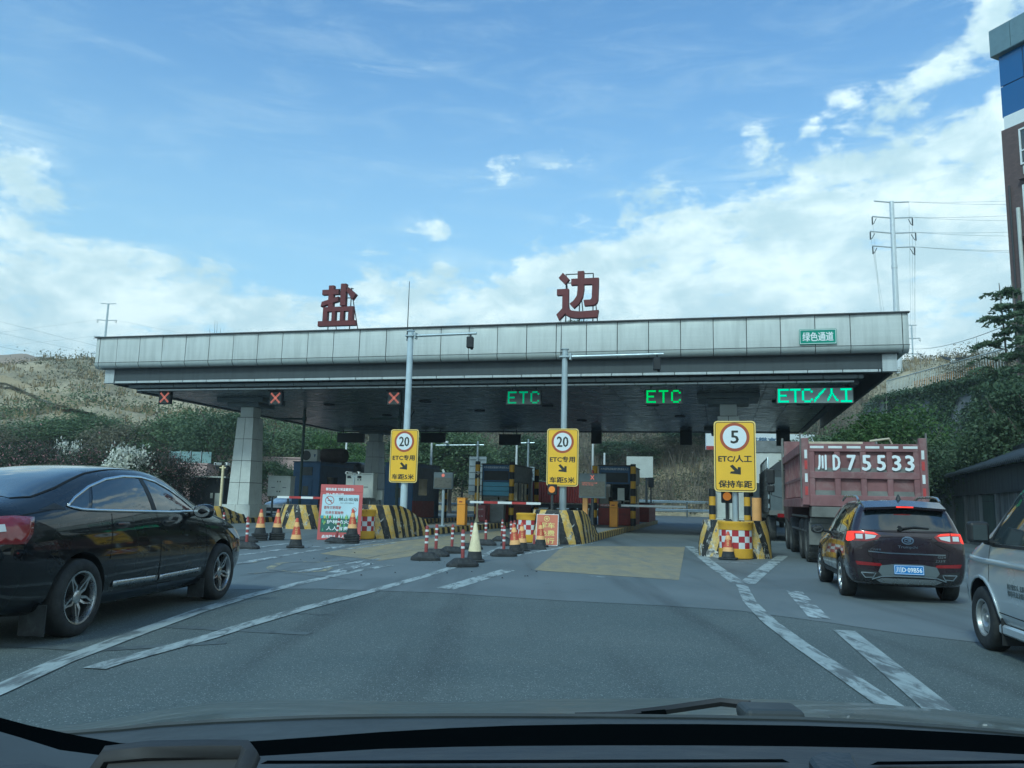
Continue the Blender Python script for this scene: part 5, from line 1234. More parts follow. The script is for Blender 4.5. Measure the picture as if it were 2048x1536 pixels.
def make_cone(h=.72,old=False,stack=0,txt=True):
    t=thing('traffic_cone','x','traffic cone'); H=.05*stack
    rr=lambda z:.165-(.165-.028)*(z-.05)/(h-.05)
    zz=[(.05,.21,K.black),(.21,.32,K.coney),(.32,.52,K.coner),(.52,.63,K.coney),(.63,h,K.coner)]
    if old: zz=[(.05,.19,K.black),(.19,h,K.conep)]
    names={K.black:'black_foot',K.coney:'amber_band',K.coner:'red_band',K.conep:'sleeve'}
    for z0,z1,m in zz:
        b=MB(); z0s=z0*h/.72 if z0>.05 else z0; z1s=z1 if z1==h else z1*h/.72
        e=.0 if m is K.black else .003
        b.lathe([(rr(z0s)+e,z0s+H),(rr(z1s)+e,z1s+H)]+([(.02,z1s+H+.012),(.0001,z1s+H+.012)] if z1==h else []),22,close=False); b.build(names[m],m,t,smooth=40)
    for k in range(stack+1):
        b=MB(); b.prism(rrect(.44,.44,.07),0,.038,0,Matrix.Translation((0,0,.004+.05*k))@Matrix.Rotation(-PI/2,4,'X')@Matrix.Scale(-1,4,(0,0,1)) if False else Matrix.Translation((rnd.uniform(-.01,.01),rnd.uniform(-.01,.01),.042+.05*k))@Matrix.Rotation(rnd.uniform(-.1,.1),4,'Z')@Matrix.Rotation(-PI/2,4,'X')); b.build('base',K.black,t,bevel=.01)
    if txt and not old:
        b=MB(); 
        for k,ch in enumerate('攀西高速'):
            vs,fs=text_geo(ch,.02,1); zc=.50-.052*k
            P=[]
            for x,z in vs:
                Z=zc+z*.045; ang=x*.055/rr(Z); P.append((math.sin(ang)*(rr(Z)+.006),-math.cos(ang)*(rr(Z)+.006),Z+H))
            b.add(P,fs)
        b.build('lettering',K.coney,t)
    return t
CONES=[(519,1081,.72,False,3,0,'amber and red cone on a stack of bases, the one nearer the stone column'),(553,1080,.72,False,3,0,'amber and red cone on a stack of bases beside the striped barrier'),(591,1096,.72,False,0,0,'single amber and red cone standing alone in front of the stacked cones'),
(703,1087,.74,False,4,0,'amber and red cone on a tall stack of bases in front of the no-smoking board'),(949,1124,.80,True,0,0,'old plain pale yellow cone among the delineators'),(1031,1107,.72,False,0,-.09,'tilted amber and red cone next to the checkered drum'),
(1043,1102,.72,False,0,0,'upright amber and red cone just behind the tilted one'),(1081,1094,.70,False,0,0,'amber and red cone in front of the orange folding board'),(1454,1119,.66,False,0,0,'faded small cone leaning on the big checkered drum')]
for i,(px,py,h,old,st,tl,lab) in enumerate(CONES):
    o=make_cone(h,old,st); o['label']=lab; o['group']='traffic cones'; p=G(px,py); 
    if i==8: p=p-Vector((0,.12,0))
    o.location=(p.x,p.y,.013); o.rotation_euler=(0,tl,math.atan2(-p.x,p.y)*.9+rnd.uniform(-.1,.1))

def make_drum(s=1.0,logo=False):
    t=thing('checkered_drum','x','traffic drum')
    b=MB(); b.lathe([(.40,0),(.42,.02),(.42,.24),(.405,.25)],32,close=False); b.build('lower_body',K.drumy,t,smooth=40)
    b=MB(); b.lathe([(.405,.70),(.42,.71),(.425,.83),(.44,.86),(.44,.90),(.40,.92),(.20,.90),(.0001,.90)],32,close=False); b.build('upper_body',K.drumy,t,smooth=40)
    b=MB(); n=32
    for j in range(3):
        z0,z1=.25+.15*j,.25+.15*(j+1); vs=[]
        for k in range(n): vs+=[(.405*math.cos(2*PI*k/n),.405*math.sin(2*PI*k/n),z) for z in (z0,z1)]
        b.add(vs,[(2*k,(2*k+2)%(2*n),(2*k+3)%(2*n),2*k+1) for k in range(n)],[((k//2+j)%2) for k in range(n)])
    b.build('checker_sleeve',[K.drumr,K.drumw],t,smooth=40)
    b=MB(); b.box((.08,-.40,.875),(.12,.06,.03)); b.build('filler_cap',K.redb,t,bevel=.01)
    return t
for px,py,a,lab in ((1472,1119,.3,'big red and white checkered drum in front of the yellow 5 sign'),(1058,1086,.1,'checkered yellow drum beside the orange folding board'),(722,1079,.2,'checkered yellow drum half hidden behind the no-smoking board')):
    o=make_drum(); o['label']=lab; o['group']='checkered drums'; p=G(px,py); d_=Vector((p.x,p.y,0)).normalized()*.36; o.location=(p.x+d_.x,p.y+d_.y,.012); o.rotation_euler=(0,0,a)

# ------------------------------------------------------------------ folding boards
p=G(677,1081); t=thing('folding_board','red framed no-smoking folding board with painted forest and white slogans','notice board',(p.x,p.y,.012),R(7))
W_,H_=1.28,1.70; TM=Matrix.Rotation(R(-13),4,'X')
b=MB(); b.prism(rrect(W_,H_,.01,2,0,H_/2),-.012,.012,0,TM); b.prism(rrect(W_,.22,.01,2,0,H_-.11),-.022,-.0125,0,TM); b.prism(rrect(W_,.2,.01,2,0,.10),-.022,-.0125,0,TM); b.build('board',mat('board red',(.42,.085,.085),.5,0,.12,2),t)
b=MB(); b.prism(rrect(W_-.18,1.14,.02,3,-.02,.82),-.0155,-.0122,0,TM); b.build('poster',mat('poster pale blue',(.50,.66,.72),.5,0,.08,1.5),t)
b=MB(); b.prism(rrect(W_-.18,.42,.01,2,-.02,.44),-.0185,-.0157,0,TM); b.build('poster_forest',mat('poster dark green',(.025,.11,.09),.5,0,.3,3),t)
b=MB()
for k in range(26):
    x=-.56+rnd.random()*1.08; z=.26+rnd.random()*.40; s=rnd.uniform(.04,.075); q=-.0195-.0003*k
    b.prism([(x-s*.5,z),(x+s*.5,z),(x,z+s*2.2)],q,-.019,k%2,TM)
for k in range(16):
    x=-.58+k*.073; s=rnd.uniform(.03,.05); b.prism([(x-s*.6,.655),(x+s*.6,.655),(x,.655+s*2.4)],-.0200-.0002*k,-.019,0,TM)
for k,(x,mi) in enumerate(((-.54,2),(-.46,3),(-.38,0),(-.30,4))): b.prism(rrect(.05,.09,.01,2,x,.69),-.0240-.0003*k,-.019,mi,TM)
b.build('poster_trees',[mat('print green',(.10,.36,.16),.5,0,.2),mat('print yellow green',(.32,.46,.12),.5,0,.2),mat('print blue',(.10,.28,.5),.5,0,.1),mat('print yellow',(.6,.48,.1),.5,0,.1),K.red],t)
for s,cx,cz,w,h,bd in (('攀西高速 文明温馨提示:',-.06,H_-.15,.86,.095,.02),('驶入高速公路',-.20,H_-.315,.54,.095,.02),('森林防火 人人有责',-.06,.10,.90,.10,.02)): b=MB(); text(b,s,cx,cz,w,h,-.0235,0,TM,bd); b.build('slogan',K.signw,t)
for s,cx,cz,w,h in (('护林防火',-.06,.545,.66,.12),('人人有责',-.06,.345,.66,.12)): b=MB(); text(b,s,cx,cz,w,h,-.030,0,TM,.02); b.build('slogan',K.signw,t)
b=MB(); text(b,'禁止吸烟',.21,1.245,.58,.105,-.0175,0,TM,.012); text(b,'NO SMOKING',.18,1.13,.40,.045,-.0175,0,TM,0,1,.2); b.prism(rrect(.13,.018,.003,2,-.34,1.195),-.0185,-.016,0,TM); b.build('lettering_black',K.signk,t)
b=MB(); text(b,'倡导文明驾驶',-.25,.985,.52,.10,-.0175,0,TM,.015); b.build('slogan',K.red,t); b=MB(); text(b,'杜绝车窗抛物',-.18,.83,.54,.10,-.0175,0,TM,.015); b.build('slogan',K.red,t); b=MB()
ring_xz(b,circle(.135,32,-.35,1.205),circle(.118,32,-.35,1.205),-.0195,-.016,0,TM); ring_xz(b,circle(.075,28,.40,.92),circle(.064,28,.40,.92),-.0195,-.016,0,TM)
for cx,cz,l in ((-.35,1.205,.12),(.40,.92,.065)): b.prism([(cx-l*.75,cz+l*.65),(cx-l*.6,cz+l*.8),(cx+l*.75,cz-l*.65),(cx+l*.6,cz-l*.8)],-.021,-.0165,0,TM)
b.build('prohibition_mark',K.red,t)
b=MB(); [b.cyl((s*.55,.40,1.62),(s*.58,1.05,0),.016,n=6) for s in(-1,1)]; b.build('prop_leg',K.dark,t)
p=G(1093,1092); t=thing('folding_board','orange folding board with yellow characters 军车免费通行','notice board',(p.x,p.y,.012),R(-9))
W_,H_=.66,.94; TM=Matrix.Rotation(R(-12),4,'X')
b=MB(); b.prism(rrect(W_,H_,.01,2,0,H_/2),-.012,.012,0,TM); b.build('board_edge',K.signw,t)
b=MB(); b.prism(rrect(W_-.03,H_-.03,.01,2,0,H_/2),-.0155,-.0122,0,TM); b.build('board',mat('board orange red',(.52,.16,.085),.5,0,.08,2),t)
b=MB(); [text(b,s,0,z,.46,.17,-.0175,0,TM,.02) for s,z in (('军车',.60),('免费',.37),('通行',.14))]; ring_xz(b,circle(.085,24,-.02,.80),circle(.068,24,-.02,.80),-.018,-.016,0,TM)
b.prism([( -.02+.055*math.cos(PI/2+k*PI/5)*(1 if k%2==0 else .42), .80+.055*math.sin(PI/2+k*PI/5)*(1 if k%2==0 else .42)) for k in range(10)],-.018,-.016,0,TM); b.build('lettering',mat('board yellow print',(.72,.62,.20),.5,0,.05),t)
b=MB(); [b.cyl((s*.30,.22,.90),(s*.32,.50,0),.014,n=6) for s in(-1,1)]; b.build('prop_leg',K.signw,t)

# ------------------------------------------------------------------ booths
def booth(u,v,label,kind,ln=4.2,w=1.62,hh=2.9):
    t=lthing('toll_booth',label,'toll booth',u,v,.24,'toll booths'); h=hh; x=w/2
    if kind=='back':
        b=MB(); b.box((0,ln/2,h/2),(w,ln,h)); b.build('wall',K.blue if True else 0,t,bevel=.02)
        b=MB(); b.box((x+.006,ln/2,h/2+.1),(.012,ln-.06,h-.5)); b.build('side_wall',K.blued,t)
        b=MB(); b.box((0,-.012,1.0),(.78,.024,1.9)); d=b.build('door',K.blue,t,bevel=.01); b=MB(); b.box((0,-.03,1.35),(.34,.02,.5)); b.build('door_window',K.glassg,d); b=MB(); b.box((.30,-.05,1.0),(.05,.06,.12)); b.build('handle',K.dark,d)
        b=MB(); b.box((0,-.01,2.42),(.72,.02,.46)); lv=b.build('louvre',K.dark,t)
        for k in range(7): b=MB(); b.box((0,-.028,2.22+k*.065),(.70,.02,.03),Matrix.Identity(4)); b.build('slat',K.grey,lv)
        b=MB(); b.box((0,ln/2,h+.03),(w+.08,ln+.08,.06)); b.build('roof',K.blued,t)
        b=MB(); b.box((x+.012,ln*.35,1.7),(.02,1.3,.9)); b.build('side_window',K.glassg,t)
        b=MB(); b.box((x+.012,ln*.4,.5),(.022,ln*.8,.9)); b.build('side_base',K.redb,t)
    else:
        b=MB(); b.box((0,ln/2,.42),(w,ln,.84)); b.build('base',K.redb,t,bevel=.01)
        b=MB(); b.box((0,ln/2,h/2+.40),(w-.04,ln-.04,h-.84)); b.build('wall',K.booths,t)
        b=MB(); b.box((0,-.02,2.46),(w-.10,.07,.86)); fr=b.build('front_fascia',K.blue,t,bevel=.01)
        b=MB(); b.box((0,-.058,2.34),(w-.30,.012,.48)); b.build('fascia_screen',K.boxdark,fr)
        b=MB(); text(b,'大件超限运输通行费请走人工',0,2.76,w-.22,.11,-.062); b.build('lettering',K.signw,fr)
        if kind=='blue':
            for k in range(3): b=MB(); b.box((0,-.015+.004*k,1.90-k*.235),(w-.18,.05,.22)); b.build('shutter_panel',K.lblue,t,bevel=.012)
            b=MB(); b.box((0,-.01,1.12),(w-.16,.04,.26)); b.build('front_window',K.glass,t)
        else:
            b=MB(); b.box((0,-.012,1.50),(w-.16,.04,1.0)); wd=b.build('front_window',K.glass,t); b=MB(); b.box((.32,-.04,1.52),(.34,.01,.6)); b.build('window_notice',K.cab,wd)
        b=MB(); b.box((0,-.03,.96),(w-.14,.05,.12)); sg=b.build('slogan_board',K.red,t); b=MB(); text(b,'川高集团祝您一路顺风' if kind=='blue' else '竭诚服务一路畅通',0,.96,w-.22,.09,-.058); b.build('lettering',K.signw,sg)
        for k in range(3):
            b=MB(); b.box((x-.012,.75+k*1.25,1.55),(.03,1.0,1.0)); f=b.build('side_window',K.plastic,t); b=MB(); b.box((x+.006,.75+k*1.25,1.55),(.012,.92,.92)); b.build('pane',K.glassg,f)
        b=MB(); b.box((x-.005,ln/2,2.5),(.03,ln-.1,.72)); b.build('side_fascia',K.grey if kind=='blue' else K.booths,t)
        b=MB(); b.box((0,ln/2,h+.03),(w+.06,ln+.06,.07)); b.build('roof',K.dark,t,bevel=.01)
    return t
booth(-22.05,40.6,'blue toll booth with an air conditioner on its roof','back')
booth(-16.6,40.6,'blue toll booth behind the first tall sign pole','back')
booth(-11.2,40.6,'toll booth with light blue front shutter between striped guard posts','blue',4.6)
booth(-5.1,40.6,'dark toll booth with a lit red slogan behind the red cross display','dark',4.4)
t=lthing('air_conditioner','white air conditioner box on the roof of the blue booth','air conditioner',-22.1,40.9,3.21)
b=MB(); b.box((0,.16,.33),(.98,.34,.66)); b.build('case',K.cab,t,bevel=.02)
b=MB(); b.lathe([(.27,0),(.27,.02),(.24,.025),(.0001,.02)],24,0,Matrix.Translation((-.18,-.012,.33))@Matrix.Rotation(PI/2,4,'X')); f=b.build('fan_grille',K.dark,t)
b=MB(); b.prism([(.28,.40),(.40,.40),(.38,.28),(.34,.22),(.30,.28)],-.016,-.008); b.build('badge',K.blue,t)
b=MB(); [b.box((sx*.35,.16,-.02),(.05,.34,.05)) for sx in(-1,1)]; b.build('foot',K.dark,t)
t=lthing('drum_tank','rust-brown covered water tank lying on the booth roof beside the air conditioner','tank',-21.95,43.0,3.21)
b=MB(); b.lathe([(.0001,-.75),(.38,-.74),(.42,-.6),(.42,.6),(.38,.74),(.0001,.75)],20,0,Matrix.Translation((.15,.3,.45))@Matrix.Rotation(PI/2,4,'Y'),False); b.build('tank',mat('brown tank',(.06,.045,.04),.7),t,smooth=40)
b=MB(); b.box((-.3,.3,.04),(.1,.6,.08)); b.box((.6,.3,.04),(.1,.6,.08)); b.build('cradle',K.dark,t)

def guard_post(u,v,h,label):
    t=lthing('guard_post',label,'guard post',u,v,.24,'striped guard posts'); k=0; z=0
    while z<h-.01:
        s=min(.36,h-z); b=MB(); b.cyl((0,0,z+.002),(0,0,z+s-.002),.13 if k%2 else .132,n=16); b.build('yellow_band' if k%2 else 'black_band',K.drumy if k%2 else K.boxdark,t,smooth=40); z+=s; k+=1
for u,v,h,lab in ((-12.12,40.25,3.05,'striped guard post at the outer front corner of the light blue booth'),(-10.30,40.25,3.05,'striped guard post at the inner front corner of the light blue booth'),(-10.15,45.4,2.9,'striped guard post at the rear corner of the light blue booth'),(-6.05,40.25,2.9,'striped guard post mostly hidden by the red cross display'),(-4.15,40.25,3.0,'striped guard post at the inner front corner of the dark booth'),(-15.5,45.0,2.6,'striped guard post behind the small display with a red dot'),(-.33,34.22,1.75,'striped corner guard on one edge of the stone column behind the 5 sign'),(1.03,34.22,1.75,'striped corner guard on the truck side of the stone column')): guard_post(u,v,h,lab)

# ------------------------------------------------------------------ cabinets, barriers, displays on the islands
def cabinet(u,v,z,w,h,label):
    t=lthing('control_cabinet',label,'cabinet',u,v,.24,'pale control cabinets'); z-=.24
    b=MB(); b.box((0,.22,z+h/2),(w,.44,h)); b.build('case',K.cab,t,bevel=.012); b=MB(); b.box((0,.2,z+h+.02),(w+.06,.52,.04)); b.build('top',K.cab,t)
    for s in(-1,1):
        b=MB(); b.box((s*w/4,-.008,z+h/2),(w/2-.03,.016,h-.06)); d=b.build('door',K.cab,t,bevel=.006)
        b=MB(); [b.box((s*.07,-.03,z+h*q),(.04,.03,.07)) for q in (.25,.75)]; b.build('latch',K.dark,d)
        b=MB(); b.box((s*w/4,-.02,z+h*.45),(w*.16,.008,.035)); b.build('mark',K.grey,d)
        b=MB(); b.box((s*w*.35,.2,z/2),(.07,.07,z)); b.build('leg',K.grey,t)
cabinet(-21.35,36.6,1.25,1.25,.98,'pale twin-door cabinet on legs right beside the stone column'); cabinet(-16.45,35.4,1.28,1.4,1.12,'pale twin-door cabinet on legs behind the no-smoking board')
t=lthing('meter_box','small white meter box hung behind the board, beside the second cabinet','meter box',-15.75,36.2,.24); b=MB(); b.box((0,0,1.2),(.34,.16,.42)); b.box((0,-.05,.97),(.36,.2,.03)); b.build('case',K.cab,t,bevel=.01); b=MB(); b.box((0,.04,.5),(.07,.07,1.0)); b.build('leg',K.grey,t)
def boom(u,v,ln,lab,side=1,red=True,hz=.98,cab_m=None):
    t=lthing('boom_barrier',lab,'boom barrier',u,v,.24,'boom barriers')
    b=MB(); b.box((0,0,.56),(.36,.36,1.12)); b.build('cabinet',cab_m or K.orange,t,bevel=.015); b=MB(); b.box((0,0,1.135),(.38,.38,.03)); b.build('lid',K.orange,t); b=MB(); b.box((-.02,-.183,.98),(.14,.008,.05)); b.build('badge',K.redb,t); b=MB(); b.box((0,-.182,.86),(.35,.006,.012)); b.build('seam',K.gap,t)
    b=MB(); b.box((side*.24,-.02,hz),(.18,.14,.14)); b.build('pivot',K.dark,t); n=int(ln/.55)
    for k in range(n):
        b=MB(); x0=.33+k*ln/n; b.box((side*(x0+ln/n/2),-.02,hz+(.01 if side<0 else .0)),(ln/n-.004,.04,.10 if k else .09)); b.build('boom_section',K.boomr if (red and k%2) else K.boomw,t)
boom(-10.7,33.4,3.1,'orange boom barrier with lowered red and white arm on the first pole island'); boom(-4.75,37.6,2.9,'orange boom barrier with a plain white arm by the red cross display',1,False); boom(-16.3,33.6,3.0,'boom barrier closing the lane in front of the blue booth, hidden post',-1,True)
t=lthing('ticket_pillar','tall slim orange post beside the red cross display','post',-5.85,36.2,.24); b=MB(); b.box((0,0,.7),(.22,.2,1.4)); b.build('body',K.orangep,t,bevel=.01); b=MB(); b.cyl((0,0,1.4),(.02,0,2.15),.045,n=8); b.tube([(.02,0,2.15),(0,-.15,2.35),(.1,-.22,2.3)],.05,8); b.build('camera_neck',K.cab,t)
t=lthing('orange_post','short round orange post behind the striped nose by the dump truck','post',1.12,27.5,.24); b=MB(); b.cyl((0,0,0),(0,0,1.35),.15,n=16); b.build('body',K.orangep,t,smooth=40)
def display(u,v,w,h,zc,lab,cross):
    t=lthing('fee_display',lab,'display',u,v,.24); z=zc-.24
    b=MB(); b.box((0,0,z),(w,.16,h)); b.build('housing',K.grey,t,bevel=.012); b=MB(); b.box((0,-.088,z-h*.12),(w-.08,.014,h*.60)); b.build('screen',mat('dull display glass',(.10,.10,.085),.3,0,.1),t)
    b=MB(); b.cyl((0,.03,0),(0,.03,z-h/2),.06,n=10); b.box((0,.03,.02),(.3,.3,.04)); b.build('post',K.galv if not cross else K.dark,t)
    b=MB()
    if cross:
        for s in(-1,1): b.prism([(-.085,z+.36+s*-.085-.02*s*0),(-.06,z+.36-s*.10),(.085,z+.36+s*.085),(.06,z+.36+s*.10)] if s>0 else [(-.085,z+.36+.085),(-.06,z+.36+.10),(.085,z+.36-.085),(.06,z+.36-.10)],-.098-.001*s,-.082)
    else: b.prism(circle(.065,18,0,z+h*.32),-.09,-.08)
    b.build('signal',K.ledr,t)
    if cross:
        b=MB(); text(b,'车道关闭 请走 ETC 车道',-.12,z+.12,.66,.06,-.0965); text(b,'欢迎 光临',-.2,z+.04,.5,.05,-.0965); b.build('lettering',K.ledr,t)
        b=MB(); b.cyl((-.0,.0,z+h/2),(0,0,z+h/2+.14),.05,n=10); b.build('beacon',K.tail,t)
    else: b=MB(); b.tube([(0,0,z+h/2),(-.05,-.02,z+h/2+.12)],.05,8); b.build('beacon',K.cab,t)
display(-10.75,31.0,.80,.66,2.04,'small grey fee display with a red dot on a pale post',False); display(-5.35,35.0,1.16,1.06,2.03,'large grey fee display with a red cross and red text',True)
def amber(u,v,z,lab):
    t=lthing('warning_lamp',lab,'warning lamp',u,v,0,'amber warning lamps'); b=MB(); b.box((0,.05,z),(.30,.12,.34)); b.build('housing',K.boxdark,t,bevel=.02); b=MB(); b.prism(circle(.105,22,0,z),-.03,-.01); b.build('lens',K.amber,t)
    b=MB(); b.cyl((0,.05,.9),(0,.05,z-.17),.045,n=8); b.box((0,.05,.93),(.2,.2,.1)); b.build('post',K.dark,t); return t
amber(-5.28,25.9,1.70,'round amber lamp on a short post beside the second pole'); amber(.16,21.75,1.55,'round amber lamp tucked behind the pole of the 5 sign')
# red bin and grey plinth at the light blue booth, cctv posts
t=lthing('red_bin','dull red cabinet with two white labels in front of the light blue booth','cabinet',-11.55,39.2,.24); b=MB(); b.box((0,0,.42),(.52,.4,.80)); b.build('case',mat('dull red case',(.26,.075,.085),.5),t,bevel=.012); b=MB(); text(b,'灭火器箱',0,.62,.30,.07,-.203); text(b,'119',0,.28,.26,.07,-.203); b.build('lettering',K.signw,t); b=MB(); [b.box((s*.2,0,.02),(.05,.3,.04)) for s in(-1,1)]; b.build('foot',K.dark,t)
t=lthing('concrete_plinth','grey plinth block beside the red cabinet at the booth front','plinth',-10.9,39.9,.24); b=MB(); b.box((0,0,.55),(.72,.4,1.1)); b.build('block',K.conc,t,bevel=.02)
t=lthing('red_bin','small dull red cabinet in front of the dark booth','cabinet',-5.0,39.6,.24); b=MB(); b.box((0,0,.55),(.36,.35,1.06)); b.build('case',mat('dull red case b',(.28,.085,.085),.5),t,bevel=.012); b=MB(); text(b,'灭火器',0,.80,.22,.07,-.178); text(b,'119',0,.45,.2,.07,-.178); b.build('lettering',K.signw,t)
def cctv(u,v,h,lab,m,heads,r=.05):
    t=lthing('cctv_post',lab,'camera post',u,v,.24,'camera posts on the islands'); b=MB(); b.cyl((0,0,0),(0,0,h),r,n=10); b.lathe([(r*3,0),(r*1.2,.25)],10); b.box((0,0,h-.1),(.5 if heads>1 else .1,.05,.05)); b.build('post',m,t,smooth=40)
    for k in range(heads):
        x=(-.25+.5*k) if heads>1 else 0; b=MB(); b.box((x,-.06,h+.06),(.13,.36,.12),None,0,.4*(k-.5) if heads>1 else 0); c=b.build('camera',K.boomw,t,bevel=.025,seg=2); b=MB(); b.cyl((x,-.26,h+.06),(x,-.24,h+.06),.045,n=12); b.build('lens',K.boxdark,c)
        b=MB(); b.box((x,.0,h-.12),(.14,.14,.12)); b.build('flash_box',K.boxdark,t)
cctv(-21.9,32.6,2.35,'yellowed camera post with two white cameras by the stone column',K.conep,2,.06); cctv(-19.9+3.6,34.5,2.1,'camera post with two white cameras above the no-smoking board',K.galv,2,.04); cctv(-11.6,38.6,2.35,'slim yellowed camera post beside the light blue booth',K.conep,1,.045)
def gantry(px,py_top,d,ln,lab,m,board=None,arm_dz=.3):
    p=PD(px,py_top,d); t=thing('camera_gantry',lab,'camera pole',(p.x,p.y,0),-LANE,'camera poles behind the canopy'); h=p.z
    b=MB(); b.cyl((0,0,0),(0,0,h),.10,.07,10); b.build('pole',m,t,smooth=40)
    if ln:
        b=MB(); b.cyl((.5 if ln<0 else -.5,0,h-arm_dz),(ln,0,h-arm_dz-.05),.05,n=8); b.box((0,0,h-arm_dz),(.3,.25,.06)); b.build('arm',m,t,smooth=40); b=MB(); b.box((ln*.75,-.1,h-arm_dz+.18),(.16,.5,.18),None,0,.9); b.build('camera',K.boomw,t,bevel=.03)
    if board:
        z0,z1,w=board; b=MB(); b.box((0,.12,(z0+z1)/2),(w,.03,z1-z0)); f=b.build('sign_back',K.galv,t)
        for k in range(6): b=MB(); b.box((0,.09,z0+(z1-z0)*(k+.5)/6),(w*.92,.03,.05)); b.build('brace',K.grey,f)
gantry(956,882,62,-3.4,'grey camera pole with long arm and sign back beside the container tractor',K.galv,(1.7,4.6,1.35)); gantry(1057,878,64,-2.2,'grey camera pole behind the light blue booth',K.galv,(2.6,4.0,1.0)); gantry(864,874,60,0,'white lamp-post stub over the second blue booth',K.boomw); gantry(1034,872,60,0,'white lamp-post stub behind the hanging black display',K.boomw); gantry(1186,874,58,0,'white pole rising behind the red cross display',K.boomw); gantry(1209,906,60,0,'short white pole with bent top behind the dark booth',K.boomw); gantry(694,868,66,0,'white pole between the bare column and the tarped lorry',K.boomw)
p=PD(1293,912,62); t=thing('direction_sign','back of a grey direction sign on a dark post beyond the dark booth','road sign',(p.x,p.y,0),-LANE); b=MB(); b.cyl((0,0,0),(0,0,p.z),.09,n=8); b.build('post',K.dark,t); b=MB(); b.box((-.5,-.12,p.z-.85),(2.0,.04,1.6)); f=b.build('sign_back',K.cab,t); b=MB(); [b.box((-.5,-.09,p.z-.85+q),(1.9,.04,.08)) for q in(-.4,.4)]; b.build('brace',K.dark,f)
p=PD(1302,965,58); t=thing('traffic_signal','black signal head on a low dark post beside the far lane mouth','signal',(p.x,p.y,0),-LANE); b=MB(); b.cyl((0,0,0),(0,0,p.z),.05,n=8); b.build('post',K.dark,t); b=MB(); b.box((0,-.05,p.z),(.4,.25,.7)); b.build('head',K.boxdark,t,bevel=.03)
t=lthing('island_wall','dark low wall block ending the island of the dark booth','wall',-4.7,50,.24); b=MB(); b.box((0,2.5,.55),(1.0,5,1.1)); b.build('wall',K.redb,t,bevel=.03); b=MB(); b.box((0,2.5,1.12),(1.06,5.06,.05)); b.build('coping',K.dark,t)
# guard rails at the far side of the plaza
def guard_rail(pts,z,lab,m):
    t=thing('guard_rail',lab,'guard rail',(0,0,0)); P=[Vector(p) for p in pts]; b=MB()
    for p,q in zip(P,P[1:]):
        d=(q-p); n=Vector((-d.y,d.x,0)).normalized()*.06
        for dz in (-.08,.08):
            b.add([(*(p+n)[:2],z+dz-.07),(*(q+n)[:2],z+dz-.07),(*(q-n*.3)[:2],z+dz),(*(p-n*.3)[:2],z+dz),(*(q+n)[:2],z+dz+.07),(*(p+n)[:2],z+dz+.07)],[(0,1,2,3),(3,2,4,5)])
    b.build('beam',m,t)
    for p,q in zip(P,P[1:]):
        k=int((q-p).length/3.2)
        for i in range(k): c=p.lerp(q,i/k); b=MB(); b.box((c.x,c.y,z/2),(.14,.1,z+.1)); b.build('post',K.grey,t)
def GV(px,d): r_=ray(px,1000); return (r_.x/r_.y*d,d,0)
guard_rail([GV(1080,86),GV(1240,86),GV(1440,88),GV(1600,90)],.72,'grey steel guard rail along the far bend, nearer of the two',K.galv)
guard_rail([GV(1040,94),GV(1240,94),GV(1440,95),GV(1640,96)],1.65,'upper grey steel guard rail at the foot of the scrub bank',K.galv)
guard_rail([GV(600,88),GV(800,90),GV(1000,91)],.8,'steel guard rail behind the container tractor',K.galv)

# ------------------------------------------------------------------ vegetation helpers
import numpy as np
def leaves_mesh(name,cent,size,rs,m,asp=.5,upbias=.3):
    n=len(cent); size=np.broadcast_to(size,(n,))
    a=rs.normal(size=(n,3)); a[:,2]*=.7; a/=np.linalg.norm(a,axis=1)[:,None]
    b=rs.normal(size=(n,3)); b[:,2]+=upbias; b-=a*(a*b).sum(1)[:,None]; b/=np.linalg.norm(b,axis=1)[:,None]
    L_=size[:,None]*a*.5; W_=size[:,None]*b*.5*asp
    v=np.stack([cent-L_,cent+W_,cent+L_,cent-W_],1).reshape(-1,3).astype(np.float32)
    me=bpy.data.meshes.new(name); me.vertices.add(4*n); me.vertices.foreach_set('co',v.ravel()); me.loops.add(4*n); me.loops.foreach_set('vertex_index',np.arange(4*n,dtype=np.int32))
    me.polygons.add(n); me.polygons.foreach_set('loop_start',np.arange(0,4*n,4,dtype=np.int32)); me.update(calc_edges=True); me.validate(); me.materials.append(m); return me
def crown_points(rs,n,clumps,rx,ry,rz,spread=.22,fill=.55):
    c=rs.normal(size=(clumps,3)); c/=np.linalg.norm(c,axis=1)[:,None]; c*=(fill+(1-fill)*rs.random((clumps,1))**.5); c[:,2]=np.abs(c[:,2])*.9*np.sign(rs.random(clumps)-.28)+.0
    w=rs.random(clumps)**1.2+.15; w/=w.sum(); k=rs.choice(clumps,n,p=w); sp=spread*(.5+rs.random(clumps))
    p=c[k]+rs.normal(size=(n,3))*sp[k][:,None]*np.array([1,1,.7])
    return p*np.array([rx,ry,rz])
K.leafg=leafmat('leaf green',(.095,.150,.070),(.150,.205,.100)); K.leafd=leafmat('leaf dark green',(.062,.105,.056),(.105,.150,.080)); K.leafo=leafmat('leaf dry olive',(.15,.15,.098),(.21,.195,.13))
K.leafb=leafmat('leaf bright',(.055,.115,.035),(.12,.19,.06)); K.leafp=leafmat('oleander leaf and pink bloom',(.045,.066,.042),(.075,.095,.055),(.50,.26,.27)); K.leafm=leafmat('oleander dark leaf and dull bloom',(.042,.054,.042),(.07,.075,.055),(.30,.16,.16))
K.leafw=leafmat('oleander leaf and white bloom',(.75,.76,.66),(.85,.85,.78),(.04,.08,.035)); K.leafgr=leafmat('grey scrub leaf',(.16,.148,.10),(.22,.195,.13)); K.leafgb=leafmat('bank scrub leaf',(.14,.132,.10),(.21,.19,.14)); K.twig=leafmat('dry stick',(.15,.135,.11),(.25,.22,.175),None,0.)
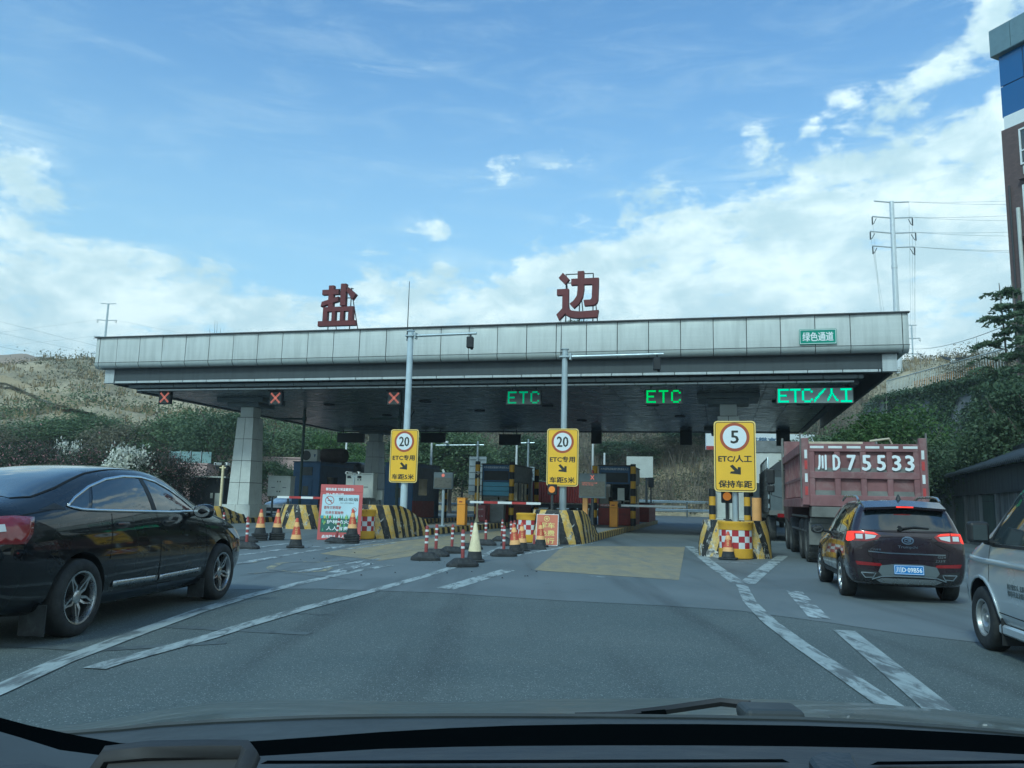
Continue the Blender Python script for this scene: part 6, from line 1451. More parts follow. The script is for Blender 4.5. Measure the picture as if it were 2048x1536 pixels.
K.leafsc=leafmat('scrub leaf green',(.105,.12,.07),(.15,.155,.095)); K.grass=leafmat('dry grass blade',(.26,.21,.115),(.36,.29,.17))
RS=np.random.default_rng(11)
def crown_variants(tag_,m,n,leaf,k=3,clumps=60,spread=.20,fill=.5,asp=.5):
    out=[]
    for i in range(k):
        P=crown_points(RS,n,clumps,1,1,1,spread,fill); out.append(leaves_mesh('crown',P,leaf*(.6+.8*RS.random(n)),RS,m,asp))
    return out
def limb_mesh(h,spread,n,r,seed,m):
    q=random.Random(seed); b=MB(); pts=[(0,0,0)]; x=y=0
    for k in range(1,6): x+=q.uniform(-.03,.03)*h; y+=q.uniform(-.03,.03)*h; pts.append((x,y,h*k/5*.72))
    b.tube(pts,r,7,r1=r*.4)
    for k in range(n):
        s=Vector(pts[2+k%4]); a=q.random()*2*PI; l=spread*q.uniform(.5,.95); e=s+Vector((math.cos(a)*l,math.sin(a)*l,h*q.uniform(.12,.38))); mid=s.lerp(e,.5)+Vector((0,0,-.04*h))
        b.tube([s,mid,e],r*.42,5,r1=r*.12)
    me=bpy.data.meshes.new('trunk'); me.from_pydata(b.v,[],b.f); me.materials.append(m); return me
VAR={'green':crown_variants('green',K.leafg,11000,.078,3,150,.14),'dark':crown_variants('dark',K.leafd,12000,.070,3,150,.14),'olive':crown_variants('olive',K.leafo,6500,.066,3,110,.17),'bright':crown_variants('bright',K.leafb,12000,.075,2,150,.13),
 'pink':crown_variants('pink',K.leafp,8000,.062,2,110,.18,.4,.5),'dull':crown_variants('dull',K.leafm,8000,.062,2,110,.18,.4,.5),'white':crown_variants('white',K.leafw,6000,.085,1,80,.13,.6,.9),'loose':crown_variants('loose',K.leafo,3000,.055,2,70,.2,.5)}
LIMB=[limb_mesh(1,.38,14,.028,s,K.bark) for s in (1,2,3)]+[limb_mesh(1,.40,16,.02,s,K.barkg) for s in (4,5)]
def plant(name,label,cat,p,h,w,kind,group=None,base=.28,z0=None):
    """tree or shrub: trunk with limbs, leafy crown above"""
    t=thing(name,label,cat,p,rnd.uniform(0,6.28),group); vs=VAR[kind]
    tm=LIMB[rnd.randrange(len(LIMB))]; o=link('trunk',tm,t); o.scale=(h*.9,h*.9,h)
    c=link('crown',rnd.choice(vs),t); ch=h*(1-base)/2; c.location=(0,0,h*base+ch); c.scale=(w/2,w/2*rnd.uniform(.85,1.1),ch); c.rotation_euler=(0,0,rnd.uniform(0,6.28)); return t
def spot(px,py_top,d):
    r_=ray(px,py_top); x,y=r_.x/r_.y*d,d; zg=max(0,terrain(x,y)); return Vector((x,y,zg-.05)), PD(px,py_top,d).z-zg

# trees and shrubs at the foot of the left hillside
names_=['low bushy tree','rounded green tree','thin dry tree','spreading leafy tree']
TL=[(-60,842,80,8,'green','spreading leafy tree at the hill foot behind the pink oleanders, outermost'),(45,846,78,8,'olive','dry olive tree below the pale hill road'),(120,838,80,9,'green','leafy green tree under the end of the pale hill road'),(185,826,84,9,'green','tall green tree where the hill road drops out of sight'),(245,842,78,8,'olive','greyish dry tree behind the white-flowering oleander'),(300,846,86,8,'olive','thin dry tree between the white oleander and the dark one'),(350,832,80,9,'green','leafy green tree above the glass balustrade'),(400,815,84,10,'green','large spreading green tree beside the stone column'),(452,818,74,8,'dark','dark dense tree just beside the stone column'),
 (545,850,84,8,'green','green tree seen past the stone column above the pink wall'),(610,852,90,9,'green','pale green tree above the blue booth'),(668,858,86,8,'bright','bright young tree left of the hanging black display'),(712,850,96,10,'olive','dry tree showing between the bare column and the blue booth roof'),(725,905,72,5,'bright','bright small tree by the bare column'),(870,845,82,10,'dark','dark broad tree above the container tractor'),(905,852,78,9,'green','dense green tree over the red container'),(925,868,86,8,'green','green tree behind the arm of the camera pole'),(1060,866,96,8,'dark','dark tree on the bank behind the light blue booth'),(1000,870,100,8,'olive','dry tree behind the hanging display over the guard posts'),(1100,872,100,8,'olive','dry leafless-looking tree behind the second pole'),(1250,880,104,8,'dark','dark scrub tree above the dark booth'),(1330,890,104,9,'olive','dry scrub tree above the open lane'),(1400,885,102,9,'dark','dark scrub tree beside the 5 sign')]
for px,py,d,w,k,lab in TL:
    p,h=spot(px,py,d); plant('tree',lab,'tree',p,max(3,h),w,k,'trees along the foot of the hill',.22)
OL=[(-30,872,44,3.8,'pink','pink oleander bush at the outer end of the flower hedge'),(45,878,43,3.6,'pink','pink oleander bush above the sedan roof, second in the hedge'),(105,882,45,3.4,'dull','oleander with few dull flowers in the middle of the hedge'),(137,876,48,1.7,'white','small white oleander peeping over the pink hedge'),(165,892,43,3.2,'pink','pink oleander between the two white ones'),(212,898,44,3.0,'pink','low pink oleander beside the large white one'),(263,886,43,2.6,'white','large white-flowering oleander above the sedan roof'),(318,892,44,3.4,'dull','dark oleander with dull blooms beside the white one'),(365,905,46,3.0,'dull','dark low oleander next to the fence pillar'),(545,915,60,4.0,'dark','round dark bush in front of the pink wall by the pale cabinet'),(585,935,64,2.2,'dark','small dark bush behind the green downpipe')]
for px,py,d,w,k,lab in OL:
    p,h=spot(px,py,d); plant('oleander',lab,'shrub',p,max(1.5,h),w,k,'flowering oleanders by the fence',.05)
    if k=='white':
        p2=p+Vector((.1,.9,0)); plant('oleander_backing','leafy green bush behind the white oleander blooms '+('over the pink hedge' if px<200 else 'above the sedan'),'shrub',p2,max(1.5,h*.92),w*1.25,'dark',None,.03)
# scrub and brush covering the slopes (nobody could count it)
def scatter(name,m,n,azr,rr,leaf,h,r,k,label,seed,dens=None,stick=False,asp=.6):
    rs=np.random.default_rng(seed); C=[]
    while len(C)<n:
        a=R(rs.uniform(*azr)); q=rr[0]+(rr[1]-rr[0])*rs.random(); x,y=q*math.sin(a),q*math.cos(a); z=terrain(x,y)
        if z<.3 or (dens and dens(x,y,z)<rs.random()): continue
        C.append((x,y,z))
    C=np.array(C); idx=np.repeat(np.arange(n),k); N_=len(idx); sc=(.5+rs.random(n))[idx][:,None]
    if stick:
        P=C[idx]+rs.normal(size=(N_,3))*np.array([r,r,0])*sc; hh=h*(.5+rs.random(N_))
        ln=rs.normal(size=(N_,2))*.22*hh[:,None]; w=leaf*(.6+.8*rs.random(N_)); a=rs.random(N_)*PI
        dx=np.stack([np.cos(a)*w,np.sin(a)*w,np.zeros(N_)],1); top=P+np.concatenate([ln,hh[:,None]],1)
        v=np.stack([P-dx,P+dx,top+dx*.3,top-dx*.3],1).reshape(-1,3).astype(np.float32)
        me=bpy.data.meshes.new(name); me.vertices.add(4*N_); me.vertices.foreach_set('co',v.ravel()); me.loops.add(4*N_); me.loops.foreach_set('vertex_index',np.arange(4*N_,dtype=np.int32)); me.polygons.add(N_); me.polygons.foreach_set('loop_start',np.arange(0,4*N_,4,dtype=np.int32)); me.update(calc_edges=True); me.materials.append(m)
    else:
        P=C[idx]+np.clip(np.abs(rs.normal(size=(N_,3))),0,1.5)*np.array([0,0,h*.42])*sc+np.clip(rs.normal(size=(N_,3)),-1.6,1.6)*np.array([r,r,h*.10])*sc
        me=leaves_mesh(name,P,leaf*(.6+.8*rs.random(N_)),rs,m,asp)
    return tag(link(name,me),label,kind='stuff')
hd_=lambda s,t:(lambda x,y,z:1. if mn.fractal(Vector((x,y,0))*s,1,2,4)>t else .12)
scatter('hill_scrub',K.leafgr,1900,(-62,62),(82,200),.36,1.3,.8,26,'grey-brown scrub dotted over the dry hillsides',1,hd_(.05,.02))
scatter('green_scrub',K.leafsc,900,(-62,62),(82,195),.36,2.0,1.1,46,'olive green bushes scattered on the dry hillsides',2,hd_(.03,.12))
scatter('dry_grass',K.grass,5200,(-62,62),(80,190),.10,.7,.5,8,'straw-coloured grass tufts on the dry hillsides',3,None,True)
scatter('dry_brush',K.twig,5200,(-13,24),(96,150),.030,2.2,.8,14,'tangled leafless brush on the bank behind the toll lanes',4,None,True)
scatter('bank_undergrowth',K.leafsc,1100,(-14,24),(96,135),.24,2.6,1.1,56,'dull green undergrowth on the bank behind the toll lanes',5,hd_(.06,-.05))
scatter('bank_scrub',K.leafgb,2600,(-14,24),(96,150),.20,2.4,1.0,60,'dense grey-brown scrub covering the bank behind the toll lanes',15,None)
scatter('bank_undergrowth_left',K.leafg,420,(-38,-12),(82,112),.26,3.0,1.5,66,'leafy undergrowth between the trees at the hill foot',6,hd_(.06,-.02))
scatter('bank_bush',K.leafd,260,(3,24),(97,120),.25,3.2,1.5,80,'dark bushes low on the bank behind the far guard rail',7,None)
# bare trees on the ridge
def bare_mesh(seed,lv=4):
    q=random.Random(seed); b=MB()
    def br(p,d,l,r,k):
        e=p+d*l; b.tube([p,e],r,4,r1=r*.65,caps=False)
        if k==0: return
        for _ in range(3 if k>1 else 4):
            nd=(d+Vector((q.gauss(0,.5),q.gauss(0,.5),q.uniform(-.1,.35)))).normalized(); br(p.lerp(e,q.uniform(.55,1)),nd,l*q.uniform(.55,.8),r*.55,k-1)
    br(Vector((0,0,0)),Vector((q.uniform(-.1,.1),0,1)).normalized(),.34,.016,lv)
    me=bpy.data.meshes.new('branches'); me.from_pydata(b.v,[],b.f); me.materials.append(K.barkg); return me
BARE=[bare_mesh(s) for s in (3,8,12,21)]
for i,(px,py,d,w) in enumerate(((1822,690,128,1),(1838,668,126,.8),(1850,684,122,1),(1866,690,120,1.1),(1880,686,118,1.1),(1893,690,116,1.2),(1907,688,114,1.2),(1921,692,112,1.1),(1935,686,108,1.2),(1948,700,106,1.1),(1960,704,104,1.1),(1830,712,116,.8),(995,858,106,1),(1080,862,104,1),(1180,852,104,1),(1215,850,106,1),(1255,862,104,1),(1300,856,106,1.1),(1345,860,108,1),(1390,858,104,1.1))):
    p,h=spot(px,py,d); ORD=['first','second','third','fourth','fifth','sixth','seventh','eighth','ninth','tenth','eleventh','twelfth']
    t=thing('bare_tree',(ORD[i]+' bare twiggy tree along the ridge, counting from the canopy corner towards the building') if px>1700 else ORD[i-12]+' leafless tree on the bank, counting from the container tractor towards the 5 sign','tree',p,rnd.uniform(0,6),'bare trees on the ridge' if px>1700 else 'bare trees on the bank')
    o=link('branches',BARE[i%4],t); h=max(3,h); o.scale=(h*.8*w,h*.8*w,h*.72)
# trees poking over the canopy roof
for px,py,d,lab in ((1150,643,150,'leafy tree top showing over the canopy roof behind the second rooftop character'),(430,640,150,'wispy bare saplings poking above the canopy roof')):
    p=PD(px,py,d); zg=terrain(p.x,p.y); t=thing('ridge_tree',lab,'tree',(p.x,p.y,zg))
    if px>1000: link('trunk',LIMB[0],t).scale=(5,5,p.z-zg); c=link('crown',VAR['green'][0],t); c.location=(0,0,p.z-zg-2.2); c.scale=(4,4,2.4)
    else:
        b=MB(); [b.tube([(x,0,0),(x*1.2+.1,0,(p.z-zg)*.6),(x*1.3,0,(p.z-zg)*f)],.06,4,r1=.02) for x,f in ((-.7,.72),(0,1.0),(.35,.97),(.9,.75))]; b.build('stem',K.barkg,t)

# ------------------------------------------------------------------ left: pink buildings, fence and gate
def block(name,label,cat,pl,pr,py_top,d,depth,m,parts=None):
    A,Bq=PD(pl,py_top,d),PD(pr,py_top,d); w=(Bq-A).length; t=thing(name,label,cat,((A.x+Bq.x)/2,d,0),0); h=A.z
    b=MB(); b.box((0,depth/2,h/2),(w,depth,h)); b.build('wall',m,t); b=MB(); b.box((0,depth/2,h+.04),(w+.2,depth+.2,.12)); b.build('coping',m,t); return t,w,h
block('pink_building','long low pink rendered building behind the stone column and pale cabinet','building',432,640,913,76,8,K.pink)
t,w,h=block('pink_wall','low pink wall topped with green glass balustrade beside the dark oleander','wall',330,414,927,70,3,K.pink)
for k in range(4):
    b=MB(); b.box((-w/2+.4+k*w/4+.4,.1,h+.60),(w/4-.12,.03,.95)); b.build('glass_panel',glassy('greenish glass',(.20,.32,.32),.1,.5),t); b=MB(); b.box((-w/2+.3+k*w/4,.1,h+.60),(.05,.06,1.1)); b.build('baluster',K.galv,t)
def pts_fence(name,label,P,h,n,m,cat='fence',rail=(.15,.9),r=.02):
    t=thing(name,label,cat,P[0]); A,Bq=Vector((0,0,0)),P[1]-P[0]
    for q in rail: b=MB(); b.cyl((0,0,h*q),Bq+Vector((0,0,h*q)),r*1.3,n=6); b.build('rail',m,t)
    me=None
    for k in range(n+1):
        c=Bq*(k/n)
        if me is None: b=MB(); b.cyl((0,0,0),(0,0,h),r,n=5); o=b.build('bar',m,t); me=o.data
        else: o=link('bar',me,t)
        o.location=c
    return t
def gp(px,d): q=ray(px,1000); return Vector((q.x/q.y*d,d,0))
pts_fence('iron_fence','black iron bar fence between the oleanders and the stone column',[gp(352,50),gp(475,50)],2.35,46,K.iron)
pts_fence('iron_fence','black iron bar fence running behind the flower hedge',[gp(-40,49),gp(345,50)],2.2,90,K.iron)
t=thing('gate_pillar','grey stone gate pillar with lamp beside the iron fence','pillar',gp(350,49)); b=MB(); b.box((0,0,1.3),(.55,.55,2.6)); b.build('shaft',K.stone,t); b=MB(); b.box((0,0,2.66),(.75,.75,.12)); b.build('cap',K.conc,t)
t=thing('guard_hut','dark sentry hut with pale canopy in front of the iron fence','hut',gp(412,47)); b=MB(); b.box((0,.5,1.1),(1.9,1,2.2)); b.build('wall',K.dark,t); b=MB(); b.box((0,.3,2.26),(2.4,1.6,.08)); b.build('roof',K.cab,t); b=MB(); b.box((.3,-.02,1.2),(.14,.03,.3)); b.box((.65,-.02,.9),(.3,.03,.9)); b.build('notice',K.cab,t); b=MB(); [b.cyl((x,-.4,0),(x,-.4,2.25),.03,n=6) for x in(-1.1,1.1)]; b.build('post',K.grey,t)
def globe_lamp(px,py,d,lab):
    p=PD(px,py,d); t=thing('post_lamp',lab,'lamp',(p.x,p.y,0),0,'black lantern lamps'); b=MB(); b.cyl((0,0,0),(0,0,p.z),.05,n=8); b.build('post',K.iron,t); b=MB(); b.lathe([(.06,0),(.20,.25),(.20,.45),(.12,.55),(.02,.68)],10,0,Matrix.Translation((0,0,p.z))); b.build('lantern',K.iron,t)
globe_lamp(452,950,47.5,'black lantern lamp beside the stone column'); globe_lamp(270,920,48,'black lantern lamp in front of the white oleander'); globe_lamp(38,915,48,'black lantern lamp among the pink oleanders over the sedan roof')

# ------------------------------------------------------------------ right: tiled wall, ivy bank, railing, building
A=gp(1836,50); Bn=Vector((13.6,19.0,0)); D_=(Bn-A); Ln=D_.length; ang=math.atan2(D_.y,D_.x)
t=thing('tiled_wall','long grey plastered shed wall with a dark tiled lean-to roof beside the lane','wall',A,ang); 
# local x runs from far end towards the camera, local -y is the road side
K.plaster=streak_mat('stained plaster',(.20,.215,.215),(.085,.095,.10),.85,0,.95,(1.8,1.8,.16)); K.plasterd=streak_mat('dark plaster',(.075,.085,.09),(.04,.047,.05),.85,0,.7); K.rooft=mat('dark roof tile',(.035,.045,.055),.65,0,.3,3,dirt=(.07,.08,.085),dirtamt=.4)
b=MB(); b.box((Ln/2,.15,1.0),(Ln,.3,2.0)); b.build('lower_wall',K.plaster,t); b=MB(); b.box((Ln/2,.10,2.42),(Ln,.44,.86)); b.build('upper_band',K.plasterd,t); b=MB(); b.box((Ln/2,-.13,2.0),(Ln,.05,.07)); b.build('ledge_shadow_line',K.joint,t)  # dark strip between the bands: the ledge's shadow line put into its colour
k=0; x=1.2
while x<Ln:
    b=MB(); b.box((x,-.06,1.0),(.26,.12,1.98)); b.build('pilaster',K.plaster,t); 
    if k%2==0 and x+2.6<Ln: b=MB(); b.box((x+1.45,-.03,.98),(2.0,.06,1.9)); d_=b.build('door',mat('green plank door',(.055,.085,.075),.7,0,.3,2,stretch=(6,6,.3)) if k==0 else bpy.data.materials['green plank door'],t); b=MB(); b.box((x+1.45,-.065,1.7),(1.9,.015,.03)); b.build('door_rail',K.plasterd,d_)
    x+=3.1; k+=1
b=MB(); z0,z1=2.86,3.35; b.add([(0,-.45,z0),(Ln,-.45,z0),(Ln,1.6,z1+.35),(0,1.6,z1+.35),(0,-.45,z0-.06),(Ln,-.45,z0-.06),(Ln,1.6,z1+.2),(0,1.6,z1+.2)],[(0,1,2,3),(7,6,5,4),(0,4,5,1),(3,2,6,7),(1,5,6,2),(0,3,7,4)]); rf=b.build('roof',K.rooft,t)
b=MB(); b.tube([(0,-.48,z0-.02),(0,1.55,z1+.36)],.07,7); rm=None; n=int(Ln/.26)
me=bpy.data.meshes.new('roof_tile'); me.from_pydata(b.v,[],b.f); me.materials.append(K.rooft); me.polygons.foreach_set('use_smooth',[True]*len(me.polygons))
for k in range(n): o=link('roof_tile',me,rf); o.location=((k+.5)*Ln/n,0,.02+rnd.uniform(-.012,.012))
b=MB(); b.box((Ln/2,1.65,z1+.48),(Ln,.3,.22)); b.build('ridge',K.rooft,rf)
t=thing('blue_sheet_roof','strip of blue sheet roofing behind the far end of the tiled wall','roof',A+Vector((3.2,1,0)),ang); b=MB(); b.box((4,0,3.5),(9,2.5,.1)); b.build('sheet',K.lblue,t); b=MB(); b.box((4,0,1.7),(8.6,2,3.4)); b.build('wall',K.plasterd,t)
# ivy-covered retaining bank
W0,W1=Vector((40.5,92,0)),Vector((30.6,45,0)); WD=(W1-W0); WL=WD.length; wn=Vector((-WD.y,WD.x,0)).normalized(); wn=wn if wn.x<0 else -wn
def wall_pt(s,tt):
    zt=13.4-3.9*s; base=W0+WD*s+wn*(2.6*(1-tt)); p=base+Vector((0,0,zt*tt)); q=mn.fractal(Vector((s*9,tt*3,1)),1,2,4)*.55; return p+wn*q
vs=[];nx,nz=90,22
for i in range(nx+1):
    for j in range(nz+1): vs.append(tuple(wall_pt(i/nx,j/nz)))
    p=wall_pt(i/nx,1)-wn*5; vs.append((p.x,p.y,p.z-.5))
m_=nz+2; b=MB(); b.add(vs,[(i*m_+j,(i+1)*m_+j,(i+1)*m_+j+1,i*m_+j+1) for i in range(nx) for j in range(m_-1)])
rw_=thing('retaining_wall','tall retaining wall overgrown with ivy beyond the tiled shed','wall',(0,0,0)); b.build('concrete_face',mat('weathered wall',(.16,.17,.165),.9,0,.3,.6),rw_,smooth=60)
n=42000; rs=np.random.default_rng(5); S_=rs.random(n)**.8; T_=rs.random(n)**.9
P=[]
for s,tt in zip(S_,T_):
    if mn.noise(Vector((s*14,tt*4,7)))<-.30 and tt>.55 and rs.random()<.93: continue
    p=wall_pt(s,tt)+wn*(.05+.35*rs.random()); P.append(tuple(p))
for _ in range(6500):
    s=.12+.72*rs.random(); p=wall_pt(s,1.0)+wn*rs.normal()*.4+Vector((0,0,.22*abs(rs.normal()))); P.append(tuple(p))
P=np.array(P); tag(link('ivy',leaves_mesh('ivy',P,.19*(.6+.8*rs.random(len(P))),rs,K.leafd,.8),rw_),kind='stuff')
Q0,Q1=wall_pt(.14,1)-wn*.9,wall_pt(.80,1)-wn*.9
pts_fence('railing','thin metal railing along the top of the ivy-covered wall',[Q0,Q1],2.1,60,K.cab,'railing',(.2,.98),.04)
Bf,Bt=wall_pt(.30,1)-wn*1.6+Vector((0,0,.5)),wall_pt(.70,1)-wn*1.6+Vector((0,0,.5))
t=thing('orange_banner','long orange banner stretched behind the railing on the ivy wall','banner',Bf+Vector((0,0,.0)),math.atan2((Bt-Bf).y,(Bt-Bf).x)); b=MB(); l_=(Bt-Bf).length; dz=(Bt-Bf).z; b.add([(0,-.02,.25),(l_,-.02,.25+dz),(l_,-.02,1.2+dz),(0,-.02,1.0),(0,.02,.25),(l_,.02,.25+dz),(l_,.02,1.2+dz),(0,.02,1.0)],[(0,1,2,3),(7,6,5,4),(0,4,5,1),(3,2,6,7),(1,5,6,2),(0,3,7,4)]); b.build('cloth',mat('banner orange',(.62,.30,.075),.8,0,.06),t); b=MB(); [b.cyl((q*l_,.06,-.2),(q*l_,.06,1.3+dz*q),.04,n=6) for q in (0,.33,.66,1)]; b.build('stake',K.grey,t)
def solar(px,py,d,lab,s=1.):
    p=PD(px,py,d); t=thing('solar_lamp',lab,'street lamp',(p.x,p.y,p.z-5.5*s),0,'solar lamps behind the railing'); b=MB(); b.cyl((0,0,0),(0,0,5.0*s),.085*s,.07*s,8); b.build('pole',K.boomw,t); 
    for sx in(-1,1): b=MB(); b.box((0,0,0),(.9*s,.7*s,.04),Matrix.Translation((sx*.62*s,0,5.1*s))@Matrix.Rotation(R(35),4,'X')@Matrix.Rotation(R(-14*sx),4,'Y')); o=b.build('solar_panel',K.boxdark,t)
    b=MB(); b.box((-.3*s,-.3,4.9*s),(.3,.2,.25)); b.tube([(0,0,3.6*s),(1.0*s,0,4.2*s),(2.0*s,0,4.6*s)],.04,6); b.build('lamp_arm',K.boomw,t)
solar(1908,708,67,'twin-panel solar lamp behind the railing, the nearer to the canopy'); solar(1966,722,60,'solar lamp with a slanting arm near the tall building',.8)
RT=[(1650,868,66,8,'dark','dark tree just beyond the dump truck tarpaulin'),(1700,858,58,7,'green','leafy green tree behind the dump truck'),(1748,830,52,6,'bright','bright leafy tree under the canopy corner'),(1790,806,47,6,'bright','tall bright-leaved tree in front of the ivy wall'),(1840,868,45,5,'green','leafy tree between the truck and the ivy wall'),(1885,880,42,4.5,'dark','dark low tree above the tiled roof, middle of the wall'),(1962,872,37,4,'dark','dark spreading tree overhanging the tiled roof'),(2020,820,34,4.5,'dark','dense dark tree in front of the tall building'),(2085,730,33,5,'dark','dense dark tree against the tall building, cut by the frame'),(1975,720,60,7,'loose','thin-leaved tree on the ridge beside the tall building'),(1945,690,64,6,'loose','loose grey-green tree above the orange banner'),(2005,712,56,6,'loose','sparse tree right at the foot of the tall building')]
for px,py,d,w,k,lab in RT:
    p,h=spot(px,py,d)
    if k=='loose': p.z=9.5; h=PD(px,py,d).z-9.5
    plant('tree',lab,'tree',p,h,w,k,'trees around the ivy wall',.18 if k!='loose' else .3)
def feather_tree(px,py,d,lab,seed,ln=1.0,nt=9,low=.45):
    p=PD(px,py,d); t=thing('feather_tree',lab,'tree',(p.x,p.y,0)); h=p.z; q=random.Random(seed); rs=np.random.default_rng(seed)
    b=MB(); b.tube([(0,0,0),(.25,0,h*.4),(.1,0,h*.8),(0,0,h)],.10,7,r1=.02); C=[]
    for k in range(nt):
        z=h*(low+(1-low)*k/nt); l0=ln*(1.9-1.2*k/nt)
        for a in range(6):
            an=q.random()*2*PI; l=l0*q.uniform(.7,1.1); e=[(0,0,z),(math.cos(an)*l*.5,math.sin(an)*l*.5,z+.22*l),(math.cos(an)*l,math.sin(an)*l,z+.08*l)]; b.tube(e,.018,4,r1=.008)
            for f in np.linspace(.2,1,16):
                c=Vector(e[0]).lerp(Vector(e[2]),f)+Vector((0,0,.22*l*math.sin(f*PI))); 
                for s in(-1,1): C.append((c.x-math.sin(an)*.10*s,c.y+math.cos(an)*.10*s,c.z-.06+rs.normal()*.02))
    b.build('trunk',K.barkg,t); link('crown',leaves_mesh('crown',np.array(C),.30*(.7+.6*rs.random(len(C))),rs,K.leafd,.32,1.5),t)
feather_tree(1998,566,38,'feathery tiered tree rising beside the tall building',2,1.0,9,.52); feather_tree(2022,552,37,'taller thin feathery tree touching the brick facade',5,.75,8,.5); feather_tree(2052,600,35,'drooping feathery tree in front of the brick facade',9,.9,8,.5)

# tall building
C0=PD(1989,60,45); fd=Vector((.40,-.917,0)); rz=math.atan2(fd.y,fd.x); zt=lambda py: PD(1992,py,45).z
t=thing('tall_building','tall brick building with blue mirrored top storey at the frame edge','building',(C0.x,C0.y,0),rz)
K.bluepane=glassy('blue mirror glass',(.012,.085,.26),.06,.8); K.brick=None
def brick_mat():
    m,N=newmat('dusky brick'); p=pbsdf(N,m); tc=N.n('ShaderNodeTexCoord').outputs['Object']; b_=N.n('ShaderNodeTexBrick'); mp=N.mapping(tc,(1,1,1),(R(90),0,0)); N.l(mp,b_.inputs['Vector'])
    b_.inputs['Color1'].default_value=(.105,.075,.075,1); b_.inputs['Color2'].default_value=(.13,.092,.09,1); b_.inputs['Mortar'].default_value=(.10,.085,.08,1); b_.inputs['Scale'].default_value=2.2; b_.inputs['Mortar Size'].default_value=.015
    N.l(b_.outputs[0],p.inputs['Base Color']); p.inputs['Roughness'].default_value=.85; return m
K.brick=brick_mat(); WB_=9.0
zA,zB_,zC,zD=zt(60),zt(113),zt(237),zt(262)
b=MB(); b.box((WB_/2,5,zD/2),(WB_,10,zD)); b.build('brick_wall',K.brick,t)
b=MB(); b.box((WB_/2+.25,5,(zC+zD)/2),(WB_+.1,10.0,zC-zD)); b.build('white_band',K.boomw,t)
b=MB(); b.box((WB_/2+.1,5.2,(zB_+zC)/2),(WB_-.1,10,zB_-zC)); b.build('glazing_backing',K.blued,t)
for r in range(2):
    za,zb_=zC+(zB_-zC)*r/2,zC+(zB_-zC)*(r+1)/2
    for k in range(6): b=MB(); b.box((.02+k*1.45+.72,.16,(za+zb_)/2),(1.40,.05,zb_-za-.05)); b.build('glass_pane',K.bluepane,t,bevel=.01)
b=MB(); b.box((WB_/2-.1,5,(zA+zB_)/2),(WB_+.3,10.3,zA-zB_)); b.build('parapet',mat('grey parapet',(.17,.25,.28),.4,.2,.08),t)
for k in range(7): b=MB(); b.box((-.25+k*1.3+.64,-.17,(zA+zB_)/2),(1.27,.04,zA-zB_-.06)); b.build('parapet_panel',mat('grey parapet panel',(.17,.25,.28),.35,.2,.08) if k==0 else bpy.data.materials['grey parapet panel'],t)
nf=7; fh=zD/nf
for f in range(nf):
    z=zD-fh*(f+1)
    b=MB(); b.box((WB_/2+.5,-.12,z+.02),(WB_-1.0,.35,.16)); b.build('string_course',K.brick,t)
    for k in range(4):
        x=1.05+k*2.0; b=MB(); ring_xz(b,[(x,z+.85),(x+1.5,z+.85),(x+1.5,z+fh-.35),(x,z+fh-.35)],[(x+.09,z+.94),(x+1.41,z+.94),(x+1.41,z+fh-.44),(x+.09,z+fh-.44)],-.07,.01); b.box((x+.75,-.03,z+fh*.5),(1.32,.06,.07)); b.box((x+.75,-.03,z+fh*.62),(.06,.05,fh*.55)); w_=b.build('window_frame',K.boomw,t); b=MB(); b.box((x+.75,-.008,z+fh/2+.25),(1.40,.012,fh-1.3)); b.build('pane',K.glassg,w_)
        b=MB(); b.box((x+.75,-.10,z+.45),(1.1,.16,.5)); b.build('vent_grille',K.cab,t)
b=MB(); b.cyl((.78,-.14,2),(.78,-.14,zD-5),.11,n=10); b.cyl((.78,-.14,zD-10),(.78,-.14,zD-9.7),.14,n=10); b.build('downpipe',K.cab,t,smooth=40)
b=MB(); b.cyl((.32,-.1,1),(.32,-.1,zD-3.5),.05,n=6); b.build('cable_duct',K.dark,t)

# signboard building and white wall behind the trucks
A_,B2=PD(1430,872,70),PD(1600,868,70)
t=thing('billboard','pale billboard with red base and blue characters 丽攀高速 behind the trucks','billboard',((A_.x+B2.x)/2+.2,70,0)); w=B2.x-A_.x+2
b=MB(); b.box((0,0,A_.z-.45),(w,.3,1.5)); b.build('panel',K.signw,t); b=MB(); b.box((0,-.16,A_.z-1.05),(w,.1,.32)); b.build('red_base',K.red,t); b=MB(); text(b,'丽攀高速',.6,A_.z-.42,3.2,.8,-.17,0,None,.02); b.build('lettering',mat('faded blue',(.09,.16,.26),.6),t); b=MB(); [b.box((x,.1,(A_.z-1.2)/2),(.2,.2,A_.z-1.2)) for x in(-w*.4,0,w*.4)]; b.build('leg',K.grey,t)
t=thing('white_brick_wall','curved white brick wall building seen past the 5 sign','building',gp(1560,62)); b=MB(); Rr=3.2; hh=PD(1540,905,62).z
vs=[(-Rr*math.cos(a),-Rr*math.sin(a)*.6,z) for a in [PI*k/16 for k in range(17)] for z in (0,hh)]; b.add(vs,[(2*k,2*k+2,2*k+3,2*k+1) for k in range(16)]+[tuple(2*k+1 for k in range(17))]); b.build('wall',mat('white brick',(.62,.64,.60),.7,0,.08,2,bump=.2,bscale=8),t,smooth=30); b=MB(); b.lathe([(Rr+.15,hh-.1),(Rr+.2,hh+.75),(.001,hh+.8)],24,0,Matrix.Diagonal((1,.6,1,1))); b.build('roof_band',K.conc,t)
t=thing('white_lorry_box','white box lorry body with blue print beyond the stake truck','truck',gp(1532,54),-LANE); b=MB(); b.box((0,2,1.75),(2.3,5,2.2)); b.build('box_body',K.cab,t); b=MB(); text(b,'DHILLD',0,1.4,1.9,.22,-.51); b.build('lettering',K.blue,t); b=MB(); b.box((0,2,.55),(1.0,5,.3)); b.build('chassis',K.dark,t)
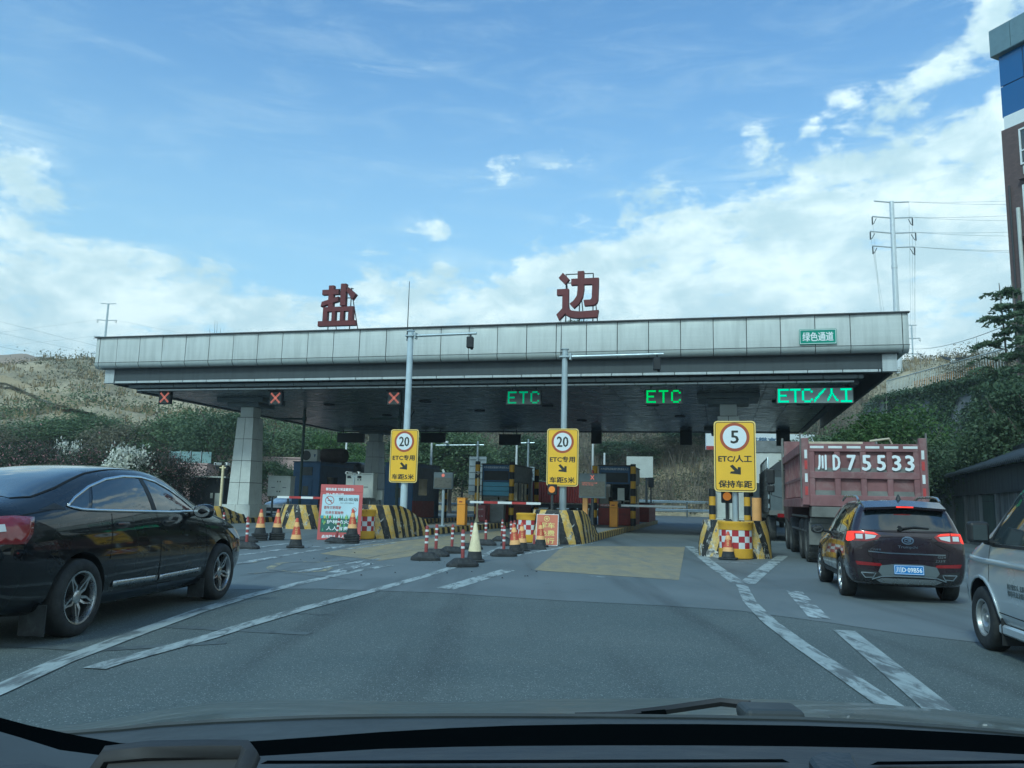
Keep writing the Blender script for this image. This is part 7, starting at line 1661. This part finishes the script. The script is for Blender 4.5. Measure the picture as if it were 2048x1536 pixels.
for s in(-1,1): b=MB(); b.cyl((s*.85,.5,.45),(s*1.1,.5,.45),.45,n=18); b.build('tyre',K.tyre,t)

# ------------------------------------------------------------------ power lines
def pylon(px,py_top,py_base,d,lab,arms,r0,r1,m,skew=0):
    p=PD(px,py_top,d); zb=0.; t=thing('power_pylon',lab,'pylon',(p.x,p.y,zb),R(skew)); h=p.z
    b=MB(); b.cyl((0,0,-1),(0,0,h),r0,r1,14); b.build('pole',m,t,smooth=40)
    for z in (.28,.45,.62,.78): b=MB(); rr=r0+(r1-r0)*z; b.cyl((0,0,h*z),(0,0,h*z+.5),rr*1.14,n=14); b.build('flange',m,t,smooth=40)
    k=0; T_=[]
    for dz,l in arms:
        b=MB(); b.tube([(-l,0,h-dz),(0,0,h-dz-.06*l),(l,0,h-dz)],.10 if d<200 else .16,6); b.build('crossarm',m,t)
        if k:
            for s in(-1,1): b=MB(); b.cyl((s*l,0,h-dz-.1),(s*l,0,h-dz-1.3),.10,n=6); b.tube([(s*l*.8,0,h-dz-.3),(s*l*.95,0,h-dz-1.2)],.06,5); b.build('insulator',K.dark,t)
        T_+=[Vector((p.x-l,p.y,h-dz)),Vector((p.x+l,p.y,h-dz))]; k+=1
    return T_
T1=pylon(1783,403,0,120,'tall steel tube pylon with three insulator arms rising beyond the canopy corner',[(0,2.7),(2.5,3.1),(4.9,3.5),(7.2,3.2)],.62,.33,mat('bright galvanised steel',(.62,.67,.69),.35,.6,.08,2))
T2=pylon(217,607,0,330,'slim pylon standing on the skyline beyond the left hill',[(0,3.2),(7,4.0),(14,4.6),(21,4.8)],.75,.38,K.galv)
T3=pylon(1823,650,0,300,'distant lattice pylon just past the canopy corner',[(0,2),(5,3),(11,3.2),(17,3.0)],.4,.25,K.galv)
def wire(name,lab,pairs,r=.02,sag=.02):
    t=thing(name,lab,'power line',pairs[0][0])
    for a,c in pairs:
        l=(c-a).length; P=[a.lerp(c,k/10)-Vector((0,0,4*sag*l*(k/10)*(1-k/10)))-pairs[0][0] for k in range(11)]; b=MB(); b.tube(P,r,4,caps=False); b.build('wire',K.grey,t)
W=lambda px,py,d: PD(px,py,d)
wire('power_line','power lines running from the steel pylon to the tall building side',[(T1[i],W(2300,y,118)) for i,y in ((1,378),(1,395),(3,405),(3,430),(5,442),(5,462),(7,492),(7,500))])
wire('power_line','slack jumper lines hanging from the steel pylon arms to the ground beyond',[(T1[i],W(x,680,150)) for i,x in ((2,1766),(4,1772),(6,1778),(3,1826),(5,1828),(7,1831),(1,1822))],.016,.004)
wire('power_line','faint power lines crossing the sky beside the slim skyline pylon',[(T2[2],W(-300,700,300)),(T2[4],W(-300,722,300)),(T2[6],W(-300,745,300)),(T2[3],W(500,690,300)),(T2[5],W(480,700,300)),(T2[7],W(460,705,300)),(W(-200,590,200),W(260,708,220)),(W(-200,620,200),W(240,718,220)),(W(-200,655,200),W(160,722,220))],.028,.004)
wire('power_line','single dark cable rising past the ridge trees to the tall building',[(W(1815,697,120),W(2010,652,60))],.03,.01)

# ------------------------------------------------------------------ air
hz=bpy.data.materials.new('haze'); hz.use_nodes=True; N=NT(hz.node_tree); o_=N.n('ShaderNodeOutputMaterial'); v_=N.n('ShaderNodeVolumePrincipled'); v_.inputs['Color'].default_value=(.80,.90,.94,1); v_.inputs['Density'].default_value=.0006; v_.inputs['Anisotropy'].default_value=.1; N.l(v_.outputs[0],o_.inputs['Volume'])
b=MB(); b.box((0,0,57),(1400,1400,120)); tag(b.build('haze',hz),kind='stuff')

# ------------------------------------------------------------------ own car: bonnet, cowl, wiper, dash (all real pieces around the camera)
own=thing('own_car','dashboard top, wiper cowl and bonnet edge of the car one is sitting in','car',(0,1.0,0))
def O(px,py,y): return PD(px,py,y)-Vector((0,1.0,0))
K.bonnet=mat('grey-green bonnet paint',(.075,.096,.088),.4,.1,.15,3,coat=.35); K.dash=mat('dash plastic',(.020,.028,.037),.55,0,.15,6,.15,150); K.frit=mat('black glass frit',(.002,.003,.0035),.95,0,.0,spec=0.); K.cowl=mat('cowl plastic',(.035,.044,.048),.6,0,.2,6); K.trim=mat('grey pillar trim',(.048,.058,.064),.75,0,.1,5); K.brownt=mat('brown-grey hood plastic',(.024,.025,.026),.6,0,.2,6)
def sheet_rows(name,rows,m,smooth=60):
    n=len(rows[0]); vs=[tuple(O(*p)) for r in rows for p in r]; fs=[(i*n+j,i*n+j+1,(i+1)*n+j+1,(i+1)*n+j) for i in range(len(rows)-1) for j in range(n-1)]
    b=MB(); b.add(vs,fs); o=b.build(name,m,own,smooth=smooth); 
    if o.data.polygons[0].normal.z<0: o.data.flip_normals()
    return o
cols=[-60,60,160,240,320,430,540,640,760,900,1024,1200,1400,1600,1750,1900,2000,2120]
sil=[1465,1458,1448,1435,1420,1404,1399,1398,1402,1405,1400,1397,1396,1400,1407,1421,1432,1446]
sheet_rows('bonnet',[[(x,y+70,1.02) for x,y in zip(cols,sil)],[(x,y+32,1.20) for x,y in zip(cols,sil)],[(x,y+9,1.5) for x,y in zip(cols,sil)],[(x,y,1.85) for x,y in zip(cols,sil)],[(x,y+12,2.1) for x,y in zip(cols,sil)],[(x,y+60,2.25) for x,y in zip(cols,sil)]],K.bonnet)
lo=[1478,1470,1464,1458,1450,1443,1438,1434,1432,1431,1431,1432,1434,1438,1444,1455,1463,1475]
sheet_rows('cowl_panel',[[(x,y+45,.86) for x,y in zip(cols,lo)],[(x,y+20,.94) for x,y in zip(cols,lo)],[(x,y+4,1.0) for x,y in zip(cols,lo)],[(x,y+14,1.05) for x,y in zip(cols,lo)]],K.cowl)
b=MB(); b.tube([O(x,y+1,1.0) for x,y in zip(cols,lo)],.0035,6); b.build('cowl_seal',K.cowl,own,smooth=40)
fr=[1419,1451,1472,1486,1489,1487,1480,1473,1464,1456,1451,1448,1448,1451,1456,1464,1470,1479]
fr2=[1460,1496,1520,1532,1530,1522,1516,1510,1503,1499,1497,1496,1496,1498,1501,1506,1511,1518]
sheet_rows('windscreen_frit',[[(x,y+8,.66) for x,y in zip(cols,fr2)],[(x,y,.74) for x,y in zip(cols,fr)]],K.frit)
da=[1448,1492,1516,1526,1523,1516,1510,1504,1497,1493,1491,1490,1490,1492,1495,1500,1505,1512]
sheet_rows('dashboard',[[(x,1640,.40) for x in cols],[(x,max(y+26,1528),.52) for x,y in zip(cols,da)],[(x,y+12,.60) for x,y in zip(cols,da)],[(x,y+1,.655) for x,y in zip(cols,da)]],K.dash)
sheet_rows('pillar_trim',[[(-80,1560,.50),(60,1580,.50),(150,1570,.50),(215,1560,.50)],[(-80,1440,.57),(40,1475,.57),(120,1500,.57),(212,1512,.57)]],K.trim)
b=MB(); b.tube([O(185,1560,.50),O(215,1512,.50),O(300,1503,.50),O(420,1501,.50),O(492,1502,.50),O(500,1515,.49),O(480,1560,.48)],.006,6); b.add([tuple(O(*p)) for p in ((200,1570,.485),(222,1512,.50),(490,1503,.50),(482,1570,.485))],[(0,3,2,1)]); b.build('instrument_hood',K.brownt,own,smooth=60)
for (x0,x1,y0,y1) in ((520,1580,1521,1528),(1740,2060,1523,1530)):
    b=MB(); b.add([tuple(O(*p)) for p in ((x0,y1,.505),(x1,y1-3,.505),(x1-15,y0-3,.515),(x0+15,y0,.515))],[(0,1,2,3)]); b.build('defroster_slot',K.frit,own)
b=MB(); P=[O(*p) for p in ((1615,1512,.48),(1640,1502,.49),(1705,1503,.49),(1722,1540,.47),(1640,1545,.46))]; Q=[p-Vector((0,0,.012)) for p in P]; b.add([tuple(p) for p in P+Q],[(0,4,3,2,1),(0,1,6,5),(1,2,7,6),(2,3,8,7),(3,4,9,8),(4,0,5,9)]); b.build('display_pod',K.dash,own,bevel=.002)
b=MB(); b.tube([O(1150,1434,1.06),O(1230,1432,1.06),O(1330,1420,1.08),O(1440,1404,1.10),O(1500,1410,1.08)],.006,6); b.build('wiper_arm',K.plastic,own,smooth=40)
b=MB(); b.tube([O(1080,1437,1.05),O(1240,1434,1.06),O(1330,1426,1.075)],.005,6); b.build('wiper_blade',K.frit,own,smooth=40)
c=O(1540,1428,1.05); b=MB(); b.box((c.x,c.y,c.z),(.074,.05,.020)); b.build('wiper_cap',K.cowl,own,bevel=.008,seg=3)
